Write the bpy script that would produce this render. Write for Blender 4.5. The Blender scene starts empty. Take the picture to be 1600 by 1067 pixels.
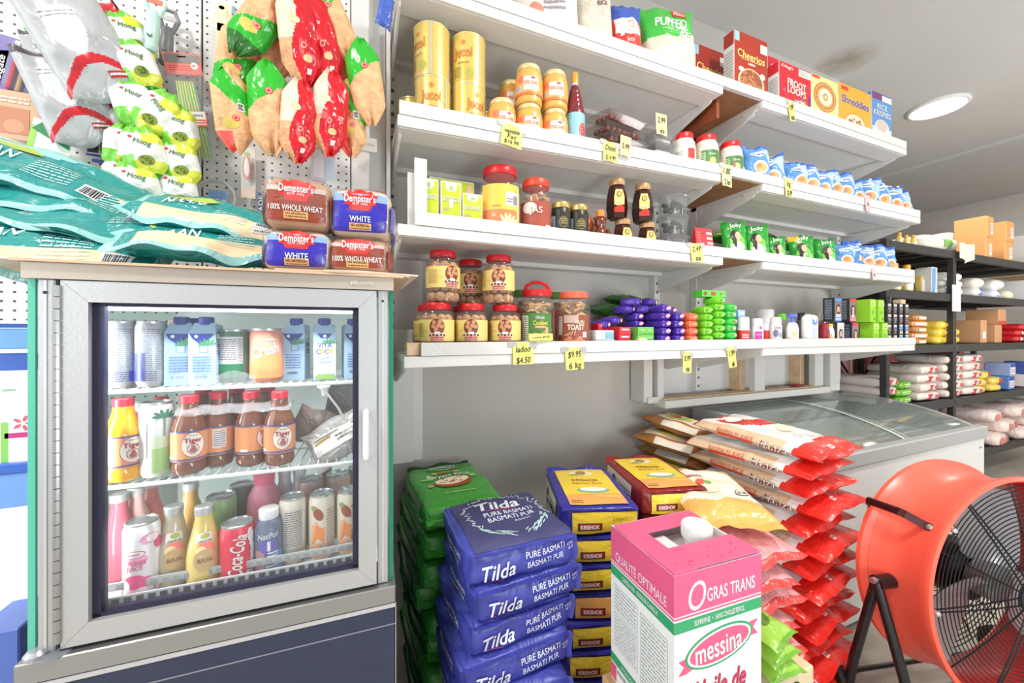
import bpy, math, random
from mathutils import Vector, Matrix, noise as mnoise

# ------------------------------------------------------------------ camera, world, light, exposure
SC = bpy.context.scene
COL = SC.collection
R = math.radians
PI = math.pi
YAW = R(22.48)
CZ = 1.35                                   # camera height above the floor
cam_d = bpy.data.cameras.new('camera'); cam = bpy.data.objects.new('camera', cam_d); COL.objects.link(cam)
cam.location = (0, 0, CZ); cam.rotation_euler = (PI / 2, 0, -YAW)
cam_d.sensor_width = 36.0; cam_d.lens = 600 * 36 / 1600; cam_d.shift_y = -14.5 / 1600
cam_d.clip_start = 0.02
SC.camera = cam
SC.view_settings.view_transform = 'Standard'; SC.view_settings.look = 'None'
SC.view_settings.gamma = 1; SC.view_settings.use_curve_mapping = False
SC.view_settings.exposure = -0.32
SC.cycles.use_denoising = True
SC.cycles.max_bounces = 10; SC.cycles.diffuse_bounces = 5; SC.cycles.transparent_max_bounces = 24
SC.cycles.caustics_reflective = False; SC.cycles.caustics_refractive = False
SC.cycles.sample_clamp_indirect = 6
W = bpy.data.worlds.new('daylight'); SC.world = W; W.use_nodes = True
W.node_tree.nodes['Background'].inputs['Color'].default_value = (0.93, 0.97, 1.0, 1)
W.node_tree.nodes['Background'].inputs['Strength'].default_value = 0.85
# daylight entering through the shop front (left of and behind the camera)
def area(name, loc, target, sx, sy, power, color):
    l = bpy.data.lights.new(name,'AREA'); l.shape = 'RECTANGLE'; l.size = sx; l.size_y = sy; l.energy = power; l.color = color
    o = bpy.data.objects.new(name, l); COL.objects.link(o); o.location = loc
    o.rotation_euler = (Vector(target) - Vector(loc)).to_track_quat('-Z', 'Y').to_euler(); return o
area('shop_front_daylight', (-3.4, -0.6, 1.7), (0.0, 1.2, 1.2), 3.0, 2.2, 90, (0.95, 0.98, 1.0))

# added unseen fill lights that brighten the ceiling and the shelf undersides
area('ceiling_fill', (.9, -.9, 1.0), (1.9, 1.0, 3.0), .9, .9, 34, (.93, .97, 1.0))
area('ceiling_fill', (4.4, -1.1, 1.4), (5.2, 1.2, 3.27), .9, .9, 75, (.98, .97, .95))

# ------------------------------------------------------------------ helpers
def lin(c):
    c = c / 255.0
    return c / 12.92 if c <= 0.04045 else ((c + 0.055) / 1.055) ** 2.4
def rgb(c):
    return (lin(c[0]), lin(c[1]), lin(c[2]), 1)
MATS = {}
def M(c,rough=0.5,metal=0.0,key=None,bump=0.0,bscale=60,var=0.0,vscale=8,coat=0.0,emit=0.0,sub=0.0,spec=0.5):
    """procedural surface: base colour (sRGB 0-255), optional fine relief and colour variation"""
    k = key or (tuple(c), rough, metal, bump, bscale, var, vscale, coat, emit, sub, spec)
    if k in MATS: return MATS[k]
    m = bpy.data.materials.new(key or 'surface'); m.use_nodes = True
    nt = m.node_tree; b = nt.nodes['Principled BSDF']
    b.inputs['Base Color'].default_value = rgb(c); b.inputs['Roughness'].default_value = rough
    b.inputs['Metallic'].default_value = metal; b.inputs['Coat Weight'].default_value = coat
    b.inputs['Specular IOR Level'].default_value = spec
    if sub: b.inputs['Subsurface Weight'].default_value = sub; b.inputs['Subsurface Radius'].default_value = (.01,.008,.006)
    if emit: b.inputs['Emission Color'].default_value = rgb(c); b.inputs['Emission Strength'].default_value = emit
    tc = None
    if bump or var: tc = nt.nodes.new('ShaderNodeTexCoord')
    if bump:
        n = nt.nodes.new('ShaderNodeTexNoise'); n.inputs['Scale'].default_value = bscale; n.inputs['Detail'].default_value = 3
        bp = nt.nodes.new('ShaderNodeBump'); bp.inputs['Strength'].default_value = bump; bp.inputs['Distance'].default_value = 0.01
        nt.links.new(tc.outputs['Object'],n.inputs['Vector']); nt.links.new(n.outputs['Fac'],bp.inputs['Height'])
        if bscale <= 50 and bump >= .12:                       # film: sharp creases instead of soft dents
            n.inputs['Scale'].default_value = bscale*.45; n.inputs['Detail'].default_value = 2; n.inputs['Distortion'].default_value = 1.2
            s_ = nt.nodes.new('ShaderNodeMath'); s_.operation = 'SUBTRACT'; s_.inputs[1].default_value = .5; a_ = nt.nodes.new('ShaderNodeMath'); a_.operation = 'ABSOLUTE'
            c_ = nt.nodes.new('ShaderNodeMath'); c_.operation = 'MINIMUM'; c_.inputs[1].default_value = .16
            nt.links.new(n.outputs['Fac'],s_.inputs[0]); nt.links.new(s_.outputs[0],a_.inputs[0]); nt.links.new(a_.outputs[0],c_.inputs[0]); nt.links.new(c_.outputs[0],bp.inputs['Height']); bp.inputs['Distance'].default_value = .03
        nt.links.new(bp.outputs['Normal'], b.inputs['Normal'])
    if var:
        n2 = nt.nodes.new('ShaderNodeTexNoise'); n2.inputs['Scale'].default_value = vscale; n2.inputs['Detail'].default_value = 5
        r = nt.nodes.new('ShaderNodeValToRGB'); base = rgb(c)
        r.color_ramp.elements[0].position = .3; r.color_ramp.elements[1].position = .7
        r.color_ramp.elements[0].color = tuple(max(0, x * (1 - var)) for x in base[:3]) + (1,)
        r.color_ramp.elements[1].color = tuple(min(1, x * (1 + var)) for x in base[:3]) + (1,)
        nt.links.new(tc.outputs['Object'],n2.inputs['Vector']); nt.links.new(n2.outputs['Fac'],r.inputs['Fac'])
        nt.links.new(r.outputs['Color'], b.inputs['Base Color'])
    MATS[k] = m; return m
def FOIL(c, rough=0.28, bump=0.25, bscale=45):      # crinkled glossy packet film
    return M(c, rough=rough, bump=bump, bscale=bscale, spec=0.6)
def CLEAR(tint=(255,255,255),clear=0.86,rough=0.05,key=None,bump=0.0):   # thin clear plastic or glass wall
    k = ('clear', tint, clear, rough, bump)
    if k in MATS: return MATS[k]
    m = bpy.data.materials.new(key or 'clear_plastic'); m.use_nodes = True; nt = m.node_tree
    nt.nodes.remove(nt.nodes['Principled BSDF']); out = nt.nodes['Material Output']
    t = nt.nodes.new('ShaderNodeBsdfTransparent'); t.inputs['Color'].default_value = rgb(tint)
    g = nt.nodes.new('ShaderNodeBsdfGlossy'); g.inputs['Roughness'].default_value = rough
    d = nt.nodes.new('ShaderNodeBsdfDiffuse'); d.inputs['Color'].default_value = rgb(tint)
    lw = nt.nodes.new('ShaderNodeLayerWeight'); pw = nt.nodes.new('ShaderNodeMath'); pw.operation = 'POWER'; pw.inputs[1].default_value = 4.5
    fr = nt.nodes.new('ShaderNodeMath'); fr.operation = 'MULTIPLY_ADD'; fr.inputs[1].default_value = .75; fr.inputs[2].default_value = .035   # reflects more at a glancing angle
    nt.links.new(lw.outputs['Facing'], pw.inputs[0]); nt.links.new(pw.outputs[0], fr.inputs[0])
    m1 = nt.nodes.new('ShaderNodeMixShader'); m2 = nt.nodes.new('ShaderNodeMixShader')
    m1.inputs[0].default_value = clear
    nt.links.new(d.outputs[0], m1.inputs[1]); nt.links.new(t.outputs[0], m1.inputs[2])
    nt.links.new(fr.outputs[0],m2.inputs[0]); nt.links.new(m1.outputs[0],m2.inputs[1]); nt.links.new(g.outputs[0],m2.inputs[2])
    if bump:
        tc = nt.nodes.new('ShaderNodeTexCoord'); n = nt.nodes.new('ShaderNodeTexNoise'); n.inputs['Scale'].default_value = 40
        bp = nt.nodes.new('ShaderNodeBump'); bp.inputs['Strength'].default_value = bump; bp.inputs['Distance'].default_value = 0.01
        nt.links.new(tc.outputs['Object'],n.inputs['Vector']); nt.links.new(n.outputs['Fac'],bp.inputs['Height'])
        nt.links.new(bp.outputs['Normal'],g.inputs['Normal']); nt.links.new(bp.outputs['Normal'],lw.inputs['Normal'])
    nt.links.new(m2.outputs[0], out.inputs['Surface']); MATS[k] = m; return m

CS, SN = math.cos(YAW), math.sin(YAW)
def fac(u): return 600 * CS - SN * (u - 800)
def XR(u): return (600 * SN + CS * (u - 800)) / fac(u)
def at(u,v,Y): return Vector((Y*XR(u),Y,CZ+Y*(519 - v)/fac(u)))       # point of the place seen at (u,v) on the plane y = Y
def on(u, v, z): Y = (z - CZ) * fac(u) / (519 - v); return Vector((Y * XR(u), Y, z))   # ... on the plane z
def hpx(dv, u, Y): return dv * Y / fac(u)
def wpx(du, u, Y): return du * 600 * Y / fac(u) ** 2

class MB:
    """collects faces of one mesh"""
    def __init__(s): s.v = []; s.f = []; s.m = []; s.mats = []
    def slot(s, m):
        if m not in s.mats: s.mats.append(m)
        return s.mats.index(m)
    def add(s, vs, fs, m):
        o = len(s.v); k = s.slot(m); s.v.extend(tuple(x) for x in vs)
        for f in fs: s.f.append(tuple(i + o for i in f)); s.m.append(k)
        return s
    def box(s, a, b, m, bev=0.0):
        x0, y0, z0 = (min(a[i], b[i]) for i in range(3)); x1, y1, z1 = (max(a[i], b[i]) for i in range(3))
        if not bev:
            vs = [(x, y, z) for z in (z0, z1) for y in (y0, y1) for x in (x0, x1)]
            return s.add(vs,[(0,2,3,1),(4,5,7,6),(0,1,5,4),(2,6,7,3),(0,4,6,2),(1,3,7,5)],m)
        c = ((x0 + x1) / 2, (y0 + y1) / 2, (z0 + z1) / 2); h = ((x1 - x0) / 2, (y1 - y0) / 2, (z1 - z0) / 2)
        e = min(bev, *(q * .98 for q in h)); vs = []; idx = {}
        for sx in (-1, 1):
            for sy in (-1, 1):
                for sz in (-1, 1):
                    for ax in range(3):
                        p = [c[i] + (sx, sy, sz)[i] * (h[i] - (0 if i == ax else e)) for i in range(3)]
                        idx[(sx, sy, sz, ax)] = len(vs); vs.append(tuple(p))
        fs = []
        def quad(l): fs.append(tuple(l))
        for ax in range(3):
            o1, o2 = [i for i in range(3) if i != ax]
            for sg in (-1, 1):
                q = []
                for (p1, p2) in ((-1, -1), (1, -1), (1, 1), (-1, 1)):
                    t = [0, 0, 0]; t[ax] = sg; t[o1] = p1; t[o2] = p2; q.append(idx[tuple(t) + (ax,)])
                if (sg < 0) == (ax != 1): q.reverse()
                quad(q)
        for ax in range(3):                                   # chamfers along axis ax
            o1, o2 = [i for i in range(3) if i != ax]
            for p1 in (-1, 1):
                for p2 in (-1, 1):
                    def g(sv, fa):
                        t = [0, 0, 0]; t[ax] = sv; t[o1] = p1; t[o2] = p2; return idx[tuple(t) + (fa,)]
                    quad([g(-1, o1), g(1, o1), g(1, o2), g(-1, o2)])
        for sx in (-1, 1):
            for sy in (-1, 1):
                for sz in (-1, 1): quad([idx[(sx, sy, sz, a_)] for a_ in range(3)])
        return s.add(vs, fs, m)
    def hexa(s, p, m):                                        # eight corners: four below, four above
        return s.add(p,[(3,2,1,0),(4,5,6,7),(0,1,5,4),(1,2,6,5),(2,3,7,6),(3,0,4,7)],m)
    def lathe(s, prof, m, n=24, c=(0, 0, 0), caps=True, fx=1.0, fy=1.0, mats=None):
        vs = [(c[0]+r*fx*math.cos(2*PI*i/n),c[1]+r*fy*math.sin(2*PI*i/n),c[2]+z) for r,z in prof for i in range(n)]
        for j in range(len(prof) - 1):
            pass
        fs = []; k = len(prof)
        o = len(s.v); s.v.extend(vs)
        for j in range(k - 1):
            mi = s.slot(mats[j] if mats else m)
            for i in range(n):
                s.f.append((o+j*n+i,o+j*n+(i+1) % n,o+(j+1)*n+(i+1) % n,o+(j+1)*n+i)); s.m.append(mi)
        if caps:
            if prof[0][0] > 1e-5: s.f.append(tuple(o+i for i in reversed(range(n)))); s.m.append(s.slot(mats[0] if mats else m))
            if prof[-1][0] > 1e-5: s.f.append(tuple(o+(k - 1)*n+i for i in range(n))); s.m.append(s.slot(mats[-1] if mats else m))
        return s
    def tube(s, pts, r, m, n=8, closed=False):
        pts = [Vector(p) for p in pts]; k = len(pts); rings = []
        up = None
        for i, p in enumerate(pts):
            a = pts[(i - 1) % k] if (closed or i > 0) else p; b = pts[(i+1) % k] if (closed or i < k - 1) else p
            t = (b - a).normalized()
            if up is None: up = t.orthogonal().normalized()
            up = (up - t*up.dot(t)); up = up.normalized() if up.length > 1e-6 else t.orthogonal().normalized()
            w = t.cross(up); rr = r[i] if isinstance(r, (list, tuple)) else r
            rings.append([p+(up*math.cos(2*PI*j/n)+w*math.sin(2*PI*j/n))*rr for j in range(n)])
        vs = [q for ring in rings for q in ring]; fs = []
        for i in range(k if closed else k - 1):
            i2 = (i + 1) % k
            for j in range(n): fs.append((i * n + j, i * n + (j + 1) % n, i2 * n + (j + 1) % n, i2 * n + j))
        if not closed: fs.append(tuple(reversed(range(n)))); fs.append(tuple((k - 1)*n+j for j in range(n)))
        return s.add(vs, fs, m)
    def prism(s,poly,d0,d1,m,ax='y'):                    # outline in the plane across the axis, from d0 to d1
        n = len(poly)
        def P(a, b, d): return (a, d, b) if ax == 'y' else ((d, a, b) if ax == 'x' else (a, b, d))
        vs = [P(a, b, d0) for a, b in poly] + [P(a, b, d1) for a, b in poly]
        fs = [tuple(range(n)),tuple(reversed(range(n,2*n)))]+[(i,i+n,(i+1) % n+n,(i+1) % n) for i in range(n)]
        return s.add(vs, fs, m)
    def grid(s, fn, nu, nv, m, matfn=None):                   # fn(a,b), a,b in 0..1
        o = len(s.v); s.v.extend(tuple(fn(i / nu, j / nv)) for j in range(nv + 1) for i in range(nu + 1))
        for j in range(nv):
            for i in range(nu):
                a = o + j * (nu + 1) + i; s.f.append((a, a + 1, a + nu + 2, a + nu + 1))
                s.m.append(s.slot(matfn((i + .5) / nu, (j + .5) / nv) if matfn else m))
        return s
    # flat print laid on a surface given by mp(x, y, off)
    def rect(s, mp, x0, y0, x1, y1, m, nx=1, ny=1, off=.0006):
        return s.grid(lambda a, b: mp(x0 + (x1 - x0) * a, y0 + (y1 - y0) * b, off), nx, ny, m)
    def disc(s, mp, cx, cy, rx, ry, m, off=.0009, n=18, rot=0.0, rings=2):
        c, q = math.cos(rot), math.sin(rot)
        vs = [mp(cx, cy, off)]
        for k in range(1, rings + 1):
            for i in range(n):
                a = 2 * PI * i / n; x = rx * k / rings * math.cos(a); y = ry * k / rings * math.sin(a)
                vs.append(mp(cx + x * c - y * q, cy + x * q + y * c, off))
        fs = [(0, 1 + i, 1 + (i + 1) % n) for i in range(n)]
        for k in range(rings - 1):
            for i in range(n): fs.append((1+k*n+i,1+k*n+n+i,1+k*n+n+(i+1) % n,1+k*n+(i+1) % n))
        return s.add(vs, fs, m)
    def poly(s, mp, pts, m, off=.0009):
        cx = sum(p[0] for p in pts) / len(pts); cy = sum(p[1] for p in pts) / len(pts); n = len(pts)
        return s.add([mp(cx,cy,off)]+[mp(x,y,off) for x,y in pts],[(0,1+i,1+(i+1) % n) for i in range(n)],m)
    def text(s,mp,t,cx,cy,h,m,off=.0013,bold=0.0,shear=0.0,width=None,rot=0.0,align='c',arc=0.0):
        vs, fs, w = glyphs(t, bold, shear); k = h; kx = (width / w) if width else h
        tw = w * kx; x0 = cx - (tw / 2 if align == 'c' else 0); c, q = math.cos(rot), math.sin(rot); out = []
        for x, y, z in vs:
            px = x0 + x * kx - cx; py = (y - .5) * k
            if arc: py -= arc * (px / (tw / 2)) ** 2
            out.append(mp(cx + px * c - py * q, cy + px * q + py * c, off + z * .00018))
        return s.add(out, fs, m)
    def lines(s,mp,x0,y0,x1,y1,n,m,off=.0012,seed=1,fill=.45,seg=3):   # unreadable small print: rows of short dashes
        rnd = random.Random(seed); dy = (y1 - y0) / n
        for j in range(n):
            y = y0 + dy * (j + .5); x = x0
            while x < x1 - 1e-6:
                L = (x1 - x0) * rnd.uniform(.08, .28); e = min(x1, x + L)
                s.rect(mp,x,y - dy*fill/2,e,y+dy*fill/2,m,max(1,int((e - x)/(x1 - x0)*seg)),1,off); x = e+(x1 - x0)*.03
        return s
    def bars(s, mp, x0, y0, x1, y1, m, seed=3, off=.0016):                    # barcode
        rnd = random.Random(seed); x = x0
        while x < x1:
            w = (x1 - x0)*rnd.uniform(.03,.08); s.rect(mp,x,y0,min(x1,x+w),y1,m,1,1,off); x += w+(x1 - x0)*rnd.uniform(.03,.06)
        return s

FONT_OB = None; GL = {}; GC = {}
def font_mesh(t, bold, shear):
    global FONT_OB
    if FONT_OB is None:
        cu = bpy.data.curves.new('lettering', 'FONT'); cu.resolution_u = 4; cu.fill_mode = 'FRONT'
        FONT_OB = bpy.data.objects.new('lettering', cu); COL.objects.link(FONT_OB)
    cu = FONT_OB.data; cu.body = t; cu.offset = bold; cu.shear = shear
    bpy.context.view_layer.update(); e = FONT_OB.evaluated_get(bpy.context.evaluated_depsgraph_get()); me = e.to_mesh()
    r = ([(v.co.x,v.co.y,0) for v in me.vertices],[tuple(p.vertices) for p in me.polygons]); e.to_mesh_clear(); return r
def glyph(c, bold, shear):                                      # one letter and the step to the next
    k = (c, bold, shear)
    if k not in GC:
        gv, gf = font_mesh(c, 0, shear) if c != ' ' else ([], [])
        if bold >= .02 and gv:                                  # heavier strokes: the letter laid down four times, slightly shifted
            n = len(gv); d = bold*.9; gf = [tuple(i+n*q for i in f) for q in range(4) for f in gf]; gv = [(x+p,y+r,q) for q,(p,r) in enumerate(((-d,0),(d,0),(0,d*.7),(0,-d*.7))) for x,y,_ in gv]
        GC[k] = (gv, gf)
    if c not in GC: GC[c] = max(p[0] for p in font_mesh(c+'I',0,0)[0]) - max(p[0] for p in font_mesh('I',0,0)[0]) if c != ' ' else .3
    return GC[k], GC[c]
def glyphs(t, bold=0.0, shear=0.0):
    k = (t, bold, shear)
    if k in GL: return GL[k]
    vs = []; fs = []; x = 0
    for i, c in enumerate(t):
        (gv, gf), adv = glyph(c, bold, shear); o = len(vs)
        vs += [(a+x,b,q) for a,b,q in gv]; fs += [tuple(q+o for q in f) for f in gf]; x += adv+bold*.8
    xm = min(v[0] for v in vs); xM = max(v[0] for v in vs); H = 0.70
    GL[k] = ([((a - xm) / H, b / H, q) for a, b, q in vs], fs, max(.05, (xM - xm) / H)); return GL[k]

def obj(name, mb, parent=None, loc=(0, 0, 0), rot=None, ang=32, label=None, cat=None, group=None, kind=None):
    me = bpy.data.meshes.new(name); me.from_pydata(mb.v, [], mb.f)
    for m in mb.mats: me.materials.append(m)
    me.polygons.foreach_set('material_index',mb.m); me.polygons.foreach_set('use_smooth',[True]*len(mb.f))
    me.update(); me.set_sharp_from_angle(angle=R(ang))
    return put(name, me, parent, loc, rot, label, cat, group, kind)
def put(name, me, parent=None, loc=(0, 0, 0), rot=None, label=None, cat=None, group=None, kind=None):
    o = bpy.data.objects.new(name, me); COL.objects.link(o); o.location = loc
    if rot is not None: o.rotation_euler = rot
    if parent: o.parent = parent
    tag(o, label, cat, group, kind); return o
def tag(o, label=None, cat=None, group=None, kind=None):
    if label: o['label'] = label
    if cat: o['category'] = cat
    if group: o['group'] = group
    if kind: o['kind'] = kind
    return o
def thing(name, label, cat, loc=(0, 0, 0), rot=(0, 0, 0), group=None):
    o = bpy.data.objects.new(name, None); COL.objects.link(o); o.location = loc; o.empty_display_size = .02
    o.rotation_euler = rot if isinstance(rot, (tuple, list)) else (0, 0, rot)
    return tag(o, label, cat, group)
def copy_of(src, loc, rot=(0, 0, 0), label=None, group=None, scale=None):
    r = src.copy(); COL.objects.link(r); r.location = loc
    r.rotation_euler = rot if isinstance(rot, (tuple, list)) else (0, 0, rot)
    if label: r['label'] = label
    if group: r['group'] = group
    if scale is not None: r.scale = scale if isinstance(scale, (tuple, list)) else (scale,) * 3
    for ch in list(src.children):
        c = ch.copy(); COL.objects.link(c); c.parent = r
        for g in list(ch.children):
            d = g.copy(); COL.objects.link(d); d.parent = c
    return r
USED = {}
def place(key, maker, loc, rot=(0, 0, 0), label=None, group=None, scale=None):
    """the first of a kind is the built one, every later one is a copy with copies of its parts"""
    rot = rot if isinstance(rot, (tuple, list)) else (0, 0, rot)
    if key not in USED:
        o = USED[key] = maker(); o.location = loc; o.rotation_euler = rot
        if label: o['label'] = label
        if group: o['group'] = group
        if scale is not None: o.scale = scale if isinstance(scale, (tuple, list)) else (scale,) * 3
        return o
    return copy_of(USED[key], loc, rot, label, group, scale)
def struct(name, mb, ang=32, label=None):
    return obj(name, mb, ang=ang, kind='structure', label=label)

# surfaces that print is laid on
def plane(o, ex, ey):
    o = Vector(o); ex = Vector(ex).normalized(); ey = Vector(ey).normalized(); n = ex.cross(ey)
    return lambda x, y, off=0: o + ex * x + ey * y + n * off
def front(y, x0=0.0, z0=0.0): return plane((x0, y, z0), (1, 0, 0), (0, 0, 1))
def cyl(r,z0=0.0,a0=-PI/2,c=(0,0)):                       # x runs round the front of an upright cylinder
    return lambda x,y,off=0: Vector((c[0]+(r+off)*math.cos(a0+x/r),c[1]+(r+off)*math.sin(a0+x/r),z0+y))
def brickmap(w, d, h, r=.02, bulge=.006, amp=.003, seed=0.0, fr=9.0, taper=0.0):
    """rounded, slightly lumpy cushion of a filled bag: maps a point of the plain box to the bag's skin"""
    def f(x, y, z):
        c = Vector((x, y, z - h / 2)); H = (w / 2, d / 2, h / 2)
        rr = min(r, h / 2 * .98)
        q = Vector([max(-(H[i] - rr), min(H[i] - rr, c[i])) for i in range(3)]); n = c - q
        n = n.normalized() if n.length > 1e-7 else Vector((0, 0, 1))
        p = q + n * rr
        a, b, g = x / (w / 2), y / (d / 2), (z - h / 2) / (h / 2)
        e = lambda t: max(0, 1 - t * t)
        p += n * (bulge * (e(a) * e(b) * abs(n.z) + e(a) * e(g) * abs(n.y) + e(b) * e(g) * abs(n.x)))
        p += n * amp * mnoise.noise(Vector((x * fr + seed, y * fr + seed * 1.7, z * fr * 1.6)))
        return Vector((p.x, p.y, p.z + h / 2)), n
    return f
def brick(mb, w, d, h, m, f, n=(9, 9, 4)):
    nx, ny, nz = n
    def g(a): return -1 + 2 * a
    mb.grid(lambda a, b: f(g(a) * w / 2, g(b) * d / 2, h)[0], nx, ny, m)
    mb.grid(lambda a, b: f(g(1 - a) * w / 2, g(b) * d / 2, 0)[0], nx, ny, m)
    mb.grid(lambda a, b: f(g(a) * w / 2, -d / 2, b * h)[0], nx, nz, m)
    mb.grid(lambda a, b: f(g(1 - a) * w / 2, d / 2, b * h)[0], nx, nz, m)
    mb.grid(lambda a, b: f(-w / 2, g(1 - a) * d / 2, b * h)[0], ny, nz, m)
    mb.grid(lambda a, b: f(w / 2, g(a) * d / 2, b * h)[0], ny, nz, m)
    return mb
def on_top(f, h):
    def mp(x, y, off=0): p, n = f(x, y, h); return p + n * (off + .002)
    return mp
def on_front(f, d):
    def mp(x, z, off=0): p, n = f(x, -d / 2, z); return p + n * (off + .002)
    return mp
def on_left(f, w):
    def mp(x, z, off=0): p, n = f(-w / 2, -x, z); return p + n * (off + .002)     # x runs towards the front
    return mp
def on_right(f, w):
    def mp(x, z, off=0): p, n = f(w / 2, x, z); return p + n * (off + .002)
    return mp
def pillowmap(w, h, t, seed=0.0, pinch=.10, wr=.004, sag=0.0, pw=2.4):
    """soft pouch standing in the xz plane, thick along y; returns skin(a,b,side) with a,b in -1..1"""
    rnd = random.Random(int(seed * 97) + 5); ph = [rnd.uniform(0, 6) for _ in range(6)]
    def f(a, b, side):
        A = min(1, abs(a)); B = min(1, abs(b))
        th = t / 2 * (max(0, 1 - B ** pw)) ** .65 * (max(0, 1 - A ** 2.6)) ** .55
        if sag: th *= 1 - sag * b
        x = a * w / 2 * (1 - pinch * (1 - b * b)); z = b * h / 2
        e = B ** 3
        y = side * th + wr * e * math.sin(5 * a + ph[0]) + wr * .6 * e * math.sin(11 * a + ph[1])
        nn = mnoise.noise(Vector((a * 2.1 + seed, b * 2.6 + side, seed * 1.3)))
        y += side * th * .28 * nn
        y += side * wr * .5 * (1 - e) * math.sin(9 * b + 4 * a + ph[2]) * (th / (t / 2))
        z += wr * .8 * math.sin(4 * a + ph[3]) * e
        return Vector((x, y, z))
    return f
def pillow(mb, f, m, nu=10, nv=14, matfn=None, back=None):
    for side in (-1, 1):
        mf = matfn if (side < 0 or back is None) else back
        mb.grid(lambda a, b: f((2 * a - 1) * -side, 2 * b - 1, side), nu, nv, m,
                (lambda a, b, mf=mf, side=side: mf((2 * a - 1) * -side, 2 * b - 1)) if mf else None)
    return mb
def on_pillow(f, w, h, side=-1):
    def mp(x, z, off=0):
        p = f(max(-1,min(1,x/(w/2))),max(-1,min(1,z/(h/2))),side); return p+Vector((0,side*(off+.0012),0))
    return mp
ORD = ['first','second','third','fourth','fifth','sixth','seventh','eighth','ninth','tenth','eleventh','twelfth',
       'thirteenth','fourteenth','fifteenth','sixteenth','seventeenth','eighteenth','nineteenth','twentieth']
WHITE = M((230,230,228),.45); BLACK = M((22,22,24),.4); INK = M((40,40,44),.6); PAPER = M((240,239,233),.7)
RED = M((205, 30, 36), .35)
# ------------------------------------------------------------------ the room
CEIL = 3.27; WY = 1.75; X_END = 3.42
WALLM = M((203, 199, 193), .8, var=.04, vscale=2.0, bump=.05, bscale=30)
CEILM = M((200, 199, 197), .85, var=.03, vscale=1.5)
m = MB(); m.box((-4,-1.7,-.1),(9,4.6,0),M((186,178,165),.55,var=.14,vscale=3.0,bump=.05,bscale=25)); struct('floor',m)
m = MB(); m.box((-4,-1.7,CEIL),(6.0,4.6,CEIL+.1),CEILM); m.box((6.0,-1.7,CEIL - .03),(9,4.6,CEIL+.1),CEILM); struct('ceiling',m)
m = MB(); m.box((-4, WY, 0), (X_END, WY + .13, CEIL), WALLM); struct('wall_back', m)
m = MB(); m.box((X_END - .13, WY + .13, 0), (X_END, 4.5, CEIL), WALLM); struct('wall_side', m)
m = MB(); m.box((X_END, 4.5, 0), (8.5, 4.6, CEIL), WALLM); struct('wall_far', m)
m = MB(); m.box((8.4, -1.7, 0), (8.5, 4.5, CEIL), WALLM); struct('wall_right', m)
# brown water stain where the ceiling meets the end of the back wall
m = MB()
cs = on(1318, 97, CEIL - .002)
def stain_mat():
    mt = bpy.data.materials.new('water_stain'); mt.use_nodes = True; nt = mt.node_tree
    b = nt.nodes['Principled BSDF']; b.inputs['Base Color'].default_value = rgb((168,152,128)); b.inputs['Roughness'].default_value = .9
    tc = nt.nodes.new('ShaderNodeTexCoord'); n = nt.nodes.new('ShaderNodeTexNoise'); n.inputs['Scale'].default_value = 9; n.inputs['Detail'].default_value = 4
    g = nt.nodes.new('ShaderNodeTexGradient'); g.gradient_type = 'SPHERICAL'
    mp = nt.nodes.new('ShaderNodeMapping'); mp.inputs['Scale'].default_value = (4.8, 4.8, 4.8)
    mu = nt.nodes.new('ShaderNodeMath'); mu.operation = 'MULTIPLY'; tr = nt.nodes.new('ShaderNodeBsdfTransparent'); mx = nt.nodes.new('ShaderNodeMixShader')
    nt.links.new(tc.outputs['Object'],mp.inputs[0]); nt.links.new(mp.outputs[0],g.inputs[0]); nt.links.new(tc.outputs['Object'],n.inputs['Vector'])
    nt.links.new(g.outputs['Fac'], mu.inputs[0]); nt.links.new(n.outputs['Fac'], mu.inputs[1])
    nt.links.new(mu.outputs[0],mx.inputs[0]); nt.links.new(tr.outputs[0],mx.inputs[1]); nt.links.new(b.outputs[0],mx.inputs[2])
    nt.links.new(mx.outputs[0], nt.nodes['Material Output'].inputs['Surface']); return mt
m.disc(lambda x, y, off=0: Vector((x, y, 0)), 0, 0, .22, .22, stain_mat(), rings=1)
obj('trim_1', m, loc=(cs.x, cs.y, CEIL - .002), kind='structure')

# ceiling lamps: round flat LED discs (one in view, the others along the same rows)
def make_lamp():
    t = thing('ceiling_lamp', 'round white flush ceiling lamp, lit', 'lamp')
    a = MB(); a.lathe([(.19,0),(.19,-.012),(.178,-.02),(.168,-.02)],WHITE,40,caps=False); obj('rim',a,t)
    a = MB(); a.lathe([(.001,-.019),(.168,-.019)],M((255,252,244),.5,emit=6.0),40,caps=False); obj('diffuser',a,t)
    return t
L0 = on(1465, 167, CEIL)
lamps = [(L0.x,L0.y),(L0.x - 3.2,L0.y - 1.6),(L0.x,L0.y - 2.6),(L0.x+2.6,L0.y),(L0.x+2.6,L0.y - 2.6),(L0.x - 6.0,L0.y - 1.6)]
for i, (x, y) in enumerate(lamps):
    o = place('lamp',make_lamp,(x,y,CEIL),label='round white flush ceiling lamp, lit, above the right end of the shelves' if i == 0 else 'round white flush ceiling lamp outside the view, %s further along' % ORD[i],group='ceiling lamps')
    l = bpy.data.lights.new('lamp_light','AREA'); l.shape = 'DISK'; l.size = .34; l.energy = 30; l.color = (1.0,.95,.87)
    lo = bpy.data.objects.new('lamp_light',l); COL.objects.link(lo); lo.location = (0,0,-.03); lo.parent = o

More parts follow.
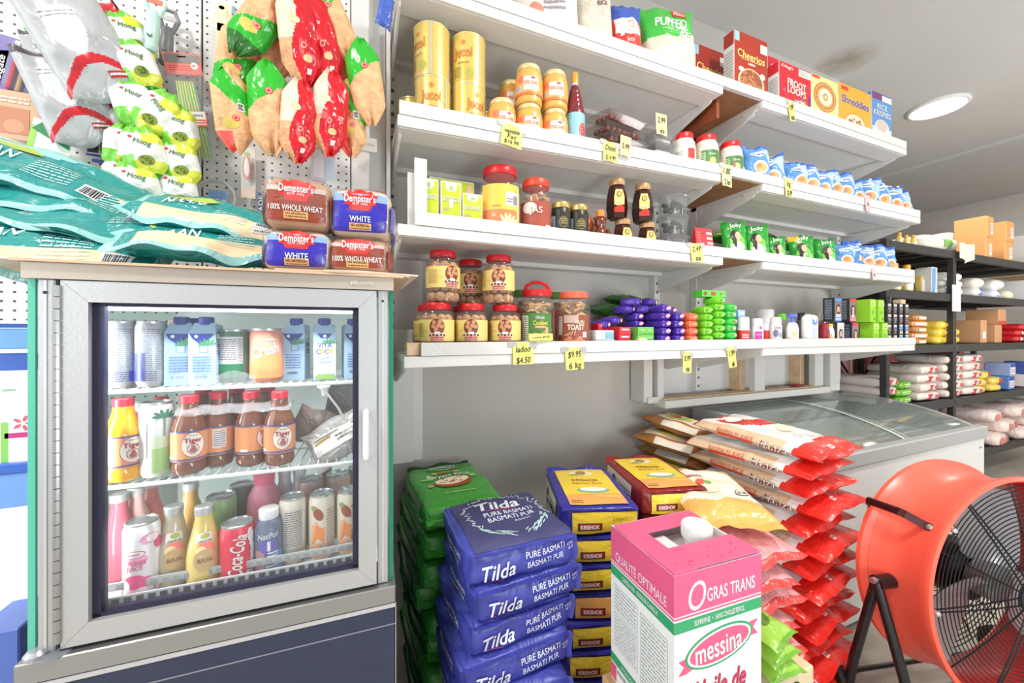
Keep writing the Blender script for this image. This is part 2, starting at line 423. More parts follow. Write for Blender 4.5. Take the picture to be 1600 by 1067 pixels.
# ------------------------------------------------------------------ pegboard behind the chiller
def peg_mat():
    mt = bpy.data.materials.new('pegboard'); mt.use_nodes = True; nt = mt.node_tree; b = nt.nodes['Principled BSDF']
    b.inputs['Roughness'].default_value = .5
    tc = nt.nodes.new('ShaderNodeTexCoord'); v = nt.nodes.new('ShaderNodeVectorMath'); v.operation = 'SCALE'; v.inputs['Scale'].default_value = 1/.0254
    fr = nt.nodes.new('ShaderNodeVectorMath'); fr.operation = 'FRACTION'
    sb = nt.nodes.new('ShaderNodeVectorMath'); sb.operation = 'SUBTRACT'; sb.inputs[1].default_value = (.5,0,.5)
    ml = nt.nodes.new('ShaderNodeVectorMath'); ml.operation = 'MULTIPLY'; ml.inputs[1].default_value = (1,0,1)
    ln = nt.nodes.new('ShaderNodeVectorMath'); ln.operation = 'LENGTH'
    lt = nt.nodes.new('ShaderNodeMath'); lt.operation = 'LESS_THAN'; lt.inputs[1].default_value = .135
    mx = nt.nodes.new('ShaderNodeMix'); mx.data_type = 'RGBA'; mx.inputs['A'].default_value = rgb((226,227,226)); mx.inputs['B'].default_value = rgb((70,70,72))
    nt.links.new(tc.outputs['Object'],v.inputs[0]); nt.links.new(v.outputs[0],fr.inputs[0]); nt.links.new(fr.outputs[0],sb.inputs[0])
    nt.links.new(sb.outputs[0],ml.inputs[0]); nt.links.new(ml.outputs[0],ln.inputs[0]); nt.links.new(ln.outputs['Value'],lt.inputs[0])
    nt.links.new(lt.outputs[0],mx.inputs['Factor']); nt.links.new(mx.outputs['Result'],b.inputs['Base Color']); return mt
PEGY = 1.5; PEG = peg_mat()
t = thing('pegboard','white perforated pegboard panels behind the drinks chiller','pegboard',(-.01,PEGY,0))
for x0, x1 in ((-1.22, -.435), (-.43, 0), (-2.5, -1.225)):
    m = MB(); m.box((x0, 0, .9 if x0 > -2 else .3), (x1, .006, 3.1), PEG, .002); obj('panel', m, t)
m = MB(); m.box((.004,.002,.8),(.065,.02,3.1),WHITE,.003); m.box((.125,.002,.8),(.14,.02,3.1),WHITE,.003); obj('upright',m,t)
m = MB(); m.box((.065, .06, .8), (.125, .07, 3.1), M((226, 224, 220), .6)); obj('back_panel', m, t)

# ------------------------------------------------------------------ white metal wall shelving with timber lips
SM = M((219,218,214),.42,var=.02,vscale=6); TM = M((217,216,212),.6,bump=.25,bscale=90); BOARD = M((150,104,66),.6,var=.2,vscale=14)
RAW = M((214, 184, 148), .7, var=.15, vscale=18)
FY = 1.30; BY = 1.742
def band(m, x0, x1, za, zb, y0, y1, d0, d1, mat):             # board following a shelf that may dip slightly
    m.hexa([(x0,y0,za+d0),(x1,y0,zb+d0),(x1,y1,zb+d0),(x0,y1,za+d0),(x0,y0,za+d1),(x1,y0,zb+d1),(x1,y1,zb+d1),(x0,y1,za+d1)],mat)
def bracket(m, x, z, mat):
    m.prism([(BY,z - .022),(BY,z - .125),(BY - .06,z - .13),(FY+.06,z - .05),(FY+.035,z - .022)],x - .004,x+.004,mat,'x')
def shelf(unit, x0, x1, za, zb):
    m = MB(); band(m,x0,x1,za,zb,FY,FY+.012,-.036,0,SM); band(m,x0,x1,za,zb,FY+.012,BY,-.02,0,SM)
    band(m,x0+.004,x1 - .004,za,zb,FY+.012,FY+.11,-.038,-.02,SM); band(m,x0+.004,x1 - .004,za,zb,BY - .07,BY,-.04,-.02,SM)
    s = obj('shelf', m, unit)
    for x, z in ((x0 + .012, za), (x1 - .012, zb)):
        b = MB(); bracket(b, x, z, SM); obj('bracket', b, s)
Z1, Z2L, Z2, Z3, Z4 = CZ + 1.165, CZ + .712, CZ + .747, CZ + .355, CZ - .081
XL0, XL1, XR0, XR1 = .135, 1.62, 1.90, 3.36
left = thing('wall_shelving','left run of white metal wall shelving, four levels beside the drinks chiller','shelf')
for za,zb in ((Z1,Z1),(Z2L,Z2),(Z3,Z3),(Z4,Z4)): shelf(left,XL0+(.02 if zb == Z4 else 0),XL1+(.05 if zb == Z4 else 0),za,zb)
right = thing('wall_shelving','right run of white metal wall shelving, four levels above the chest freezer','shelf')
for z, e in ((Z1, -.10), (Z2, .07), (Z3, 0), (Z4, 0)): shelf(right, XR0, XR1 + e, z, z)
def upright(unit, x, z0=.8, z1=3.0):
    m = MB(); m.box((x - .02, 1.705, z0), (x + .02, 1.748, z1), SM)
    for k in range(int((z1 - z0)/.05)): m.box((x - .006,1.7035,z0+.02+k*.05),(x+.006,1.7055,z0+.035+k*.05),M((90,90,90),.6))
    obj('upright', m, unit)
upright(left, .155); upright(left, 1.60, 1.0); upright(right, 1.92, 1.0); upright(right, 3.33, 1.0)
m = MB(); m.box((.10, 1.725, .785), (.285, 1.745, 3.05), WHITE, .002); obj('back_panel', m, left)
m = MB(); m.box((.10, 1.66, .80), (.235, 1.70, 1.36), SM, .003); obj('side_plate', m, left)
def lip(z0, z1, x0, x1, raw=False):
    m = MB(); band(m, x0, x1, z0, z1, FY - .004, FY + .016, .0015, .046, TM)
    if raw: m.box((XL0 + .03, FY + .018, z0 + .002), (x0 + .06, FY + .05, z0 + .045), RAW, .002)
    obj('timber_lip', m, left)
lip(Z1,Z1,XL0+.01,XR1 - .11); lip(Z2L,Z2,XL0+.005,XL1); lip(Z2,Z2,XL1,XR1+.06); lip(Z3,Z3,XL0+.055,XR1 - .01); lip(Z4,Z4,XL0+.075,XR1,True)
for z in (Z1, Z2, Z3):
    m = MB(); m.box((XL1 - .06,FY+.02,z - .001),(XR0+.06,BY - .01,z+.016),BOARD); obj('bridge_board',m,left)
m = MB(); m.box((XL1+.05,FY+.02,Z4 - .001),(XR0+.06,BY - .01,Z4+.014),SM); obj('bridge_board',m,left)
# brown filler board seen on edge between the two runs, top level
m = MB(); m.box((XL1+.03,FY+.06,Z1 - .11),(XL1+.05,BY - .02,Z1 - .002),M((140,72,40),.5,var=.2,vscale=12)); obj('filler_board',m,left)
# slat standing at the left end of the third level
m = MB(); m.box((.02, 0, 0), (.062, .012, .235), TM, .002); m.box((0, .02, 0), (.03, .032, .19), TM, .002)
obj('slat_offcut',m,None,(.172,1.325,Z3+.002),(0,0,0),label='white painted slats standing upright at the left end of the third shelf',cat='slat')

# timber frame under the right run
fr = thing('timber_frame', 'white painted timber stud frame fixed under the right shelves', 'frame')
def stud(a, b, mat=TM): m = MB(); m.box(a, b, mat, .003); obj('stud', m, fr)
m = MB(); m.box((1.53, 1.57, .943), (2.97, 1.66, .983), TM, .003); obj('rail', m, fr)
m = MB(); m.box((1.55, 1.60, .984), (2.95, 1.665, .99), RAW); obj('rail_top', m, fr)
for x in (2.27,2.86): stud((x,1.60,.985),(x+.09,1.64,Z4 - .04)); stud((x - .045,1.665,.985),(x,1.74,Z4 - .04),RAW)
stud((2.99,1.58,.95),(3.10,1.74,Z4 - .04)); stud((1.44,1.63,.97),(1.50,1.74,Z4 - .04)); stud((1.50,1.69,.99),(1.53,1.74,Z4 - .04),RAW); stud((1.535,1.63,.97),(1.58,1.74,Z4 - .04)); stud((1.46,1.62,.965),(1.56,1.63,1.0))
m = MB(); m.box((1.60, 1.741, .99), (3.0, 1.747, Z4 - .02), M((222, 222, 220), .6)); obj('back_panel', m, fr)
m = MB(); m.lathe([(.03,0),(.035,.004),(.033,.012),(.006,.014)],M((140,20,26),.5),12,fx=1.6); obj('red_dish',m,None,(2.72,1.63,.992),label='flat dark red dish lying on the timber rail',cat='dish')

# ------------------------------------------------------------------ countertop drinks chiller
ALU = M((198,199,200),.38,.55,bump=.04,bscale=200); STEEL = M((172,172,172),.3,.8); GASKET = M((34,34,60),.5)
DARK = M((46,54,78),.42,var=.12,vscale=30); GREEN = M((20,128,96),.15,spec=.8); GREENP = M((92,196,170),.15,spec=.8)
CH_A = R(-2.85)
ch = thing('drinks_chiller','glass door countertop drinks chiller with aluminium door on a dark base','fridge',(-.477,.95,0),CH_A)
W_ = .527; ZB, ZT = .79, 1.442; FRW = .038; D_ = .50
def door_bar(pts): m = MB(); m.add([(x,-.018,z) for x,z in pts]+[(x,.018,z) for x,z in pts],[(0,1,2,3),(7,6,5,4),(0,4,5,1),(1,5,6,2),(2,6,7,3),(3,7,4,0)],ALU); return m
dr = MB(); dr.box((0.004, -.004, ZB + .004), (W_ - .004, .016, ZB + .01), GASKET); door = obj('door', dr, ch)
e = .0006; I = FRW
obj('door_bar', door_bar([(0, ZB), (W_, ZB), (W_ - I, ZB + I), (I, ZB + I)]), door)
obj('door_bar', door_bar([(0, ZT), (I, ZT - I), (W_ - I, ZT - I), (W_, ZT)]), door)
obj('door_bar', door_bar([(0, ZB + e), (I - e, ZB + I), (I - e, ZT - I), (0, ZT - e)]), door)
obj('door_bar', door_bar([(W_, ZB + e), (W_, ZT - e), (W_ - I + e, ZT - I), (W_ - I + e, ZB + I)]), door)
m = MB(); g = .012
for a,b in (((I,ZB+I),(I+g,ZT - I)),((W_ - I - g,ZB+I),(W_ - I,ZT - I)),((I,ZB+I),(W_ - I,ZB+I+g*.6)),((I,ZT - I - g*.5),(W_ - I,ZT - I))):
    m.box((a[0], -.008, a[1]), (b[0], .012, b[1]), GASKET)
obj('gasket', m, door)
m = MB(); m.box((I,-.002,ZB+I),(W_ - I,.002,ZT - I),CLEAR((252,254,255),.985,.02,'door_glass')); obj('glass_pane',m,door)
m = MB(); hx = W_ - .022; m.tube([(hx,-.016,1.075),(hx,-.034,1.078),(hx,-.036,1.09),(hx,-.036,1.16),(hx,-.034,1.172),(hx,-.016,1.175)],.006,WHITE,10); obj('door_handle',m,door)
m = MB()
for k in range(30):
    z = ZB+.012+k*(ZT - ZB - .02)/30; m.lathe([(.0058,0),(.0058,.0195)],STEEL,10,(-.004,-.018,z))
obj('hinge', m, ch)
m = MB(); m.box((-.034,-.012,ZB - .006),(-.011,.02,ZT+.002),ALU,.002); m.box((-.036,.02,ZB),(-.008,.05,ZT),ALU); m.box((-.0245,-.0135,ZB),(-.021,-.0118,ZT),M((220,220,222),.3,.5)); obj('post',m,ch)
m = MB(); m.box((W_+.002,-.012,ZB - .006),(W_+.024,.02,ZT+.002),ALU,.002); m.box((W_+.012,-.0135,ZB),(W_+.015,-.0118,ZT),M((220,220,222),.3,.5)); obj('post',m,ch)
m = MB()
for x in (-.023, W_ + .013): m.tube([(x, -.0142, ZT - .022), (x, -.0122, ZT - .022)], .0028, BLACK, 10)
obj('screw', m, ch, kind='stuff')
GL_ = CLEAR((240, 252, 247), .975, .02, 'side_glass')
for x0, x1, mt in ((-.050, -.040, GREENP), (W_ + .027, W_ + .036, GREEN)):
    m = MB(); m.box((x0,-.006,ZB - .004),(x1,-.001,ZT+.008),mt); m.box((x0,0,ZB),(x1,D_,ZT+.004),GL_); obj('side_glass',m,ch)
m = MB(); m.box((-.05,-.02,ZT+.002),(W_+.036,D_,ZT+.03),M((190,178,164),.35,.3)); obj('top_rail',m,ch)
m = MB(); fm = front(-.0205, 0, 0); cx, cz = W_ - .03, ZT + .0155
m.rect(fm,cx - .024,cz - .0055,cx+.024,cz+.0055,M((150,140,128),.5),off=.0002); m.rect(fm,cx - .0233,cz - .0048,cx+.0233,cz+.0048,M((206,194,178),.4),off=.0004)
m.disc(fm,cx - .017,cz - .001,.0035,.0035,M((90,82,76),.5),off=.0006); m.disc(fm,cx - .017,cz - .001,.0027,.0027,M((206,194,178),.4),off=.0008)
m.lines(fm,cx - .011,cz - .004,cx+.021,cz+.0045,3,M((120,110,100),.5),off=.0007,fill=.35,seed=7); obj('service_sticker',m,ch)
# inside
LINER = M((238, 238, 240), .5)
m = MB(); m.box((-.03,D_ - .012,ZB),(W_+.02,D_,ZT),M((236,238,240),.55)); m.box((-.03,.02,ZT - .012),(W_+.02,D_,ZT+.001),LINER); m.box((-.03,.015,ZB),(W_+.02,D_ - .012,ZB+.028),LINER)
m.box((0, .03, ZT - .05), (W_, .06, ZT - .012), M((196, 198, 202), .3, .5)); obj('liner', m, ch)
m = MB()
for k in range(26): m.box((.035+k*.0185,.0135,ZB+.044),(.046+k*.0185,.0155,ZB+.053),M((60,58,60),.6)); m.box((.05+k*.018,.0342,ZB+.0605),(.061+k*.018,.0352,ZB+.0685),M((150,148,150),.6)) if k < 25 else None
m.box((.02,.015,ZB+.03),(W_ - .02,.02,ZB+.056),M((205,205,208),.35,.4)); m.box((.03,.035,ZB+.058),(W_ - .03,.04,ZB+.072),M((190,190,192),.35,.4)); obj('vent_grille',m,ch)
DECKZ = ZB + .032
def wire_shelf(z):
    m = MB(); m.box((.0,.035,z - .008),(W_,.041,z),WHITE,.002); m.box((.0,.43,z - .008),(W_,.436,z),WHITE,.002)
    for k in range(27): m.tube([(.01+k*.0195,.038,z - .002),(.01+k*.0195,.433,z - .002)],.0016,WHITE,6)
    m.tube([(0, .2, z - .005), (W_, .2, z - .005)], .0025, WHITE, 6); return obj('wire_shelf', m, ch)
SH1, SH2 = 1.238, 1.052
wire_shelf(SH1); wire_shelf(SH2)
m = MB(); m.box((-.02,.05,ZT - .02),(W_,.062,ZT - .013),M((255,255,252),.5,emit=2.2)); obj('light_strip',m,ch)
ll = bpy.data.lights.new('chiller_light','AREA'); ll.shape = 'RECTANGLE'; ll.size = .48; ll.size_y = .02; ll.energy = 8; ll.color = (.95,.97,1.0)
lo = bpy.data.objects.new('chiller_light',ll); COL.objects.link(lo); lo.parent = ch; lo.location = (W_/2,.024,ZT - .03); lo.rotation_euler = (R(38),0,0)
m = MB(); m.box((-.027,.03,ZB+.05),(-.02,.045,ZT - .06),M((255,255,252),.5,emit=2.2)); obj('light_strip',m,ch)  # added glowing strip, stands in for daylight from the left
ll = bpy.data.lights.new('chiller_light','AREA'); ll.shape = 'RECTANGLE'; ll.size = .02; ll.size_y = .5; ll.energy = 9; ll.color = (1.0,.98,.97)
lo = bpy.data.objects.new('chiller_light',ll); COL.objects.link(lo); lo.parent = ch; lo.location = (-.012,.022,(ZB+ZT)/2); lo.rotation_euler = (0,R(-90),0); lo.rotation_euler = (Vector((.5,.3,0))).to_track_quat('-Z','Y').to_euler()  # fill light belonging to the added left strip
# base
m = MB(); m.box((-.055, -.028, .745), (W_ + .040, D_ + .02, .783), STEEL, .002); obj('ledge', m, ch)
m = MB(); m.box((-.055,-.0295,.30),(W_+.040,D_+.02,.7445),DARK,.003); m.box((-.052,-.031,.3),(W_+.037,-.0285,.70),DARK)
m.box((-.056,-.031,.738),(W_+.041,-.028,.7455),M((210,210,214),.35,.5)); m.box((-.055,-.0315,.70),(W_+.04,-.0295,.7015),M((150,152,160),.4,.3))
m.box((W_+.0395,-.031,.3),(W_+.041,-.027,.745),M((205,205,208),.35,.4)); m.box((-.0565,-.031,.3),(-.0535,-.027,.745),M((215,215,220),.4,.3)); obj('base_panel',m,ch)
m = MB(); m.lathe([(.016,0),(.016,.006),(.011,.012),(.004,.013)],M((190,192,198),.3,.6),16,(-.035,-.012,.783)); obj('ledge_bolt',m,ch); m = MB(); m.lathe([(.02,0),(.019,.002),(.003,.003)],M((120,124,134),.5),16,(-.012,-.014,.783),fx=1.3); obj('ledge_bolt',m,ch)
cbt = thing('counter', 'plain dark counter carrying the drinks chiller', 'counter', (-.477, .95, 0), CH_A)
m = MB(); m.box((-.06, -.02, 0), (W_ + .04, D_ + .02, .298), DARK, .003); obj('plinth', m, cbt)

# blue and white cooler at the far left, seen past the chiller
bc = thing('ice_cream_cooler', 'blue and white upright cooler cut off by the left edge', 'cooler', (0, 0, 0))
BL = M((64, 112, 214), .35); BLL = M((126, 186, 240), .4, emit=.25)  # pale blue has a slight glow added to its colour
def blk(name, u0, u1, v0, v1, Y, d, mat): 
    a = at(u0,v0,Y); b = at(u1,v1,Y); m = MB(); m.box((a.x,Y,b.z),(b.x,Y+d,a.z),mat,.003); return obj(name,m,bc)
GLOWW = M((255, 255, 252), .4, emit=.7)  # white with an added glow, so the cabinet looks overexposed
blk('cabinet', -60, 60, 500, 1060, 1.33, .12, GLOWW)
blk('header',-60,56,505,512,1.325,.01,BL); blk('screen',-60,50,513,545,1.325,.01,BLL); blk('band',-60,56,553,578,1.32,.012,BL)
blk('drawer',-60,48,738,790,1.315,.015,M((126,176,246),.35)); blk('drawer_lip',-60,48,732,738,1.31,.02,BL); blk('base',-60,30,1000,1100,1.2,.13,M((96,124,206),.4))
mpb = front(1.3285, 0, 0); m = MB()
for (u0,u1,v0,v1,c) in ((8,52,677,682,(214,60,140)),(14,52,722,727,(214,60,140)),(2,14,660,736,(150,220,110)),(4,26,608,611,(170,210,190))):
    a = at(u0, v0, 1.33); b = at(u1, v1, 1.33); m.rect(mpb, a.x, b.z, b.x, a.z, M(c, .5))
a = at(37, 661, 1.33)
for k in range(5): m.disc(mpb,a.x+.012*math.cos(k*1.257),a.z+.012*math.sin(k*1.257),.008,.004,M((226,110,130),.5),rot=k*1.257)
obj('print', m, bc)

# ------------------------------------------------------------------ chest freezer with curved glass lid
FX0, FX1, FY0, FY1 = 1.86, 3.35, 1.0, 1.68
fz = thing('chest_freezer','white chest freezer with curved sliding glass lid under the right shelves','freezer')
FW = M((224, 224, 222), .35, bump=.03, bscale=40); GREYP = M((176, 178, 178), .3, spec=.6)
m = MB(); T = .05
m.box((FX0,FY0,.05),(FX1,FY0+T,.748),FW,.006); m.box((FX0,FY1 - T,.05),(FX1,FY1,.748),FW,.006); m.box((FX0,FY0+T,.05),(FX0+T,FY1 - T,.748),FW); m.box((FX1 - T,FY0+T,.05),(FX1,FY1 - T,.748),FW); m.box((FX0+T,FY0+T,.05),(FX1 - T,FY1 - T,.14),FW)
obj('body', m, fz)
m = MB(); m.box((FX0+T,FY0+T+.001,.14),(FX1 - T,FY1 - T - .001,.16),M((200,200,202),.5)); obj('inner_floor',m,fz)
m = MB(); m.box((FX0+.04,FY0+.06,.0),(FX1 - .04,FY1 - .04,.05),M((60,60,62),.6)); obj('plinth',m,fz)
def lidz(y): t = max(0,min(1,(y - FY0 - .03)/(FY1 - FY0 - .03))); return .80+.105*math.sin(min(1,t*1.25)*PI/2) ** .8
GP = CLEAR((205, 210, 210), .35, .15, 'grey_plastic')
m = MB(); m.box((FX0 - .01,FY0 - .012,.749),(FX1+.01,FY0+.035,.815),GREYP,.006); m.box((FX0 - .01,FY1 - .03,.749),(FX1+.01,FY1+.01,.905),GREYP,.006); obj('rim',m,fz)
ys = [FY0 + .03 + (FY1 - FY0 - .06) * k / 14 for k in range(15)]
for x0, x1 in ((FX0 - .01, FX0 + .03), (FX1 - .03, FX1 + .01)):
    m = MB(); m.prism([(FY0+.03,.75)]+[(y,lidz(y)) for y in ys]+[(FY1 - .03,.75)],x0,x1,GREYP,'x'); obj('end_cheek',m,fz)
GG = CLEAR((222, 230, 228), .86, .03, 'lid_glass')
xm = (FX0 + FX1) / 2
for x0, x1, dz in ((FX0 + .03, xm + .04, .0), (xm - .04, FX1 - .03, .008)):
    m = MB(); m.grid(lambda a,b: (x0+(x1 - x0)*a,FY0+.03+(FY1 - FY0 - .06)*b,lidz(FY0+.03+(FY1 - FY0 - .06)*b)+dz),2,14,GG)
    p = obj('glass_lid', m, fz)
    m = MB()
    for xx in ((x1 - .02) if dz == 0 else x0, ):
        m.grid(lambda a,b: (xx+.02*a,FY0+.03+(FY1 - FY0 - .06)*b,lidz(FY0+.03+(FY1 - FY0 - .06)*b)+dz+.002),1,14,M((214,218,218),.3))
    obj('edge_trim', m, p)
m = MB(); m.box((FX1 - .22,FY0+.05,lidz(FY0+.05)+.010),(FX1 - .14,FY0+.09,lidz(FY0+.05)+.016),WHITE,.001); obj('lid_sticker',m,fz)
FRZ = [(206,196,180),(228,226,222),(150,96,84),(96,104,108),(236,234,230),(120,130,96),(180,176,170)]
rnd = random.Random(11)
def make_frozen(c):
    def f():
        w,d,h = .235,.155,.055+.02*rnd.random(); bm = brickmap(w,d,h,.025,.012,.006,rnd.random()*9)
        m = MB(); brick(m,w,d,h,FOIL(c,.35),bm,(7,6,3)); return obj('frozen_pack',m,cat='frozen food')
    return f
k = 0
for i in range(5):
    for j in range(3):
        x = FX0 + .19 + i * .27; y = FY0 + .17 + j * .18
        place(('frozen',k % 7),make_frozen(FRZ[k % 7]),(x,y,.5635),rnd.uniform(-.03,.03),label='frozen food pack under the freezer glass lid, %s column, %s from the front' % (ORD[i],ORD[j]),group='frozen packs in the freezer'); k += 1
bk = MB(); bk.box((FX0+T+.005,FY0+T+.005,.555),(FX1 - T - .005,FY1 - T - .005,.562),M((190,192,194),.6)); obj("basket_floor",bk,fz)
m = MB(); fm = front(FY0 - .0005,0,0); m.rect(fm,FX1 - .065,.69,FX1 - .035,.70,M((150,150,152),.5)); obj('badge',m,fz)
# ------------------------------------------------------------------ drum fan
CORAL = M((252,104,84),.32,var=.04,vscale=5,spec=.5); FB = M((26,24,26),.3); WIRE = M((38,38,40),.3,.4); BLADE = M((190,186,190),.32,.5); HZ = .516; FR = .36
fan = thing('drum_fan','large orange red drum fan on a black tube stand with wheels','fan',(1.97,.511,0),-.245)
TILT = Matrix.Translation((0, 0, HZ)) @ Matrix.Rotation(-.048, 4, 'X')
def ax(mb):                                                    # built along +z (front at 0, back at -), then laid so that front faces -y
    M4 = TILT @ Matrix.Rotation(PI / 2, 4, 'X'); mb.v = [tuple(M4 @ Vector(p)) for p in mb.v]; return mb
DL = .20
m = MB(); rp = [(FR - .012,.002),(FR - .004,.012),(FR+.006,.008),(FR+.006,-.004),(FR - .010,-.03),(FR - .022,-.08),(FR - .026,-DL/2),(FR - .022,-DL+.08),(FR - .010,-DL+.03),(FR+.006,-DL+.006),(FR+.006,-DL - .008),(FR - .004,-DL - .010),(FR - .014,-DL)]
m.lathe(rp, CORAL, 96, caps=False)
m.lathe([(FR - .012,.002),(FR - .024,-.03),(FR - .034,-.08),(FR - .036,-DL/2),(FR - .034,-DL+.08),(FR - .024,-DL+.03),(FR - .014,-DL)],M((196,26,24),.35),96,caps=False)
obj('drum', ax(m), fan)
m = MB(); m.tube([((FR - .008)*math.cos(a),(FR - .008)*math.sin(a),-DL+.022) for a in [2*PI*i/96 for i in range(96)]],.003,BLACK,6,True); obj('rim_groove',ax(m),fan)
# front guard
m = MB()
for k in range(24):
    r = .055 + (FR - .024 - .055) * k / 23; z = .004 + .028 * (1 - (r / FR) ** 2)
    m.tube([(r*math.cos(a),r*math.sin(a),z) for a in [2*PI*i/60 for i in range(60)]],.0016,WIRE,5,True)
fg = obj('front_guard', ax(m), fan)
m = MB()
for k in range(12):
    a = 2 * PI * k / 12 + .05
    for s_ in ((-.012, .012) if k % 2 == 0 else (0,)):
        pts = []
        for q in range(9):
            r = .05+(FR - .014 - .05)*q/8; z = .0005+.028*(1 - (r/FR) ** 2); t = s_*(.35+.65*(1 - q/8)); pts.append((r*math.cos(a) - t*math.sin(a),r*math.sin(a)+t*math.cos(a),z))
        m.tube(pts, .0024, WIRE, 6)
obj('spoke', ax(m), fg)
m = MB(); m.lathe([(.05,.022),(.056,.03),(.053,.044),(.044,.048),(.001,.049)],M((62,62,68),.35),32)
hub = obj('hub_cap', ax(m), fg)
m = MB(); mpf = plane((0, 0, .0495), (1, 0, 0), (0, 1, 0)); LM = M((210, 210, 212), .3)
m.tube([(-.010+.011*math.cos(a),.011*math.sin(a),.050) for a in [R(60+240*i/14) for i in range(15)]],.0022,LM,5); m.tube([(-.004,0,.05),(.028,0,.05)],.0022,LM,5); m.tube([(.004,.010,.05),(.028,.010,.05)],.0022,LM,5); m.tube([(.004,-.010,.05),(.028,-.010,.05)],.0022,LM,5)
obj('emblem', ax(m), hub)
# blades, motor, rear guard
for k in range(3):
    a0 = R(80 + 120 * k); m = MB()
    def bl(a, b):
        r = .06 + (FR - .055 - .06) * a; w = (.30 + .55 * a - .25 * a * a) * .22; t = (b - .5) * w * 2
        ang = a0+t/max(r,.10)*.9+.25*a; return Vector((r*math.cos(ang),r*math.sin(ang),-.075 - .05*(b - .5)*(1.4 - a) - .006*math.sin(b*PI)))
    m.grid(bl,12,8,BLADE); m.grid(lambda a,b: bl(a,1 - b)+Vector((0,0,-.003)),12,8,BLADE); obj('blade',ax(m),fan)
m = MB(); m.lathe([(.05,-.045),(.06,-.05),(.06,-.10),(.05,-.105)],M((150,148,150),.35,.6),28); m.lathe([(.05,-.105),(.095,-.12),(.10,-.135),(.10,-DL+.01),(.085,-DL - .02),(.02,-DL - .03)],M((24,24,26),.4),28); obj('motor',ax(m),fan)
m = MB()
for k in range(14):
    r = .10+(FR - .03 - .10)*k/13; m.tube([(r*math.cos(a),r*math.sin(a),-DL - .012) for a in [2*PI*i/48 for i in range(48)]],.0016,WIRE,5,True)
for k in range(16):
    a = 2*PI*k/16; m.tube([(.06*math.cos(a),.06*math.sin(a),-DL - .014),((FR - .012)*math.cos(a),(FR - .012)*math.sin(a),-DL - .008)],.0024,WIRE,5)
for s_ in (-.06, .06): m.tube([(-FR + .02, s_, -DL - .006), (FR - .02, s_, -DL - .006)], .006, FB, 6)
obj('rear_guard', ax(m), fan)
# clips on the front rim
for a in (R(140),R(183),R(60),R(0),R(250),R(300)): m = MB(); m.lathe([(.008,.0),(.008,.010),(.004,.014)],M((200,200,200),.3,.7),10,((FR - .016)*math.cos(a),(FR - .016)*math.sin(a),.006)); obj('clip',ax(m),fan)
# carrying handle: flat strap over the upper left of the drum
m = MB(); ha = R(143)
def hp(r, z, w): c, s = math.cos(ha), math.sin(ha); return (r * c - w * s, r * s + w * c, z)
pr = [(FR - .016,-.03),(FR - .012,-.052),(FR+.030,-.085),(FR+.034,-.10),(FR+.034,-.19),(FR+.03,-.20),(FR - .008,-.205),(FR - .016,-.225)]
for (r0, z0), (r1, z1) in zip(pr[:-1], pr[1:]):
    n_ = Vector((z0 - z1, r1 - r0)).normalized() * .003
    v = []
    for (rr, zz) in ((r0, z0), (r1, z1)):
        for w in (-.013, .013): v.append(hp(rr, zz, w)); 
    v2 = []
    for (rr, zz) in ((r0 + n_.x, z0 + n_.y), (r1 + n_.x, z1 + n_.y)):
        for w in (-.013, .013): v2.append(hp(rr, zz, w))
    m.add([v[0],v[1],v[3],v[2],v2[0],v2[1],v2[3],v2[2]],[(3,2,1,0),(4,5,6,7),(0,1,5,4),(1,2,6,5),(2,3,7,6),(3,0,4,7)],M((70,26,26),.3))
hd = obj('carry_handle', ax(m), fan)
m = MB(); m.tube([hp(FR+.037,-.10,0),hp(FR+.037,-.192,0)],.013,M((44,18,18),.28),12); obj('grip',ax(m),hd)
m = MB(); m.lathe([(.009,0),(.009,.004),(.005,.006)],M((205,205,205),.25,.8),12); Mx = Matrix.Translation(hp(FR - .012,-.04,0)) @ Matrix.Rotation(ha,4,'Z') @ Matrix.Rotation(PI/2,4,'Y'); m.v = [tuple(Mx @ Vector(p)) for p in m.v]; obj('bolt',ax(m),hd)
# stand
PV = (-FR - .03, .115, HZ)
for sx in (-1,1): m = MB(); m.tube([(sx*(FR - .02),.115,HZ),(sx*(FR+.04),.115,HZ)],.022,FB,14); obj('pivot',m,fan)
for sx in (-1, 1):
    m = MB(); x = sx * (FR + .035)
    m.tube([(x,.115,HZ+.01),(x,.19,.20),(x,.205,.11),(x,.20,.075),(x,.17,.06),(x,.02,.055),(x,-.22,.055)],.0145,FB,12); obj('leg',m,fan)
    m = MB(); m.tube([(x, .115, HZ), (x, -.02, .08), (x, -.03, .058)], .0145, FB, 12); obj('leg', m, fan)
    m = MB(); m.tube([(x - sx*.02,.115,HZ+.008),(x+sx*.02,.115,HZ+.008)],.010,M((200,200,200),.25,.8),10); obj('pivot_bolt',m,fan)
    m = MB(); wc = (x + sx * .01, .27, .075)
    wl = MB(); wl.lathe([(.02,-.012),(.05,-.016),(.066,-.017),(.075,-.010),(.075,.010),(.066,.017),(.05,.016),(.02,.012)],M((20,20,20),.6),32)
    wl.lathe([(.018, -.018), (.018, .018)], M((70, 70, 72), .4), 14)
    Mx = Matrix.Translation(wc) @ Matrix.Rotation(PI/2,4,'Y'); wl.v = [tuple(Mx @ Vector(p)) for p in wl.v]; obj('wheel',wl,fan)
m = MB(); m.tube([(-FR - .05, .27, .075), (FR + .05, .27, .075)], .008, FB, 10); obj('axle', m, fan)
for y,z in ((.17,.06),(-.22,.055)): m = MB(); m.tube([(-FR - .035,y,z),(FR+.035,y,z)],.0135,FB,12); obj('cross_bar',m,fan)
for sx in (-1,1): m = MB(); m.lathe([(.018,0),(.018,.03),(.012,.042)],BLACK,12,(sx*(FR+.035),-.2,0.0)); obj('rubber_foot',m,fan)
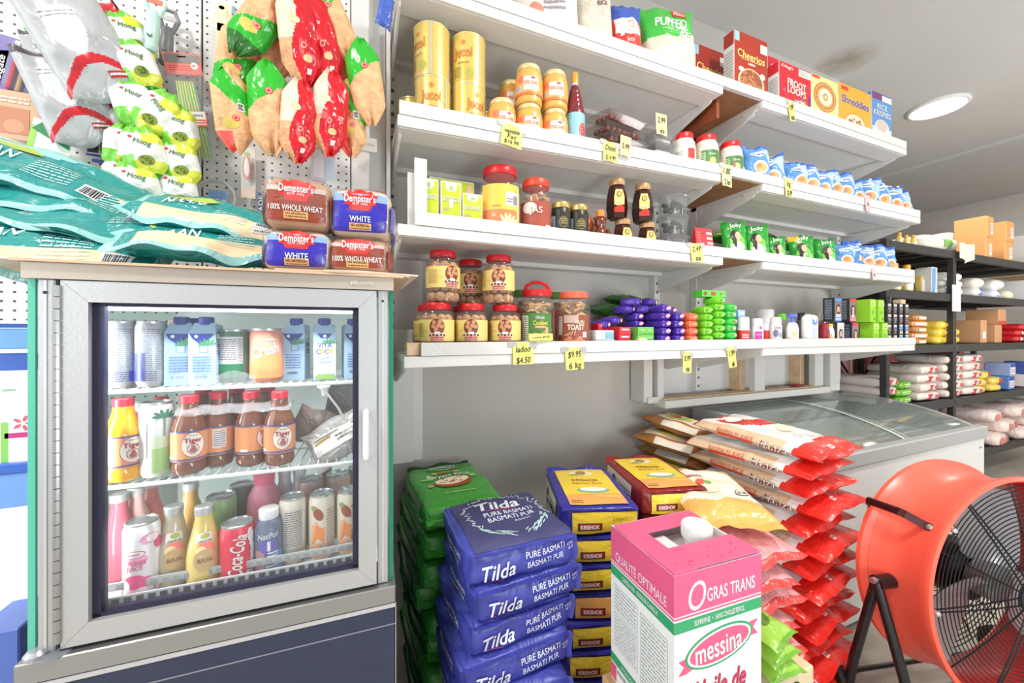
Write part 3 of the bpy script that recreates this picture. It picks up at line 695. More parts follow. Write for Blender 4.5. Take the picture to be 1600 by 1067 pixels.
# ------------------------------------------------------------------ drinks in the chiller
def face(x, y): return math.atan2(-x, y)
def C(u, Y, z): return (XR(u) * Y, Y, z)
TIN = M((196, 198, 200), .28, .8)
def can(name, label, cat, r, h, mat, deco=None, lidded=True, ring=True):
    t = thing(name, label, cat)
    m = MB(); m.lathe([(r*.80,0),(r*.84,.004),(r,.012),(r,h - .014),(r*.90,h - .004)],mat,32); obj('body',m,t)
    m = MB(); m.lathe([(r*.90,h - .004),(r*.91,h),(r*.86,h+.001),(r*.82,h - .003),(.001,h - .003)],TIN,32,caps=False); m.box((-.006,-r*.45,h - .0028),(.006,r*.1,h - .001),TIN); obj('can_end',m,t)
    if deco:
        m = MB(); deco(m, cyl(r), r, h); obj('print', m, t)
    return t
def bottle(name, label, cat, prof, mat, capprof, capmat, deco=None, n=28, liquid=None, lprof=None):
    t = thing(name, label, cat)
    m = MB(); m.lathe(prof, mat, n); obj('body', m, t)
    if liquid: m = MB(); m.lathe(lprof, liquid, n); obj('drink', m, t)
    m = MB(); m.lathe(capprof, capmat, n); obj('cap', m, t)
    if deco: m = MB(); deco(m); obj('label', m, t)
    return t
B_ = M((28, 44, 140), .35); SILV = M((190, 194, 200), .3, .6); BODY = M((210, 212, 216), .35, .2)
def mk_silver(blue):
    def deco(m, c, r, h):
        m.lines(c, -.030, .035, .018, h - .014, 22, M((110, 112, 122), .5), fill=.35, seed=4, seg=8)
        if blue: m.rect(c,-.045,.012,-.010,h*.52,B_,8,1); m.rect(c,-.052,h*.6,-.035,h*.68,M((205,40,60),.4),4,1)
        else: m.rect(c, .022, .02, .05, h - .02, B_, 8, 1); m.rect(c, .008, .012, .03, .034, B_, 6, 1)
        m.lines(c, -.028, .012, .008, .034, 5, M((60, 66, 110), .5), fill=.4, seed=8, seg=6)
    return lambda: can('energy_drink_can', 'x', 'can', .0265, .134, SILV, deco)
place('silver_a',mk_silver(False),C(190,1.03,SH1),face(-.42,1)+.1,label='silver drink can with rows of small print, left end of top chiller shelf')
place('silver_b',mk_silver(True),C(237,1.03,SH1),face(-.38,1),label='silver and blue drink can beside the water cartons, top chiller shelf')
BLUEC = M((168, 200, 222), .5); NAVY = M((40, 54, 140), .45); LEAF = M((70, 140, 92), .5)
def carton(v):
    def f():
        t = thing('water_carton', 'x', 'carton'); w, d, h = .048, .045, .132
        m = MB(); vs = [(-w/2,-d/2,0),(w/2,-d/2,0),(w/2,d/2,0),(-w/2,d/2,0),(-w/2,-d/2,h - .022),(w/2,-d/2,h - .022),(w/2,d/2,h - .005),(-w/2,d/2,h - .005),(-w/2+.006,-d/2+.016,h),(w/2 - .006,-d/2+.016,h)]
        m.add(vs,[(3,2,1,0),(0,1,5,4),(1,2,6,9,5),(2,3,7,6),(3,0,4,8,7),(4,5,9,8),(8,9,6,7)],BLUEC); obj('body',m,t)
        m = MB(); m.lathe([(.014,h - .004),(.014,h+.011),(.012,h+.013)],NAVY,20,(0,.002,0)); obj('cap',m,t)
        fr = front(-d / 2); m = MB()
        m.poly(fr,[(-.022,h - .023),(.022,h - .023),(.012,h - .036),(-.004,h - .045),(-.016,h - .034)] if v else [(-.016,h - .023),(.016,h - .023),(.008,h - .034),(-.008,h - .034)],NAVY)
        m.disc(fr, -.010 if v else 0, h - .029, .0035, .0035, M((220, 226, 236), .5), off=.0012)
        for k in range(6): m.disc(fr,.010+.009*math.cos(k*.6+.2),h - .046+.006*math.sin(k*.6+.2),.008,.002,LEAF,off=.0014+k*.0001,rot=k*.6+.2)
        if v == 0:
            m.rect(fr, -.0235, .010, .0235, .088, M((214, 226, 238), .5), off=.0008)
            m.text(fr,'VITA',0,.082,.012,M((70,56,150),.5),bold=.02,width=.030); m.text(fr,'C',-.013,.067,.011,M((70,56,150),.5),bold=.02); m.text(fr,'C',.005,.067,.011,M((70,56,150),.5),bold=.02)
            m.disc(fr,-.004,.067,.0045,.0055,M((190,190,80),.5)); m.disc(fr,.0145,.067,.0045,.0055,M((190,190,80),.5))
            m.text(fr,'Coconut',.002,.053,.0075,M((60,80,170),.5),shear=.3,width=.032,rot=.14); m.text(fr,'Water',.004,.043,.0075,M((60,80,170),.5),shear=.3,width=.024,rot=.14)
            for k in range(5): m.disc(fr,-.012+k*.007,.008,.006,.007,M((140,178,90),.5),off=.0012+k*.0001)
        else:
            m.rect(fr,-.005,.068,.011,.084,M((110,130,180),.5),off=.0008); m.rect(fr,-.0035,.0695,.0095,.0825,BLUEC,off=.001); m.lines(fr,-.016,.026,.016,.062,6,M((96,122,176),.5),seed=v); m.bars(fr,-.012,.014,.010,.020,M((60,70,110),.5))
        obj('print', m, t)
        sd = plane((w/2,0,0),(0,1,0),(0,0,1)); m = MB(); m.text(sd,'VITA',0,.082,.011,M((40,44,110),.5),bold=.02,width=.028); m.text(sd,'COCO',0,.067,.011,M((40,44,110),.5),bold=.02,width=.030); m.rect(sd,-.018,.098,.004,.108,WHITE)
        obj('side_print', m, t); return t
    return f
for key,u,Y,r,lab in (('c1',284,1.04,-.35,'blue water carton with slanted navy top, right of the silver cans'),('c1',322,1.03,-.5,'blue water carton showing its side lettering, left of the green and white can'),
                          ('c1',463,1.05,-.45,'blue water carton turned sideways, left of the carton lettered in front'),('c0',507,1.02,.05,'blue water carton with its front lettering facing out'),
                          ('c1',552,1.03,.25,'blue water carton against the right edge of the chiller door'),('c1',300,1.12,.1,'blue water carton with navy cap in the row behind, top chiller shelf')):
    p = C(u, Y, SH1); place(key, carton(0 if key == 'c0' else 1), p, face(p[0], p[1]) + r * .6, label=lab)
def deco_green(m, c, r, h):
    m.rect(c,-.036,.012,.016,.042,M((26,120,76),.4),8,1); m.rect(c,-.036,.042,.016,h - .016,M((226,224,222),.5),8,1)
    m.lines(c,-.032,.05,.004,h - .02,10,M((130,120,124),.5),off=.0012,seed=3,seg=6); m.lines(c,.006,.045,.014,h - .02,16,M((130,120,124),.5),off=.0012,seed=9)
p = C(366,1.05,SH1); place('gcan',lambda: can('soda_can','green can with a white panel of small print on the top chiller shelf','can',.033,.118,M((92,130,108),.35),deco_green),p,face(p[0],p[1]))
def deco_crush(m, c, r, h):
    m.rect(c,-.05,.010,.05,.045,M((232,146,86),.4),14,1); m.disc(c,.0,.045,.03,.02,M((240,160,96),.4),rings=3,off=.001); m.text(c,'Crush',-.006,.072,.022,M((240,230,226),.5),bold=.03,shear=.25,rot=.3,width=.052); m.lines(c,-.012,h - .028,.012,h - .02,1,M((240,220,210),.5))
p = C(417,1.03,SH1); place('ocan',lambda: can('soda_can','orange and pink soda can with white slanted lettering on the top chiller shelf','can',.033,.120,M((228,150,124),.35),deco_crush),p,face(p[0],p[1])+.1)
def simple_cap(name, label, c, u, Y, z, body):
    def f():
        return bottle(name,label,'bottle',[(.026,0),(.028,.008),(.028,.09),(.014,.118),(.013,.124)],M(body,.35),[(.0145,.124),(.0145,.142),(.012,.144)],M(c,.35))
    p = C(u, Y, z); return place((name, c, u, z), f, p)
simple_cap('juice_bottle','bottle with bright red cap behind the water cartons, top chiller shelf',(226,44,60),318,1.2,SH1,(228,180,170)); simple_cap('juice_bottle','bottle with pale pink cap behind the first water carton, top chiller shelf',(246,190,190),275,1.2,SH1,(240,226,220))

# middle shelf: amber malt bottles, one tall white can, grey packets
def malt(col, band):
    def f():
        t = thing('malt_bottle', 'x', 'bottle'); r = .0300
        m = MB(); pr = [(.020,0),(.027,.004),(r,.014),(r - .002,.026),(r,.030),(r,.094),(r - .001,.100),(.026,.110),(.0185,.130),(.016,.142),(.0165,.147),(.0145,.15)]
        m.lathe(pr, M(col, .12, spec=.8), 32); obj('body', m, t)
        m = MB(); m.lathe([(.0165,.149),(.0165,.163),(.015,.165)],M((214,36,58),.35),26); obj('cap',m,t)
        c = cyl(r+.0004); m = MB(); m.rect(c,-.085,.030,.085,.092,M(band,.45),32,1); m.rect(c,-.085,.0895,.085,.0925,M((84,84,140),.4),32,1,.001); m.rect(c,-.085,.0315,.085,.036,M((104,88,130),.4),32,1,.001)
        m.disc(c,.006,.064,.0195,.026,M((150,50,70),.5),off=.001,rings=3); m.disc(c,.006,.064,.0185,.025,M((240,226,214),.5),off=.0014,rings=3)
        m.text(c,'Tiger',.006,.074,.0095,M((176,30,50),.5),off=.0019,bold=.04,width=.029); m.lines(c,-.002,.082,.014,.085,1,M((120,140,110),.5),off=.0018)
        m.disc(c,.006,.056,.010,.0105,M((150,60,76),.5),off=.0018); m.disc(c,.006,.056,.0088,.0093,M((236,214,200),.5),off=.0021); m.disc(c,.006,.053,.006,.005,M((176,92,92),.5),off=.0024); m.disc(c,.006,.060,.0035,.0035,M((176,100,96),.5),off=.0024)
        m.rect(c,-.044,.036,-.03,.041,WHITE,3,1,.001); m.rect(c,.036,.046,.06,.086,M((226,222,218),.5),6,1,.001); m.lines(c,.038,.048,.058,.084,8,M((130,120,120),.5),off=.0014)
        obj('label', m, t); return t
    return f
for key,col,band,u,Y,rr,lab in (('m0',(250,176,30),(236,150,104),193,1.02,.25,'bright yellow malt drink bottle at the left of the middle chiller shelf'),
                                      ('m1',(120,70,44),(222,146,92),296,1.02,0,'brown malt drink bottle with round emblem, right of the tall white can'),
                                      ('m1',(120,70,44),(222,146,92),341,1.05,-1.5,'brown malt drink bottle showing its text panel, second of the brown ones'),
                                      ('m1',(120,70,44),(222,146,92),393,1.03,.75,'pale brown malt drink bottle behind the plastic film, third of the brown ones'),
                                      ('m1',(120,70,44),(222,146,92),437,1.01,0,'brown malt drink bottle with round emblem, next to the grey packets'),
                                      ('m1',(120,70,44),(222,146,92),318,1.12,.4,'brown malt drink bottle in the row behind, between the first two'),('m1',(120,70,44),(222,146,92),370,1.13,-.5,'brown malt drink bottle in the row behind, between the second and third'),
                                      ('m1',(120,70,44),(222,146,92),418,1.13,.2,'brown malt drink bottle in the row behind, between the third and fourth')):
    p = C(u, Y, SH2); place(key, malt(col, band), p, face(p[0], p[1]) + rr, label=lab)
def deco_palm(m, c, r, h):
    m.rect(c,-.008,.010,.04,.060,M((164,206,130),.5),10,1); m.rect(c,-.008,.06,.04,.085,M((204,222,190),.5),10,1); m.rect(c,-.034,.04,-.016,.115,M((206,204,196),.5),4,1,.001); m.rect(c,-.033,.041,-.017,.114,M((232,231,226),.5),4,1,.0014)
    for k in range(6): m.disc(c,.012+.010*math.cos(k*.63),h - .028+.006*math.sin(k*.63),.010,.003,M((60,130,104),.5),rot=k*.63,off=.001+k*.0001)
    m.rect(c, .010, h - .07, .014, h - .03, M((120, 160, 130), .5))
p = C(245,1.03,SH2); place('palm',lambda: can('coconut_drink_can','tall white drink can with a green palm print on the middle chiller shelf','can',.0285,.152,M((228,228,222),.4),deco_palm),p,face(p[0],p[1]))
simple_cap('juice_bottle','bottle with red cap behind the tall white can, middle chiller shelf',(214,40,60),252,1.17,SH2,(120,130,160)); simple_cap('juice_bottle','pink juice bottle behind the yellow malt bottle, middle chiller shelf',(236,236,238),212,1.1,SH2,(232,110,150))
def packet(name,label,w,h,tk,mat,seed,deco=None,cat='packet',matfn=None,pinch=.08,nu=10,nv=12,wr=.004):
    f = pillowmap(w,h,tk,seed,pinch,wr); m = MB(); pillow(m,f,mat,nu,nv,matfn); o = obj(name,m,None,cat=cat,label=label,ang=60)
    if deco:
        d = MB(); deco(d, on_pillow(f, w, h)); obj('print', d, o)
    return o
GF = CLEAR((150, 140, 134), .35, .2, 'grey_film', .3)
def dgrey(m, mp):
    m.rect(mp,-.06,-.02,.06,.02,M((226,222,214),.5),8,3); m.rect(mp,-.06,.014,.06,.017,M((90,84,70),.5),8,1,.001); m.rect(mp,-.055,.004,-.01,.012,M((170,140,70),.5),4,1,.001); m.lines(mp,0,-.01,.05,.008,2,M((120,110,100),.5))
p = C(497,1.08,SH2+.055); o = packet('net_packet','crumpled grey brown film packet beside the last malt bottle',.13,.11,.05,FOIL((150,128,116),.25,.6),3.1); o.location = p; o.rotation_euler = (.5,.5,.1)
p = C(530,1.02,SH2+.042); o = packet('net_packet','crumpled grey film packet with a white printed band, right end of the middle chiller shelf',.15,.10,.05,FOIL((176,170,166),.22,.7),7.7,dgrey); o.location = p; o.rotation_euler = (-.35,-.5,-.1)
p = C(545,1.12,SH2+.10); o = packet('net_packet','dark grey folded film packet behind the others, right end of the middle chiller shelf',.12,.12,.04,FOIL((132,124,120),.3,.6),5.2); o.location = p; o.rotation_euler = (.2,.2,0)
t = thing('plastic_hanger','white plastic hook with a thin rod hanging under the top chiller shelf','hook',C(506,.99,SH1 - .006)); m = MB(); m.lathe([(.004,0),(.014,-.004),(.014,-.010),(.006,-.016),(.004,-.03)],WHITE,14,fx=1,fy=.5); obj('hook',m,t)
m = MB(); m.tube([(.004,0,-.02),(.03,.01,-.062),(.045,.015,-.095)],.0025,WHITE,8); obj('rod',m,t)
# frayed clear film lying along the two upper shelf edges
FILM = CLEAR((240, 238, 240), .78, .2, 'film', .5)
t = thing('plastic_film','torn clear shrink film left round the malt bottles on the middle chiller shelf','film')
m = MB(); a, b = C(270, .985, SH2 + .125), C(452, .975, SH2 + .128)
m.grid(lambda s,k: (a[0]+(b[0] - a[0])*s,a[1]+.05*k*1.4+.003*math.sin(s*40),a[2]+.016*math.sin(k*PI)+.0015*math.sin(s*31+k*3)),40,6,FILM); obj('sheet',m,t)
t = thing('plastic_film', 'torn clear shrink film along the front edge of the top chiller shelf', 'film')
m = MB(); a, b = C(272, .985, SH1 + .001), C(400, .98, SH1 + .001)
m.grid(lambda s,k: (a[0]+(b[0] - a[0])*s,a[1] - .003+.003*math.sin(s*30),a[2]+(.024+.006*math.sin(s*11))*k),30,4,FILM); obj('sheet',m,t)

# bottom deck
def deco_lychee(m, c, r, h):
    PK = M((222, 74, 130), .4); PP = M((236, 160, 196), .4)
    m.rect(c,-.05,.008,.05,.03,M((244,206,222),.4),14,1); m.disc(c,-.012,.038,.017,.014,PK); m.disc(c,.006,.034,.011,.010,PK); m.disc(c,.002,.018,.016,.007,M((246,230,236),.4),off=.001); m.disc(c,-.028,.03,.010,.013,M((246,230,236),.4),off=.001)
    m.disc(c,.012,h - .030,.016,.010,PP); m.disc(c,.016,h - .030,.010,.008,M((246,236,240),.4),off=.0012); m.disc(c,.028,h - .044,.010,.012,PK); m.disc(c,-.006,h - .068,.015,.010,PP)
    m.text(c,'LYCHEE',-.010,.075,.008,PK,bold=.02,width=.032); m.text(c,'JUICE',-.011,.065,.008,PK,bold=.02,width=.024); m.disc(c,-.012,.092,.017,.007,PK); m.disc(c,-.012,.092,.0155,.0058,WHITE,off=.0014); m.lines(c,-.022,.0895,-.003,.0945,1,PK,off=.0018)
p = C(222,1.005,DECKZ); place('lychee',lambda: can('lychee_juice_can','white and pink fruit juice can at the left of the bottom chiller shelf','can',.0285,.148,M((234,232,236),.4),deco_lychee),p,face(p[0],p[1]))
def basil(tone):
    def f():
        r = .030; pr = [(.022,0),(.028,.004),(r,.014),(r,.062),(.027,.085),(.019,.118),(.0155,.138),(.016,.146)]
        def deco(m):
            c = cyl(r + .0004); m.disc(c, .002, .060, .021, .022, M((206, 170, 120), .5), off=.0008, rings=3)
            def cone(x,z,off=0): rr = r+(.019 - r)*max(0,(z - .062)/.056)+off+.0012; return Vector((rr*math.sin(x/r),-rr*math.cos(x/r),z))
            m.disc(cone,.002,.082,.016,.012,M((236,120,110),.5)); m.disc(cone,-.006,.078,.010,.010,M((240,206,150),.5),off=.0014); m.rect(cone,-.018,.095,.018,.112,M((236,236,232),.5),6,1,.0004); m.disc(cone,.002,.106,.010,.005,M((170,176,80),.5),off=.001); m.lines(cone,-.012,.094,.014,.1,1,M((130,120,110),.5),off=.0012)
            m.text(c, 'BASIL', .002, .060, .008, M((150, 110, 80), .5), bold=.02, width=.026)
        return bottle('basil_seed_drink','x','bottle',pr,M(tone,.12,spec=.8),[(.0165,.146),(.0165,.160),(.015,.162)],M((206,206,208),.3,.6),deco)
    return f
p = C(272,1.025,DECKZ); place('bas1',basil((196,186,160)),p,face(p[0],p[1]),label='grey basil seed drink bottle with a fruit label, left of its yellow neighbour')
p = C(319,1.0,DECKZ); place('bas2',basil((222,196,112)),p,face(p[0],p[1]),label='yellow basil seed drink bottle with a fruit label, beside the red cola can')
def deco_coke(m, c, r, h):
    m.text(c,'Coca-Cola',-.006,h*.5,.024,WHITE,bold=.03,shear=.25,rot=PI/2 - .12,width=.085,arc=.004); m.rect(c,.022,.014,.030,h - .018,M((226,222,222),.4),2,1)
    for k in range(8): m.disc(c,.026+.006*math.sin(k*.7),.018+k*.012,.005,.009,M((226,222,222),.4),off=.001)
    m.disc(c,.016,.018,.004,.004,WHITE,off=.0014); m.rect(c,.034,.012,.055,h - .016,M((96,40,60),.4),5,1)
p = C(371,.995,DECKZ); place('cola',lambda: can('cola_can','red cola can with white script lettering at the front of the bottom chiller shelf','can',.0315,.118,M((206,40,68),.3),deco_coke),p,face(p[0],p[1])+.1)
def natpol():
    r = .028
    def deco(m):
        c = cyl(r+.0003); m.text(c,'NatPol',-.002,.086,.012,M((220,224,232),.5),bold=.02,shear=.15,width=.038,rot=.06); m.disc(c,0,.062,.017,.016,M((104,92,184),.5)); m.text(c,'1',0,.064,.020,WHITE,bold=.06)
        for k in range(5): m.rect(c,-.006+.001*k,.018+k*.007,.018,.0215+k*.007,M((216,222,230),.5),4,1,.001)
        m.rect(c,.014,.01,.03,.045,M((88,150,206),.5),4,1); m.rect(c,-.028,.01,-.008,.055,M((176,130,140),.5),4,1)
    return bottle('yogurt_drink','blue grey drink bottle with white cap and purple mark beside the cola can','bottle',[(.024,0),(.028,.005),(r,.012),(r,.098),(.022,.112),(.017,.117)],M((96,108,132),.35),[(.0185,.116),(.0195,.118),(.0195,.135),(.018,.137)],M((240,240,240),.4),deco)
p = C(420, 1.0, DECKZ); place('natpol', natpol, p, face(p[0], p[1]))
p = C(413,1.10,DECKZ); place('pinkb',lambda: bottle('pink_drink_bottle','pink drink bottle with a wide pink cap behind the blue grey one','bottle',[(.030,0),(.036,.006),(.036,.11),(.033,.135),(.022,.155),(.020,.162)],M((226,140,160),.2),[(.022,.160),(.023,.185),(.021,.188)],M((236,110,136),.35)),p)
p = C(345,1.09,DECKZ); place('greenc',lambda: can('soda_can','green soda can behind the cola can, bottom chiller shelf','can',.031,.148,M((150,190,130),.3)),p)
p = C(380,1.16,DECKZ); place('darkc',lambda: can('soda_can','dark olive can in the back row of the bottom chiller shelf','can',.031,.145,M((120,126,110),.3)),p)
CREAM = M((226, 216, 198), .4)
def deco_text(m, c, r, h):
    m.rect(c,-.018,.04,.022,h - .022,M((214,208,200),.5),8,1); m.lines(c,-.016,.042,.020,h - .026,16,M((120,112,108),.5),off=.0012,seed=2,seg=6,fill=.4); m.rect(c,-.05,.028,.05,.0295,M((190,150,120),.5),14,1,.001); m.bars(c,-.006,.014,.014,.026,INK); m.disc(c,-.030,.07,.006,.03,M((200,140,110),.5))
p = C(457,1.02,DECKZ); place('textc',lambda: can('tamarind_drink_can','cream can with its column of small print and barcode facing out, bottom chiller shelf','can',.0275,.148,CREAM,deco_text),p,face(p[0],p[1]))
def deco_tam(lead):
    def f(m, c, r, h):
        OR = M((236, 140, 70), .4); BR = M((160, 80, 60), .45)
        m.poly(c,[(-.024,.035),(.010,.035),(.006,.075),(-.012,.092),(-.022,.08)],M((244,176,120),.4)); m.poly(c,[(-.020,.040),(.004,.040),(.002,.074),(-.012,.084)],OR,off=.0012); m.disc(c,-.008,h - .040,.010,.016,BR,rot=.5); m.disc(c,-.018,h - .026,.007,.006,M((140,160,90),.5)); m.disc(c,-.011,.03,.010,.012,M((232,170,120),.4),off=.0014); m.rect(c,-.024,.010,.004,.02,M((230,150,100),.5),5,1)
        if lead: m.disc(c,.018,h - .030,.014,.009,M((214,60,84),.4)); m.disc(c,.018,h - .030,.0125,.0075,WHITE,off=.0013); m.text(c,'Pico',.018,h - .030,.009,M((200,40,70),.5),off=.0018,bold=.03,width=.020); m.text(c,'TAMARIND',.015,h - .054,.0065,M((200,80,90),.5),width=.034); m.text(c,'DRINK',.018,h - .064,.0065,M((200,80,90),.5),width=.020); m.disc(c,.018,.045,.014,.016,M((150,140,130),.5)); m.disc(c,.012,.06,.008,.007,M((150,170,110),.5))
        else: m.lines(c, .010, .02, .026, h - .03, 14, M((190, 160, 140), .5), seed=5)
    return f
p = C(503,1.015,DECKZ); place('tam1',lambda: can('tamarind_drink_can','cream and orange drink can, second from right on bottom chiller shelf','can',.0275,.148,CREAM,deco_tam(False)),p,face(p[0],p[1]))
p = C(546,1.01,DECKZ); place('tam2',lambda: can('tamarind_drink_can','cream fruit drink can with pink oval at the right end, bottom chiller shelf','can',.0275,.148,CREAM,deco_tam(True)),p,face(p[0],p[1]))
for u,Y,lab in ((486,1.10,'plain silver topped can in the back row between the print can and orange can'),(528,1.11,'silver topped can in the back row behind the two orange fruit cans'),(560,1.14,'silver topped can in the back row at the right corner')):
    place('backcan',lambda: can('soda_can','x','can',.03,.158,M((170,140,130),.35)),C(u,Y,DECKZ),label=lab)
def clearb(c):
    return lambda: bottle('glass_juice_bottle','x','bottle',[(.024,0),(.028,.006),(.028,.10),(.014,.145),(.0135,.165)],M(c,.12,spec=.8),[(.0155,.164),(.0155,.178),(.014,.18)],M((214,214,216),.3,.4))
for i,(u,Y,c,lab) in enumerate(((186,1.09,(232,120,140),'pink juice bottle at the far left of the bottom chiller shelf'),(213,1.12,(240,200,196),'pale pink juice bottle behind the lychee can'),(236,1.16,(238,150,150),'second pale pink bottle behind the lychee can'),(298,1.11,(226,176,100),'orange juice bottle behind the two basil seed drinks'),
                                (445,1.14,(214,214,216),'pale bottle with silver cap behind the print can'),(468,1.13,(206,206,210),'pale bottle with silver cap, right one of the pair in the back row'),(510,1.18,(150,90,80),'brown bottle in the far back row of the bottom chiller shelf'))):
    place(('clearb', c), clearb(c), C(u, Y, DECKZ), label=lab)

# ------------------------------------------------------------------ on top of the chiller
TOPZ = ZT + .030
CARD = M((206,178,150),.8,var=.08,vscale=12,bump=.05); CARDL = M((228,214,198),.8,var=.06,vscale=10)
def sheet(pts, z, t_, mat, lab, nm='cardboard_sheet'):
    m = MB(); m.prism(pts, z, z + t_, mat, 'z'); return obj(nm, m, label=lab, cat='cardboard')
def ch_pt(x, y): c, s = math.cos(CH_A), math.sin(CH_A); return (-.477 + x * c - y * s, .95 + x * s + y * c)
sheet([ch_pt(*q) for q in ((-.06,-.028),(.33,-.03),(.585,-.024),(.59,.44),(-.06,.44))],TOPZ+.0005,.0045,CARD,'large brown cardboard sheet lying on top of the chiller')
sheet([ch_pt(*q) for q in ((-.20,.00),(.0,-.01),(.10,.02),(.12,.40),(-.22,.40))],TOPZ+.0055,.004,CARDL,'pale cardboard sheet under the teal bags at the left of the chiller')
sheet([ch_pt(*q) for q in ((.33,-.022),(.45,-.03),(.575,-.02),(.60,.0),(.59,.4),(.34,.4))],TOPZ+.0055,.004,CARD,'torn cardboard sheet under the bread loaves')
sheet([ch_pt(*q) for q in ((.42,-.014),(.5,-.02),(.62,.005),(.60,.3),(.42,.32))],TOPZ+.010,.003,CARDL,'thin curled cardboard flap at the right corner under the bread')
LZ = TOPZ + .0135
def loaf(brown, h):
    def f():
        t = thing('bread_loaf', 'x', 'bread'); w, d = .128, .21
        bread = M((226,204,172),.7,var=.08,vscale=20) if not brown else M((190,146,112),.7,var=.1,vscale=20)
        bm = brickmap(w,d,h,.022,.006,.003,2.0 if brown else 5.0); m = MB(); brick(m,w,d,h,bread,bm,(10,10,6)); obj('loaf',m,t)
        W = M((146,62,40),.32,bump=.15,bscale=40) if brown else M((54,46,170),.3,bump=.15,bscale=40)
        b2 = brickmap(w+.004,d+.004,h+.003,.022,.006,.003,2.0 if brown else 5.0); F = on_front(b2,d+.004); m = MB()
        m.rect(F, -.057, .012 if brown else .004, .057, h * .70, W, 14, 8, .0008)
        if not brown: m.rect(F, -.059, h * .70, .059, h * .86, M((140, 172, 216), .35), 14, 2, .0006)
        else: m.rect(F, -.057, h * .70, .057, h * .80, M((206, 186, 176), .4), 14, 2, .0005)
        m.rect(on_right(b2,w+.004),-.10,.012,.06,h*.7,W,8,5,.0006); m.rect(on_left(b2,w+.004),-.06,.012,.10,h*.7,W,8,5,.0006)
        cy = h * .74; s_ = h / .11
        pts = []
        for x,y in ((-.036,-.012),(-.027,-.002),(-.039,.010),(-.029,.012),(-.024,.022),(-.015,.016),(-.009,.025),(0,.031),(.009,.025),(.015,.016),(.024,.022),(.029,.012),(.039,.010),(.03,-.002),(.036,-.012),(.024,-.013),(.021,-.026),(-.021,-.026),(-.024,-.013)): pts.append((x,cy+y*s_))
        m.poly(F, pts, M((222, 46, 40), .4), off=.0016)
        m.text(F,"Dempster's",0,cy+.002,.0165*s_ ** .5,WHITE,off=.0026,bold=.035,width=.066); m.text(F,'EST  1906',0,cy - .011*s_,.0045,WHITE,off=.0026,width=.032)
        if brown: m.text(F, '100% WHOLE WHEAT', 0, h * .36, .0115, WHITE, off=.0022, bold=.02, width=.100)
        else: m.text(F, 'WHITE', 0, h * .32, .0125, WHITE, off=.0022, bold=.02, width=.044)
        zb = h * .10 if not brown else h * .16
        m.rect(F,-.023,zb,.023,zb+.0135,M((230,178,110),.5),4,2,.0016); m.text(F,'NO ARTIFICIAL',0,zb+.0092,.0045,M((70,44,30),.6),off=.0024,bold=.02,width=.040); m.lines(F,-.02,zb+.001,.02,zb+.0055,1,M((120,80,50),.6),off=.0024)
        obj('wrapper_print', m, t)
        m = MB(); b3 = brickmap(w+.007,d+.008,h+.006,.022,.007,.006,8.0,16); brick(m,w+.007,d+.008,h+.006,CLEAR((252,252,254),.965,.12,'bread_film',.5),b3,(14,14,8)); obj('clear_wrap',m,t,(0,0,-.002))
        return t
    return f
for key,br,h,u,v,Y,lab in (('lf1',False,.084,467,417,1.045,'white bread loaf in blue wrapper at the bottom left of the four loaves'),('lf2',True,.080,567,424,1.045,'whole wheat loaf in brown wrapper at the bottom right of the four loaves'),
                                 ('lf3',True,.106,468,352,1.045,'whole wheat loaf in brown wrapper on top of the blue wrapped loaf'),('lf4',False,.104,571,366,1.045,'white bread loaf in blue wrapper on top of the brown wrapped loaf')):
    low = key in ('lf1', 'lf2'); z = LZ if low else LZ + (.0905 if key == 'lf3' else .0865)
    place(key,loaf(br,h),(XR(u)*.94+.0,Y,z),CH_A+(.02 if key in ('lf1',) else .0 if key == 'lf3' else -.05),label=lab)

TEAL = FOIL((38,142,140),.25,.45,30); TEALD = FOIL((26,120,120),.25,.45,30); NAANM = M((232,212,172),.7,var=.15,vscale=25); CLR = FOIL((150,204,202),.2,.5,35); LIME = M((170,190,84),.5); YEL = M((222,214,120),.5)
def naan(v):
    def f():
        w, h, tk = .40, .24, .062
        fm = pillowmap(w, h, tk, v * 2.3 + .7, .02, .010, pw=3.0)
        def mf(a, b):
            e = a * .9 + .35 * b
            if abs(a) > .88 or abs(b) > .93: return CLR
            if v % 3 == 0: return NAANM if (.15 < e < .62 and abs(b) < .6) else TEAL
            if v % 3 == 1: return NAANM if b < -.45 and abs(a) < .75 else (TEALD if b > .5 else TEAL)
            return CLR if b > .35 + .3 * a else TEAL
        m = MB(); pillow(m,fm,TEAL,56,48,mf,(lambda a,b: CLR if abs(a) > .85 else TEALD)); o = obj('naan_bag',m,None,cat='bag',ang=70)
        mp = on_pillow(fm, w, h); d = MB()
        d.poly(mp,[(-.14,.01),(-.05,.012),(-.02,.03),(-.05,.05),(-.13,.05),(-.15,.03)],LIME,off=.001)
        d.text(mp,'NAAN',-.085,-.018,.028,M((226,238,236),.5),bold=.02,shear=.15,width=.095,off=.0016)
        d.lines(mp,.0,-.085,.08,-.02,7,M((190,226,224),.5),seed=v,seg=4,fill=.3); d.rect(mp,-.16,.075,.16,.079,YEL,16,1,.0012)
        d.rect(mp,.10,-.095,.15,-.06,M((214,218,220),.5),3,2,.0012); d.bars(mp,.105,-.092,.145,-.066,INK,off=.002)
        obj('print', d, o); return o
    return f
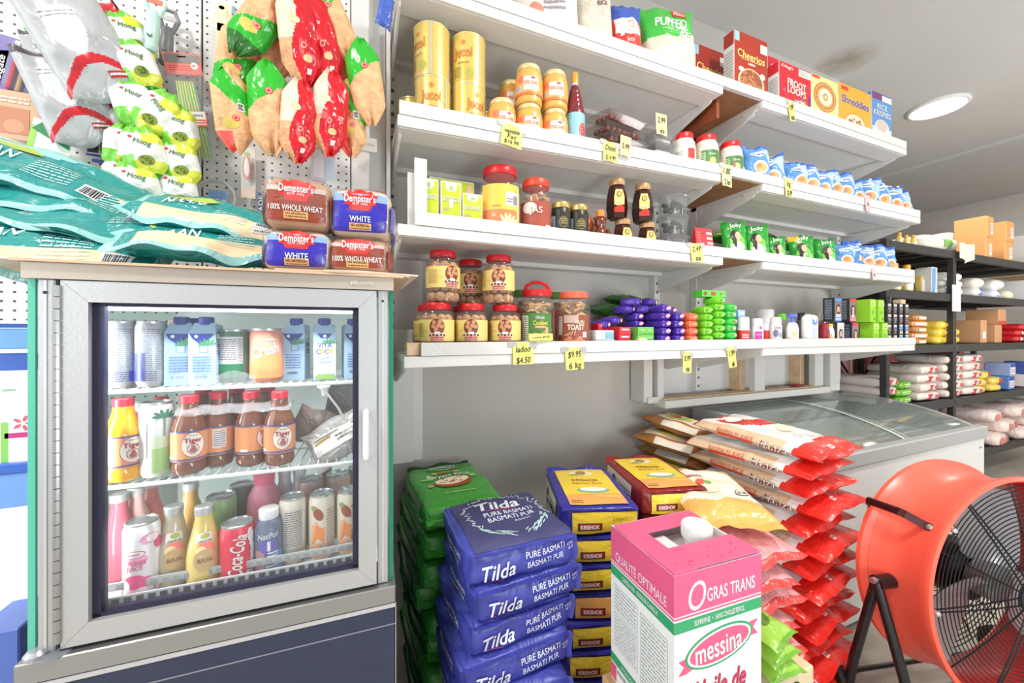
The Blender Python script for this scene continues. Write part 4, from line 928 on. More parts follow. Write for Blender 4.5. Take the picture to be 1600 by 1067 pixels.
NB = [  # u, v, Y, rotation (x, y, z), kind, label
    (95,386,1.16,(R(-52),R(2),R(-2)),4,'teal flatbread bag at the front bottom of the heap, printed with columns of small text'),
    (60,345,1.24,(R(-60),R(6),R(4)),0,'teal flatbread bag with a lime panel, on the left of the heap'),
    (205,355,1.23,(R(-66),R(4),R(-5)),3,'teal flatbread bag in the middle of the heap with bread showing'),
    (160,325,1.28,(R(-64),R(9),R(-8)),6,'teal flatbread bag under the topmost one, its bread showing along the edge'),
    (75,272,1.30,(R(-56),R(15),R(0)),5,'topmost teal and clear flatbread bag sloping down from the left edge'),
    (345,388,1.13,(R(-70),R(2),R(6)),1,'teal flatbread bag at the lower right of the heap, next to the bread'),
    (350, 345, 1.20, (R(-62), R(10), R(-6)), 7, 'teal flatbread bag curving over the right end of the heap'),
    (275, 374, 1.24, (R(-74), R(2), R(8)), 2, 'teal flatbread bag lying flat at the back of the heap')]
for i, (u, v, Y, r, k, lab) in enumerate(NB):
    p = at(u,v,Y); place(('naan',k),naan(k),tuple(p),r,label=lab,group='flatbread bags on the chiller',scale=(.92,1,.86) if u > 300 else (1.05,1,.95))
# ------------------------------------------------------------------ goods on the shelves
def zs(level, x):                                              # top of a shelf
    if level == 2: return (Z2L + (Z2 - Z2L) * max(0, min(1, (x - XL0) / (XL1 - XL0)))) + .0005
    return {1: Z1, 3: Z3, 4: Z4}[level] + .0005
def S(u,Y,level,dz=0.0): x = XR(u)*Y; return (x,Y,zs(level,x)+dz+(.017 if XL1 - .09 < x < XR0+.09 and level < 4 else (.015 if XL1 < x < XR0+.07 else 0)))
JAR = CLEAR((252, 252, 250), .955, .06, 'clear_jar'); YLAB = M((238, 214, 130), .5)
def ringlid(m, r, z, h, mat, n=32):
    m.lathe([(r, z), (r + .001, z + h * .2), (r, z + h * .85), (r * .95, z + h), (.001, z + h)], mat, n)
    return m
# --- ladoo jars
BALLM = M((206, 156, 112), .75, var=.35, vscale=70, bump=.8, bscale=120); ball_me = None
def ladoo_jar():
    global ball_me
    t = thing('sweet_jar', 'x', 'jar'); r, h = .0615, .186; n = 32
    pr = [(r*.86,0),(r*.97,.004),(r,.014),(r*.985,.04),(r,.05),(r,.118),(r*.985,.128),(r*.99,.140),(r*.9,.154),(r*.72,.160),(r*.72,.166)]
    m = MB(); m.lathe(pr, JAR, n, caps=False); obj('body', m, t)
    m = MB(); ringlid(m, r * .77, .162, .024, RED); obj('lid', m, t)
    if ball_me is None:
        b = MB(); b.lathe([(.0001,-.0185)]+[(.0185*math.cos(R(a)),.0185*math.sin(R(a))) for a in (-60,-30,0,30,60)]+[(.0001,.0185)],BALLM,9,caps=False); o = obj('sweet_ball',b,t); ball_me = o.data; o.location = (0,0,.0205)
    for lay in range(4):
        z = .0205 + .036 * lay; rnd = random.Random(lay)
        for k in range(8):
            a = 2*PI*(k+.5*(lay % 2))/8; put('sweet_ball',ball_me,t,(.0405*math.cos(a),.0405*math.sin(a),z),(rnd.random()*6,rnd.random()*6,0))
    c = cyl(r + .0008, .013); m = MB(); m.rect(c, -.115, .036, .085, .112, YLAB, 40, 1)
    m.rect(c,-.095,.05,-.05,.1,M((232,204,116),.5),8,1,.001); m.lines(c,-.093,.05,-.055,.1,8,M((190,160,90),.5),off=.0014); m.disc(c,-.042,.072,.007,.004,M((200,120,80),.5)); m.disc(c,-.042,.072,.0058,.003,YLAB,off=.0013)
    DB = M((130,52,38),.45); m.disc(c,0,.086,.0275,.0315,M((226,190,110),.5),rings=4,n=26); m.disc(c,0,.086,.0255,.0295,DB,off=.0014,rings=4,n=26)
    for x,z in ((-.010,.102),(.009,.104),(-.013,.088),(.004,.091),(.016,.088),(-.004,.078)): m.disc(c,x,z,.0075,.0075,M((206,150,110),.6),off=.002,n=10)
    m.rect(c, -.010, .062, .010, .070, WHITE, 4, 1, .0022)
    for k,(x,w) in enumerate(((-.024,.010),(-.012,.012),(.0,.014),(.013,.012),(.024,.010))): m.disc(c,x,.057+.002*(k % 2),w*.62,.0065,M((236,228,214),.5),off=.0024,n=10); m.disc(c,x,.0565+.002*(k % 2),w*.4,.0045,M((120,40,36),.5),off=.0028,n=10)
    m.rect(c,-.022,.037,.022,.051,M((206,44,40),.45),8,1,.0016); m.text(c,'CHINI LADOO',0,.0445,.0065,WHITE,off=.0024,bold=.02,width=.040); m.lines(c,-.02,.031+.005,.02,.0395,1,M((240,220,200),.5),off=.0024)
    obj('label', m, t); return t
for key,u,Y,lv,dz,rr,lab in (('j',683,1.395,4,0,0,'red lidded jar of sweet balls, leftmost in the front bottom row'),('j',736,1.395,4,0,0,'red lidded jar of sweet balls, middle of the front bottom row'),('j',789,1.395,4,0,0,'red lidded jar of sweet balls, right of the front bottom row beside the cookie jar'),
                                   ('j',692,1.395,4,.1885,.55,'red lidded jar of sweet balls with label turned right, upper row left'),('j',735,1.53,4,.1885,0,'red lidded jar of sweet balls set back, middle of the upper row'),('j',779,1.395,4,.1885,0,'red lidded jar of sweet balls, right end of the upper row'),
                                   ('j',672,1.53,4,0,.2,'red lidded jar of sweet balls half hidden behind the leftmost bottom one'),('j',726,1.53,4,0,.1,'red lidded jar of sweet balls behind the middle bottom one')):
    p = S(u,Y,lv,dz); place('ladoo',ladoo_jar,p,face(p[0],p[1])+rr,label=lab,group='jars of sweet balls')
# --- wide biscuit jars
def bits(kind, r, z0, z1, col, n, seed):
    rnd = random.Random(seed); m = MB(); mt = M(col, .7, var=.2, vscale=60)
    for k in range(n):
        a = rnd.uniform(0,6.28); q = (r - .031)*math.sqrt(rnd.uniform(.2,1)); z = rnd.uniform(z0,z1); L = rnd.uniform(.018,.028)
        M4 = Matrix.Translation((q*math.cos(a),q*math.sin(a),z)) @ Matrix.Rotation(rnd.uniform(0,6),4,'Z') @ Matrix.Rotation(rnd.uniform(-1,1),4,'X'); o = len(m.v)
        m.box((-L,-L*.55,-.004),(L,L*.55,.004),mt,.003); m.v[o:] = [tuple(M4 @ Vector(p)) for p in m.v[o:]]
    return m
def cookie_jar():
    t = thing('cookie_jar', 'x', 'jar'); r = .073
    m = MB(); m.lathe([(r*.9,0),(r,.006),(r,.165)]+[(r*(.99 - .0*k) - .003*(k % 2) - max(0,k - 3)*.005,.168+k*.008) for k in range(7)]+[(r*.78,.226)],JAR,36,caps=False); obj('body',m,t)
    m = MB(); ringlid(m,r*.82,.224,.026,RED); m.tube([(-.05,0,.248),(-.042,0,.268),(-.015,0,.282),(.015,0,.282),(.042,0,.268),(.05,0,.248)],.007,RED,10); obj('lid',m,t)
    obj('contents', bits('b', r, .012, .205, (214, 180, 130), 70, 3), t, kind='stuff')
    c = cyl(r+.0008); m = MB(); m.rect(c,-.07,.02,.062,.155,M((74,130,56),.45),30,1); m.rect(c,-.07,.02,.062,.07,M((196,206,96),.45),30,1,.001); m.rect(c,-.066,.045,-.034,.145,M((214,220,200),.5),8,1,.0014); m.lines(c,-.064,.05,-.036,.14,12,M((130,140,120),.5),off=.002)
    m.text(c,'Dilfresh',.012,.138,.011,WHITE,bold=.03,width=.034,off=.002); m.text(c,'Cookies',.014,.117,.018,M((236,222,90),.45),bold=.03,width=.056,off=.002); m.rect(c,-.008,.096,.036,.106,M((214,120,60),.5),8,1,.0016); m.lines(c,-.006,.097,.034,.105,1,WHITE,off=.0022,seed=6)
    for x,z in ((-.005,.07),(.010,.066),(.024,.07),(.034,.078)): m.disc(c,x,z,.011,.010,M((222,150,100),.6),off=.002)
    m.rect(c, .034, .06, .044, .10, M((226, 190, 130), .6), 3, 1, .0022); obj('label', m, t); return t
p = S(839,1.40,4); place('cookie',cookie_jar,p,face(p[0],p[1]),label='big ribbed cookie jar with red handled lid and green label')
def toast_jar():
    t = thing('toast_jar', 'x', 'jar'); r = .0725; SAL = M((236, 108, 78), .4)
    m = MB(); m.lathe([(r*.9,0),(r,.006),(r,.165),(r*.97,.185),(r*.84,.205),(r*.78,.216),(r*.78,.226)],JAR,36,caps=False); obj('body',m,t)
    m = MB(); ringlid(m, r * .83, .222, .026, SAL); obj('lid', m, t)
    obj('contents', bits('t', r, .012, .205, (222, 182, 132), 64, 8), t, kind='stuff')
    c = cyl(r+.0008); m = MB(); BR = M((150,78,56),.45); m.rect(c,-.075,.012,.075,.150,BR,34,1); m.rect(c,-.04,.118,.02,.150,M((204,170,160),.5),10,1,.001); m.rect(c,-.07,.07,-.048,.145,M((226,222,216),.5),6,1,.0012); m.lines(c,-.068,.072,-.05,.143,10,M((140,130,126),.5),off=.002)
    m.text(c,'MURI',.026,.122,.014,M((238,220,200),.5),bold=.04,width=.036,off=.002); m.text(c,'TOAST',.010,.101,.021,M((242,226,206),.5),bold=.05,width=.068,off=.002)
    for k in range(6): m.disc(c,-.03+k*.014,.045+.008*math.sin(k*2),.011,.012,M((222,138,98),.6),off=.0018+k*.0001)
    m.rect(c,.038,.06,.056,.082,WHITE,4,1,.002); m.disc(c,0,.014,.045,.006,M((110,50,40),.5),off=.0016)
    for k in range(4): m.disc(c,-.03+k*.012,.07+.003*k,.012,.003,M((200,150,120),.6),off=.0018,rot=.5+k*.3)
    obj('label', m, t); return t
p = S(896,1.40,4); place('toast',toast_jar,p,face(p[0],p[1]),label='big toast biscuit jar with salmon lid and brown label')
def greenlid():
    t = thing('snack_jar','x','jar'); r = .06; m = MB(); m.lathe([(r*.9,0),(r,.006),(r,.17),(r*.8,.205),(r*.78,.216)],JAR,30,caps=False); obj('body',m,t)
    m = MB(); ringlid(m,r*.82,.21,.026,M((96,180,70),.4)); obj('lid',m,t); m = MB(); c = cyl(r+.001); m.rect(c,-.06,.03,.06,.15,M((206,90,70),.5),24,1); obj('label',m,t)
    obj('contents', bits('g', r, .012, .19, (210, 170, 130), 40, 5), t, kind='stuff'); return t
for u,Y,lab in ((868,1.60,'snack jar with green lid standing between and behind the two big jars'),(812,1.58,'snack jar with green lid behind the cookie jar, only its rim showing')): place('greenlid',greenlid,S(u,Y,4,.03),label=lab)
# --- soap cartons
def carton_box(name, w, d, h, mat, deco=None, cat='box', top=None):
    def f():
        t = thing(name,'x',cat); m = MB(); m.box((-w/2,-d/2,0),(w/2,d/2,h),mat,.0012); obj('box',m,t)
        if deco:
            m = MB(); deco(m,front(-d/2 - .0002),plane((0,0,h+.0002),(1,0,0),(0,1,0)),plane((-w/2 - .0002,0,0),(0,-1,0),(0,0,1))); obj('print',m,t)
        return t
    return f
TEALB = M((92, 186, 184), .45); SKY = M((132, 180, 216), .45)
def d_teal(m, F, T, L):
    m.rect(F,-.045,.002,.045,.047,TEALB); m.rect(F,-.045,.047,.0,.05,M((224,232,236),.5),off=.0008)
    m.disc(F,-.034,.030,.004,.005,M((40,60,70),.5),off=.001); m.disc(F,-.022,.030,.004,.005,M((40,60,70),.5),off=.001); m.disc(F,.022,.026,.013,.013,M((170,220,220),.5),off=.001); m.disc(F,.018,.031,.004,.004,M((40,70,80),.5),off=.0014); m.disc(F,.029,.031,.004,.004,M((40,70,80),.5),off=.0014); m.disc(F,.022,.021,.006,.003,M((40,70,80),.5),off=.0014)
def d_pale(m,F,T,L): m.rect(F,0,.003,.046,.03,SKY); m.disc(T,.005,0,.004,.003,M((120,130,150),.5))
p = S(938,1.37,4); place('soap1',carton_box('soap_box',.096,.07,.050,M((226,232,234),.5),d_teal),p,.02,label='teal soap box with round eyes pattern at the bottom of its pile')
place('soap2',carton_box('soap_box',.094,.07,.038,M((224,228,232),.5),d_pale),(p[0] - .002,p[1]+.002,p[2]+.0505),.05,label='white and sky blue soap box lying on the teal one')
REDB = M((214, 44, 58), .4)
def d_red(m,F,T,L): m.lines(F,-.02,.012,.02,.028,1,WHITE); m.disc(T,0,0,.016,.01,M((240,190,190),.5))
p2 = S(969, 1.38, 4)
place('soapw',carton_box('soap_box',.062,.065,.040,M((226,230,236),.45),lambda m,F,T,L: (m.poly(F,[(-.03,0.004),(.03,.004),(.022,.02),(.008,.014),(-.008,.014),(-.022,.02)],SKY))),p2,0,label='white soap box with pale blue wave under the two red ones')
for k in range(2): place('soapr',carton_box('soap_box',.062,.065,.031,REDB,d_red),(p2[0],p2[1],p2[2]+.0405+k*.0315),.03*k,label=('lower','upper')[k]+' red soap box of the pair beside the green cartons')
place('soapr2',carton_box('soap_box',.07,.05,.03,REDB,d_red),(p2[0] - .065,p2[1]+.06,p2[2]+.089),.2,label='red soap box set back on top of the white one')
GB = M((110, 190, 82), .45)
def d_green(m, F, T, L):
    for x in (-.02, .02): m.text(F, 'Neem', x, .022, .007, WHITE, bold=.03, width=.022)
    m.rect(F, -.04, .003, .04, .007, M((80, 150, 60), .5))
p3 = S(1002, 1.36, 4)
for k in range(3): place('soapg',carton_box('soap_box',.088,.06,.034,GB,d_green),(p3[0],p3[1],p3[2]+k*.0345),(.02,-.02,.01)[k],label='green neem soap carton, '+('bottom','middle','top')[k]+' of its pile of three')
place('tagbox',carton_box('soap_box',.046,.02,.055,M((226,206,160),.5)),(p3[0] - .03,1.323,p3[2]),0,label='plain beige carton standing in front of the green soap pile')
# --- wrapped soap bars
def barpack(col, deco):
    def f():
        w,d,h = .052,.085,.033; bm = brickmap(w,d,h,.010,.003,.0012,1.0,20); m = MB(); brick(m,w,d,h,FOIL(col,.22,.15),bm,(6,6,4)); o = obj('soap_bar',m,None,cat='soap')
        m = MB(); deco(m, on_front(bm, d), on_top(bm, h)); obj('print', m, o); return o
    return f
PUR = (78, 52, 166); PKD = M((240, 150, 180), .4)
def d_pur(m,F,T): m.disc(F,.004,.018,.015,.008,PKD,rot=.2); m.disc(F,.004,.018,.009,.0035,WHITE,off=.0014,rot=.2); m.disc(T,0,0,.015,.014,PKD)
def d_ora(m, F, T): m.text(F, 'dona', 0, .018, .010, M((250, 200, 170), .4), bold=.03, width=.034)
def d_grn(m,F,T): m.disc(F,.006,.016,.018,.006,M((176,226,110),.4),rot=.25); m.lines(F,-.02,.010,.0,.022,1,M((60,150,40),.4))
def d_gr2(m,F,T): m.text(F,'+',.006,.017,.018,M((230,250,230),.4),bold=.05); m.lines(F,-.022,.01,-.004,.024,1,M((200,60,50),.4))
n_ = 0
for (u,Y,cnt,col) in ((1031,1.37,6,0),(1052,1.37,5,1),(1012,1.46,5,2),(1042,1.48,6,3),(990,1.46,5,4)):
    for k in range(cnt):
        p = S(u, Y, 4, k * .0340); n_ += 1
        place('purple',barpack(PUR,d_pur),(p[0]+.004*math.sin(n_*2.3),p[1],p[2]),.06*math.sin(n_*1.7),label='purple wrapped soap bar, %s from the bottom in the %s purple column' % (ORD[k],('front middle','front right','rear left','rear right','rear leftmost')[col]),group='purple soap bars')
for i,(u,Y,dz,rz,ry) in enumerate(((936,1.45,.096,.5,-.05),(955,1.46,.115,.55,-.1),(975,1.47,.17,.5,-.1),(1000,1.46,.172,.6,-.08),(985,1.45,.205,.7,-.05),(1010,1.47,.206,.45,.0))):
    p = S(u,Y,4,dz); place('purple',barpack(PUR,d_pur),p,(0,ry,rz),label='purple wrapped soap bar lying askew on top of the pile, %s from the left' % ORD[i],group='purple soap bars')
for k in range(5): p = S(1073,1.36,4,k*.0338); place('orange',barpack((244,112,76),d_ora),p,.04*(-1) ** k,label='orange wrapped soap bar, %s from the bottom of the orange column' % ORD[k],group='orange soap bars')
for c_, u in enumerate((1096, 1115)):
    for k in range(6 if c_ == 0 else 7): p = S(u,1.365,4,k*.0338); place('lime',barpack((120,206,50),d_grn),(p[0]+.003*math.sin(k*3+c_),p[1],p[2]),.12*math.sin(k*2.1+c_),label='lime green wrapped soap bar, %s from the bottom in the %s lime column' % (ORD[k],('left','right')[c_]),group='lime green soap bars')
for k in range(6): p = S(1134,1.36,4,k*.0338); place('green',barpack((66,206,84),d_gr2),p,.15*math.sin(k*2.6),label='bright green wrapped soap bar, %s from the bottom of its column' % ORD[k],group='bright green soap bars')
p = S(1108,1.385,4,7*.0338+.001); place('bigreen',carton_box('soap_box',.15,.06,.032,M((84,206,70),.35),lambda m,F,T,L: (m.text(F,'+',.045,.016,.02,M((220,50,50),.4),bold=.06),m.disc(F,-.055,.016,.012,.010,M((150,90,50),.5)),m.rect(F,-.02,.006,.01,.026,M((190,70,50),.5)))),p,-.05,label='long bright green carton lying on top of the lime soap columns')
DG = FOIL((44, 110, 34), .25, .5)
for i, (u, v, Y, w) in enumerate(((950, 463, 1.62, .22), (975, 455, 1.66, .2), (1030, 465, 1.64, .22))):
    o = packet('snack_packet','dark green glossy packet lying behind the purple soap, %s from the left' % ORD[i],w,.15,.06,DG,2.2+i); p = at(u,v,Y); o.location = (p.x,Y,S(u,Y,4,.195)[2] if i != 1 else S(u,Y,4,.25)[2]); o.rotation_euler = (R(-85),0,.3*i)
m = MB(); bs = S(985,1.63,4); m.box((bs[0] - .16,1.55,bs[2]),(bs[0]+.16,1.70,bs[2]+.165),M((150,120,90),.7),.003); obj('stock_carton',m,label='plain brown carton hidden behind the purple soap, carrying green packets',cat='box')

# --- toiletries
def tb(name, label, u, Y, lv, prof, mat, capprof, capmat, deco=None, fx=1.0, dz=0.0, cat='bottle', rr=0.0):
    t = thing(name,label,cat); p = S(u,Y,lv,dz); t.location = p; t.rotation_euler = (0,0,face(p[0],p[1])*.6+rr)
    m = MB(); m.lathe(prof, mat, 26, fx=1, fy=fx); obj('body', m, t)
    if capprof: m = MB(); m.lathe(capprof, capmat, 24, fx=1, fy=fx); obj('cap', m, t)
    if deco:
        r = max(a for a, b in prof)
        def mp(x,z,off=0): a = -PI/2+x/r; return Vector(((r+off)*math.cos(a),(r+off)*fx*math.sin(a),z))
        m = MB(); deco(m, mp); obj('label', m, t)
    return t
WP = M((234, 234, 232), .35)
for k,(c,lab) in enumerate((((64,84,176),'bottom'),((120,200,190),'second'),((160,120,200),'third'),((110,150,214),'fourth'),((150,186,226),'top'))):
    p = S(1150,1.39,4,k*.036); place(('wipe',k),carton_box('wipes_pack',.06,.06,.0355,FOIL(c,.3,.2),lambda m,F,T,L: m.disc(F,0,.018,.018,.008,WHITE),cat='pack'),p,.1*math.sin(k*2),label='%s small wipes pack of the blue and mauve pile beside the green soap' % lab)
def roll(c1,c2): return lambda m,mp: (m.rect(mp,-.045,.018,.045,.075,M(c1,.4),20,1),m.rect(mp,-.016,.03,.016,.062,M(c2,.45),8,1,.001),m.lines(mp,-.014,.034,.014,.058,2,WHITE,off=.0016),m.rect(mp,-.045,.004,.045,.017,M((104,130,210),.4),20,1))
tb('deodorant','red labelled deodorant with tall white cap at the left of the toiletries',1161,1.345,4,[(.026,0),(.029,.005),(.029,.085),(.026,.09)],WP,[(.0275,.09),(.0275,.135),(.024,.142)],WP,roll((220,44,44),(226,60,60)),cat='deodorant')
tb('deodorant','white deodorant with a magenta slanted label, right of the red one',1183,1.345,4,[(.026,0),(.028,.005),(.028,.09),(.024,.1)],WP,[(.025,.1),(.025,.13),(.02,.136)],WP,lambda m,mp: (m.rect(mp,-.02,.03,.014,.07,M((216,50,160),.4),8,1),m.text(mp,'secret',-.003,.055,.009,WHITE,off=.0018,width=.026,shear=.2),m.disc(mp,.006,.088,.008,.008,M((226,90,170),.4)),m.rect(mp,-.03,.004,.03,.028,M((236,150,170),.4),10,1)),cat='deodorant')
tb('deodorant','small red and white deodorant between the magenta one and the spray can',1196,1.39,4,[(.022,0),(.024,.005),(.024,.08),(.02,.09)],M((216,60,56),.4),[(.021,.09),(.021,.12),(.017,.126)],WP,None,cat='deodorant')
tb('spray_can','white spray can with grey floral print in the toiletries row',1212,1.345,4,[(.026,0),(.028,.004),(.028,.115),(.024,.124)],WP,[(.0255,.124),(.0255,.15),(.020,.160)],WP,lambda m,mp: (m.text(mp,'Dove',0,.105,.012,M((70,66,90),.5),bold=.02,width=.032),m.disc(mp,-.010,.075,.012,.02,M((120,112,140),.5)),m.disc(mp,.012,.066,.008,.015,M((150,146,170),.5)),m.rect(mp,-.02,.008,.02,.012,M((150,150,160),.5),8,1)),cat='spray can')
tb('cream_tub','wide white capped tub behind the deodorants',1196,1.52,4,[(.035,0),(.042,.006),(.042,.13),(.04,.135)],WP,[(.044,.135),(.044,.205),(.04,.213)],WP,None,cat='tub')
tb('lotion_bottle','grey bottle with bright green flip cap behind the spray can',1222,1.44,4,[(.024,0),(.026,.006),(.026,.13),(.016,.15)],M((120,116,112),.4),[(.019,.15),(.019,.178),(.015,.186)],M((96,200,60),.4))
tb('pump_bottle','white baby lotion bottle with a blue and black pump and yellow label',1238,1.345,4,[(.026,0),(.030,.006),(.030,.10),(.024,.125),(.012,.134)],WP,[(.011,.134),(.011,.16),(.024,.162),(.024,.178),(.016,.182)],M((96,110,196),.4),lambda m,mp: (m.poly(mp,[(-.026,.02),(.022,.02),(.022,.06),(.012,.085),(.002,.07),(-.008,.088),(-.022,.065)],M((240,196,70),.4)),m.rect(mp,-.026,.008,.022,.024,WHITE,8,1,.0012),m.disc(mp,-.006,.014,.005,.006,M((236,140,50),.4),off=.0016),m.disc(mp,.008,.014,.005,.006,M((236,150,60),.4),off=.0016)),fx=.65)
tb('shampoo_bottle','big rounded white bottle with a blue shield label in the toiletries row',1265,1.345,4,[(.036,0),(.040,.006),(.040,.155),(.036,.168),(.024,.176),(.002,.178)],WP,None,None,lambda m,mp: (m.poly(mp,[(.002,.155),(.032,.155),(.032,.128),(.024,.120),(.010,.120),(.002,.128)],M((100,140,200),.4)),m.text(mp,'P',.017,.138,.014,M((200,216,236),.4),off=.0018,bold=.04),m.lines(mp,.002,.03,.030,.115,9,M((150,170,186),.5),seed=4)),fx=.6)
for i,(u,Y,c,cc,h) in enumerate(((1252,1.5,(90,86,84),(60,60,64),.2),(1262,1.46,(150,150,150),(214,214,216),.19),(1280,1.40,(96,40,44),(120,116,112),.19),(1283,1.5,(214,214,214),(226,226,224),.2),(1234,1.52,(210,210,214),(226,226,226),.19),(1288,1.36,(150,36,50),(150,36,50),.13))):
    tb('shampoo_bottle','%s bottle in the back row of toiletries, %s from the left' % (('grey','silver','maroon','white','pale grey','short red')[i],ORD[i]),u,Y,4,[(.022,0),(.025,.006),(.025,h*.7),(.018,h*.78)],M(c,.4),[(.02,h*.78),(.02,h*.97),(.017,h)],M(cc,.4),None)
tb('lotion_bottle','white tube with an orange yellow wave between the red bottle and the hair dye',1297,1.35,4,[(.018,0),(.020,.004),(.020,.085),(.012,.11)],WP,[(.013,.11),(.013,.128),(.011,.13)],M((236,190,80),.4),lambda m,mp: m.poly(mp,[(-.015,.02),(.015,.02),(.012,.055),(-.002,.075),(-.015,.05)],M((240,180,60),.4)))
SKIN = M((206, 160, 132), .6); HAIR = M((36, 30, 28), .6)
def dye(bg, band, man):
    def d(m, F, T, L):
        m.rect(F,-.032,.002,.032,.135,M(bg,.4)); m.disc(F,.002,.070,.021,.030,HAIR,off=.001); m.disc(F,.002,.066,.016,.023,SKIN,off=.0015); m.rect(F,-.022,.026,.026,.044,M((200,204,210),.5),off=.0012)
        if man: m.disc(F,.002,.050,.011,.008,HAIR,off=.0019); m.disc(F,.002,.054,.005,.002,M((170,90,84),.5),off=.0023)
        else: m.disc(F,-.016,.06,.006,.03,HAIR,off=.0018); m.disc(F,.02,.06,.006,.03,HAIR,off=.0018)
        for x in (-.005, .009): m.disc(F, x, .070, .0025, .0015, HAIR, off=.002)
        m.rect(F,-.032,.002,.032,.026,M(band,.4),off=.0016); m.lines(F,-.026,.006,.026,.022,2,WHITE,off=.0022); m.rect(F,-.032,.118,.032,.135,M(band,.4),off=.0016); m.rect(L,-.02,.01,.02,.13,M((50,52,60),.4)); m.lines(L,-.018,.012,.018,.128,12,M((150,160,180),.5),off=.0014)
    return d
zl = .142
for k,(u,dz,bg,band,man,lab) in enumerate(((1300,zl,(112,106,110),(90,140,206),True,'black hair dye carton with a bearded man and blue bands, upper row left'),(1323,zl,(120,112,112),(206,50,56),False,'black and red hair dye carton with a portrait, upper row right'),(1304,0,(206,206,204),(216,216,218),True,'white hair dye carton with a man portrait, lower row left'),(1327,0,(140,120,120),(190,60,66),False,'dark red hair dye carton with a portrait, lower row right'))):
    p = S(u,1.36,4,dz); place(('dye',k),carton_box('hair_dye_box',.068,.06,.138,M((46,46,52),.4),dye(bg,band,man)),p,0,label=lab)
LIMEB = M((146, 206, 46), .4)
def d_lime(m,F,T,L): m.rect(F,-.03,.1,.03,.13,M((190,220,120),.45)); m.text(F,'Jac',0,.114,.012,M((90,150,40),.5),off=.0014); m.disc(F,0,.06,.012,.012,M((110,180,50),.4)); m.disc(F,-.015,.02,.010,.008,M((170,200,90),.4)); m.disc(F,.015,.02,.010,.008,M((100,150,50),.4)); m.rect(F,-.0295,.002,-.0285,.138,M((100,160,40),.4))
for k,(u,dz,lab) in enumerate(((1351,zl,'upper row left'),(1364,zl,'upper row right'),(1356,0,'lower row left'),(1370,0,'lower row right'))):
    p = S(u+2,1.36,4,dz); place('limebox',carton_box('herbal_box',.062,.07,.140,LIMEB,d_lime),p,0,label='lime green herbal carton, '+lab+' of the block of four')
DK = M((52, 50, 54), .4)
def d_dark(m,F,T,L): m.rect(F,-.018,.045,.018,.06,M((200,196,190),.5)); m.lines(F,-.018,.02,.018,.04,2,M((170,160,150),.5)); m.disc(F,.0,.012,.008,.006,M((180,120,110),.5))
def d_bluew(m,F,T,L): m.rect(F,-.02,.03,.02,.05,M((110,150,206),.4)); m.disc(F,-.008,.014,.007,.012,M((230,226,226),.5)); m.disc(F,.010,.014,.007,.012,M((226,214,214),.5)); m.rect(F,-.02,.052,.02,.062,M((190,196,206),.5))
q = 0
for r_ in range(4):
    for c_, u in enumerate((1382, 1391, 1400, 1409)):
        key,dd = (('darkb',d_dark) if (c_ < 2 or r_ > 1) else ('bluewb',d_bluew)); p = S(u,1.355,4,r_*.0665)
        place(key,carton_box('balm_box',.044,.05,.066,DK,dd),p,0,label='small dark balm carton, %s row from the bottom, %s from the left' % (ORD[r_],ORD[c_]),group='dark balm cartons')
p = S(1405,1.37,4,4*.0665); place('wood',carton_box('wood_block',.075,.04,.03,RAW),p,.1,label='pale wood block lying on top of the dark balm cartons',group=None)
p = S(1386,1.37,4,4*.0665); tb('cap_jar','small black jar on top of the dark balm cartons',1386,1.37,4,[(.02,0),(.022,.004),(.022,.03)],BLACK,[(.023,.03),(.023,.045),(.02,.047)],BLACK,None,dz=4*.0665+.0005,cat='jar')

# ------------------------------------------------------------------ third shelf
YG = M((190, 204, 44), .45); YGD = M((160, 180, 30), .45)
def husk(m, F, T, L):
    m.rect(F, -.034, .002, .034, .172, YG, 2, 2, .0004)
    m.poly(F,[(-.020,.170),(.020,.170),(.021,.155),(.012,.143),(-.012,.143),(-.021,.155)],M((240,240,232),.5)); m.disc(F,0,.157,.009,.007,M((170,190,130),.5),off=.0014); m.lines(F,-.014,.146,.014,.151,1,M((120,150,60),.5),off=.0014)
    m.text(F,'SATISABGOL',0,.114,.017,M((106,128,40),.5),bold=.03,width=.062,off=.001); m.text(F,'SATISABGOL',-.0008,.1148,.017,M((244,246,236),.5),bold=.02,width=.062,off=.0016); m.disc(F,-.018,.078,.011,.007,M((176,170,120),.5)); m.disc(F,.02,.035,.03,.008,YGD,rot=.3); m.disc(F,-.012,.04,.02,.004,M((206,216,90),.45),off=.0013,rot=-.2)
WB = M((236, 238, 226), .5)
for k,(u,lab) in enumerate(((667,'left of the row of three'),(702.5,'middle of the row, with a white sticker'),(736,'right of the row, set slightly lower'))):
    p = S(u,1.365,3); o = place('husk',carton_box('husk_box',.073,.05,.178,WB,husk),(p[0],p[1],p[2]),0 if k < 2 else -.04,label='lime green husk carton, '+lab,scale=(1,1,1.0 if k < 2 else .82))
p = S(702,1.3392,3); m = MB(); m.rect(front(0),.0,.085,.013,.112,WHITE); obj('price_sticker',m,None,(p[0],1.3385,p[2]),label='small white sticker stuck on the middle lime husk carton',cat='sticker')
def husk_side(m,F,T,L): m.rect(F,-.083,.002,.083,.118,YG); m.rect(F,-.078,.06,-.05,.112,M((226,228,216),.5)); m.rect(F,-.045,.06,-.02,.112,M((160,176,60),.45)); m.lines(F,-.076,.062,-.052,.11,6,M((150,160,110),.5),off=.0014); m.disc(F,.068,.07,.014,.045,M((226,196,150),.5))
p = S(704,1.46,3,.10); place('huskback',carton_box('husk_box',.172,.06,.122,WB,husk_side),p,0,label='wide lime green carton lying behind the three husk cartons')
place('huskbase',carton_box('husk_box',.172,.06,.098,WB,husk_side),S(704,1.46,3),0,label='wide lime green carton underneath the one at the back')
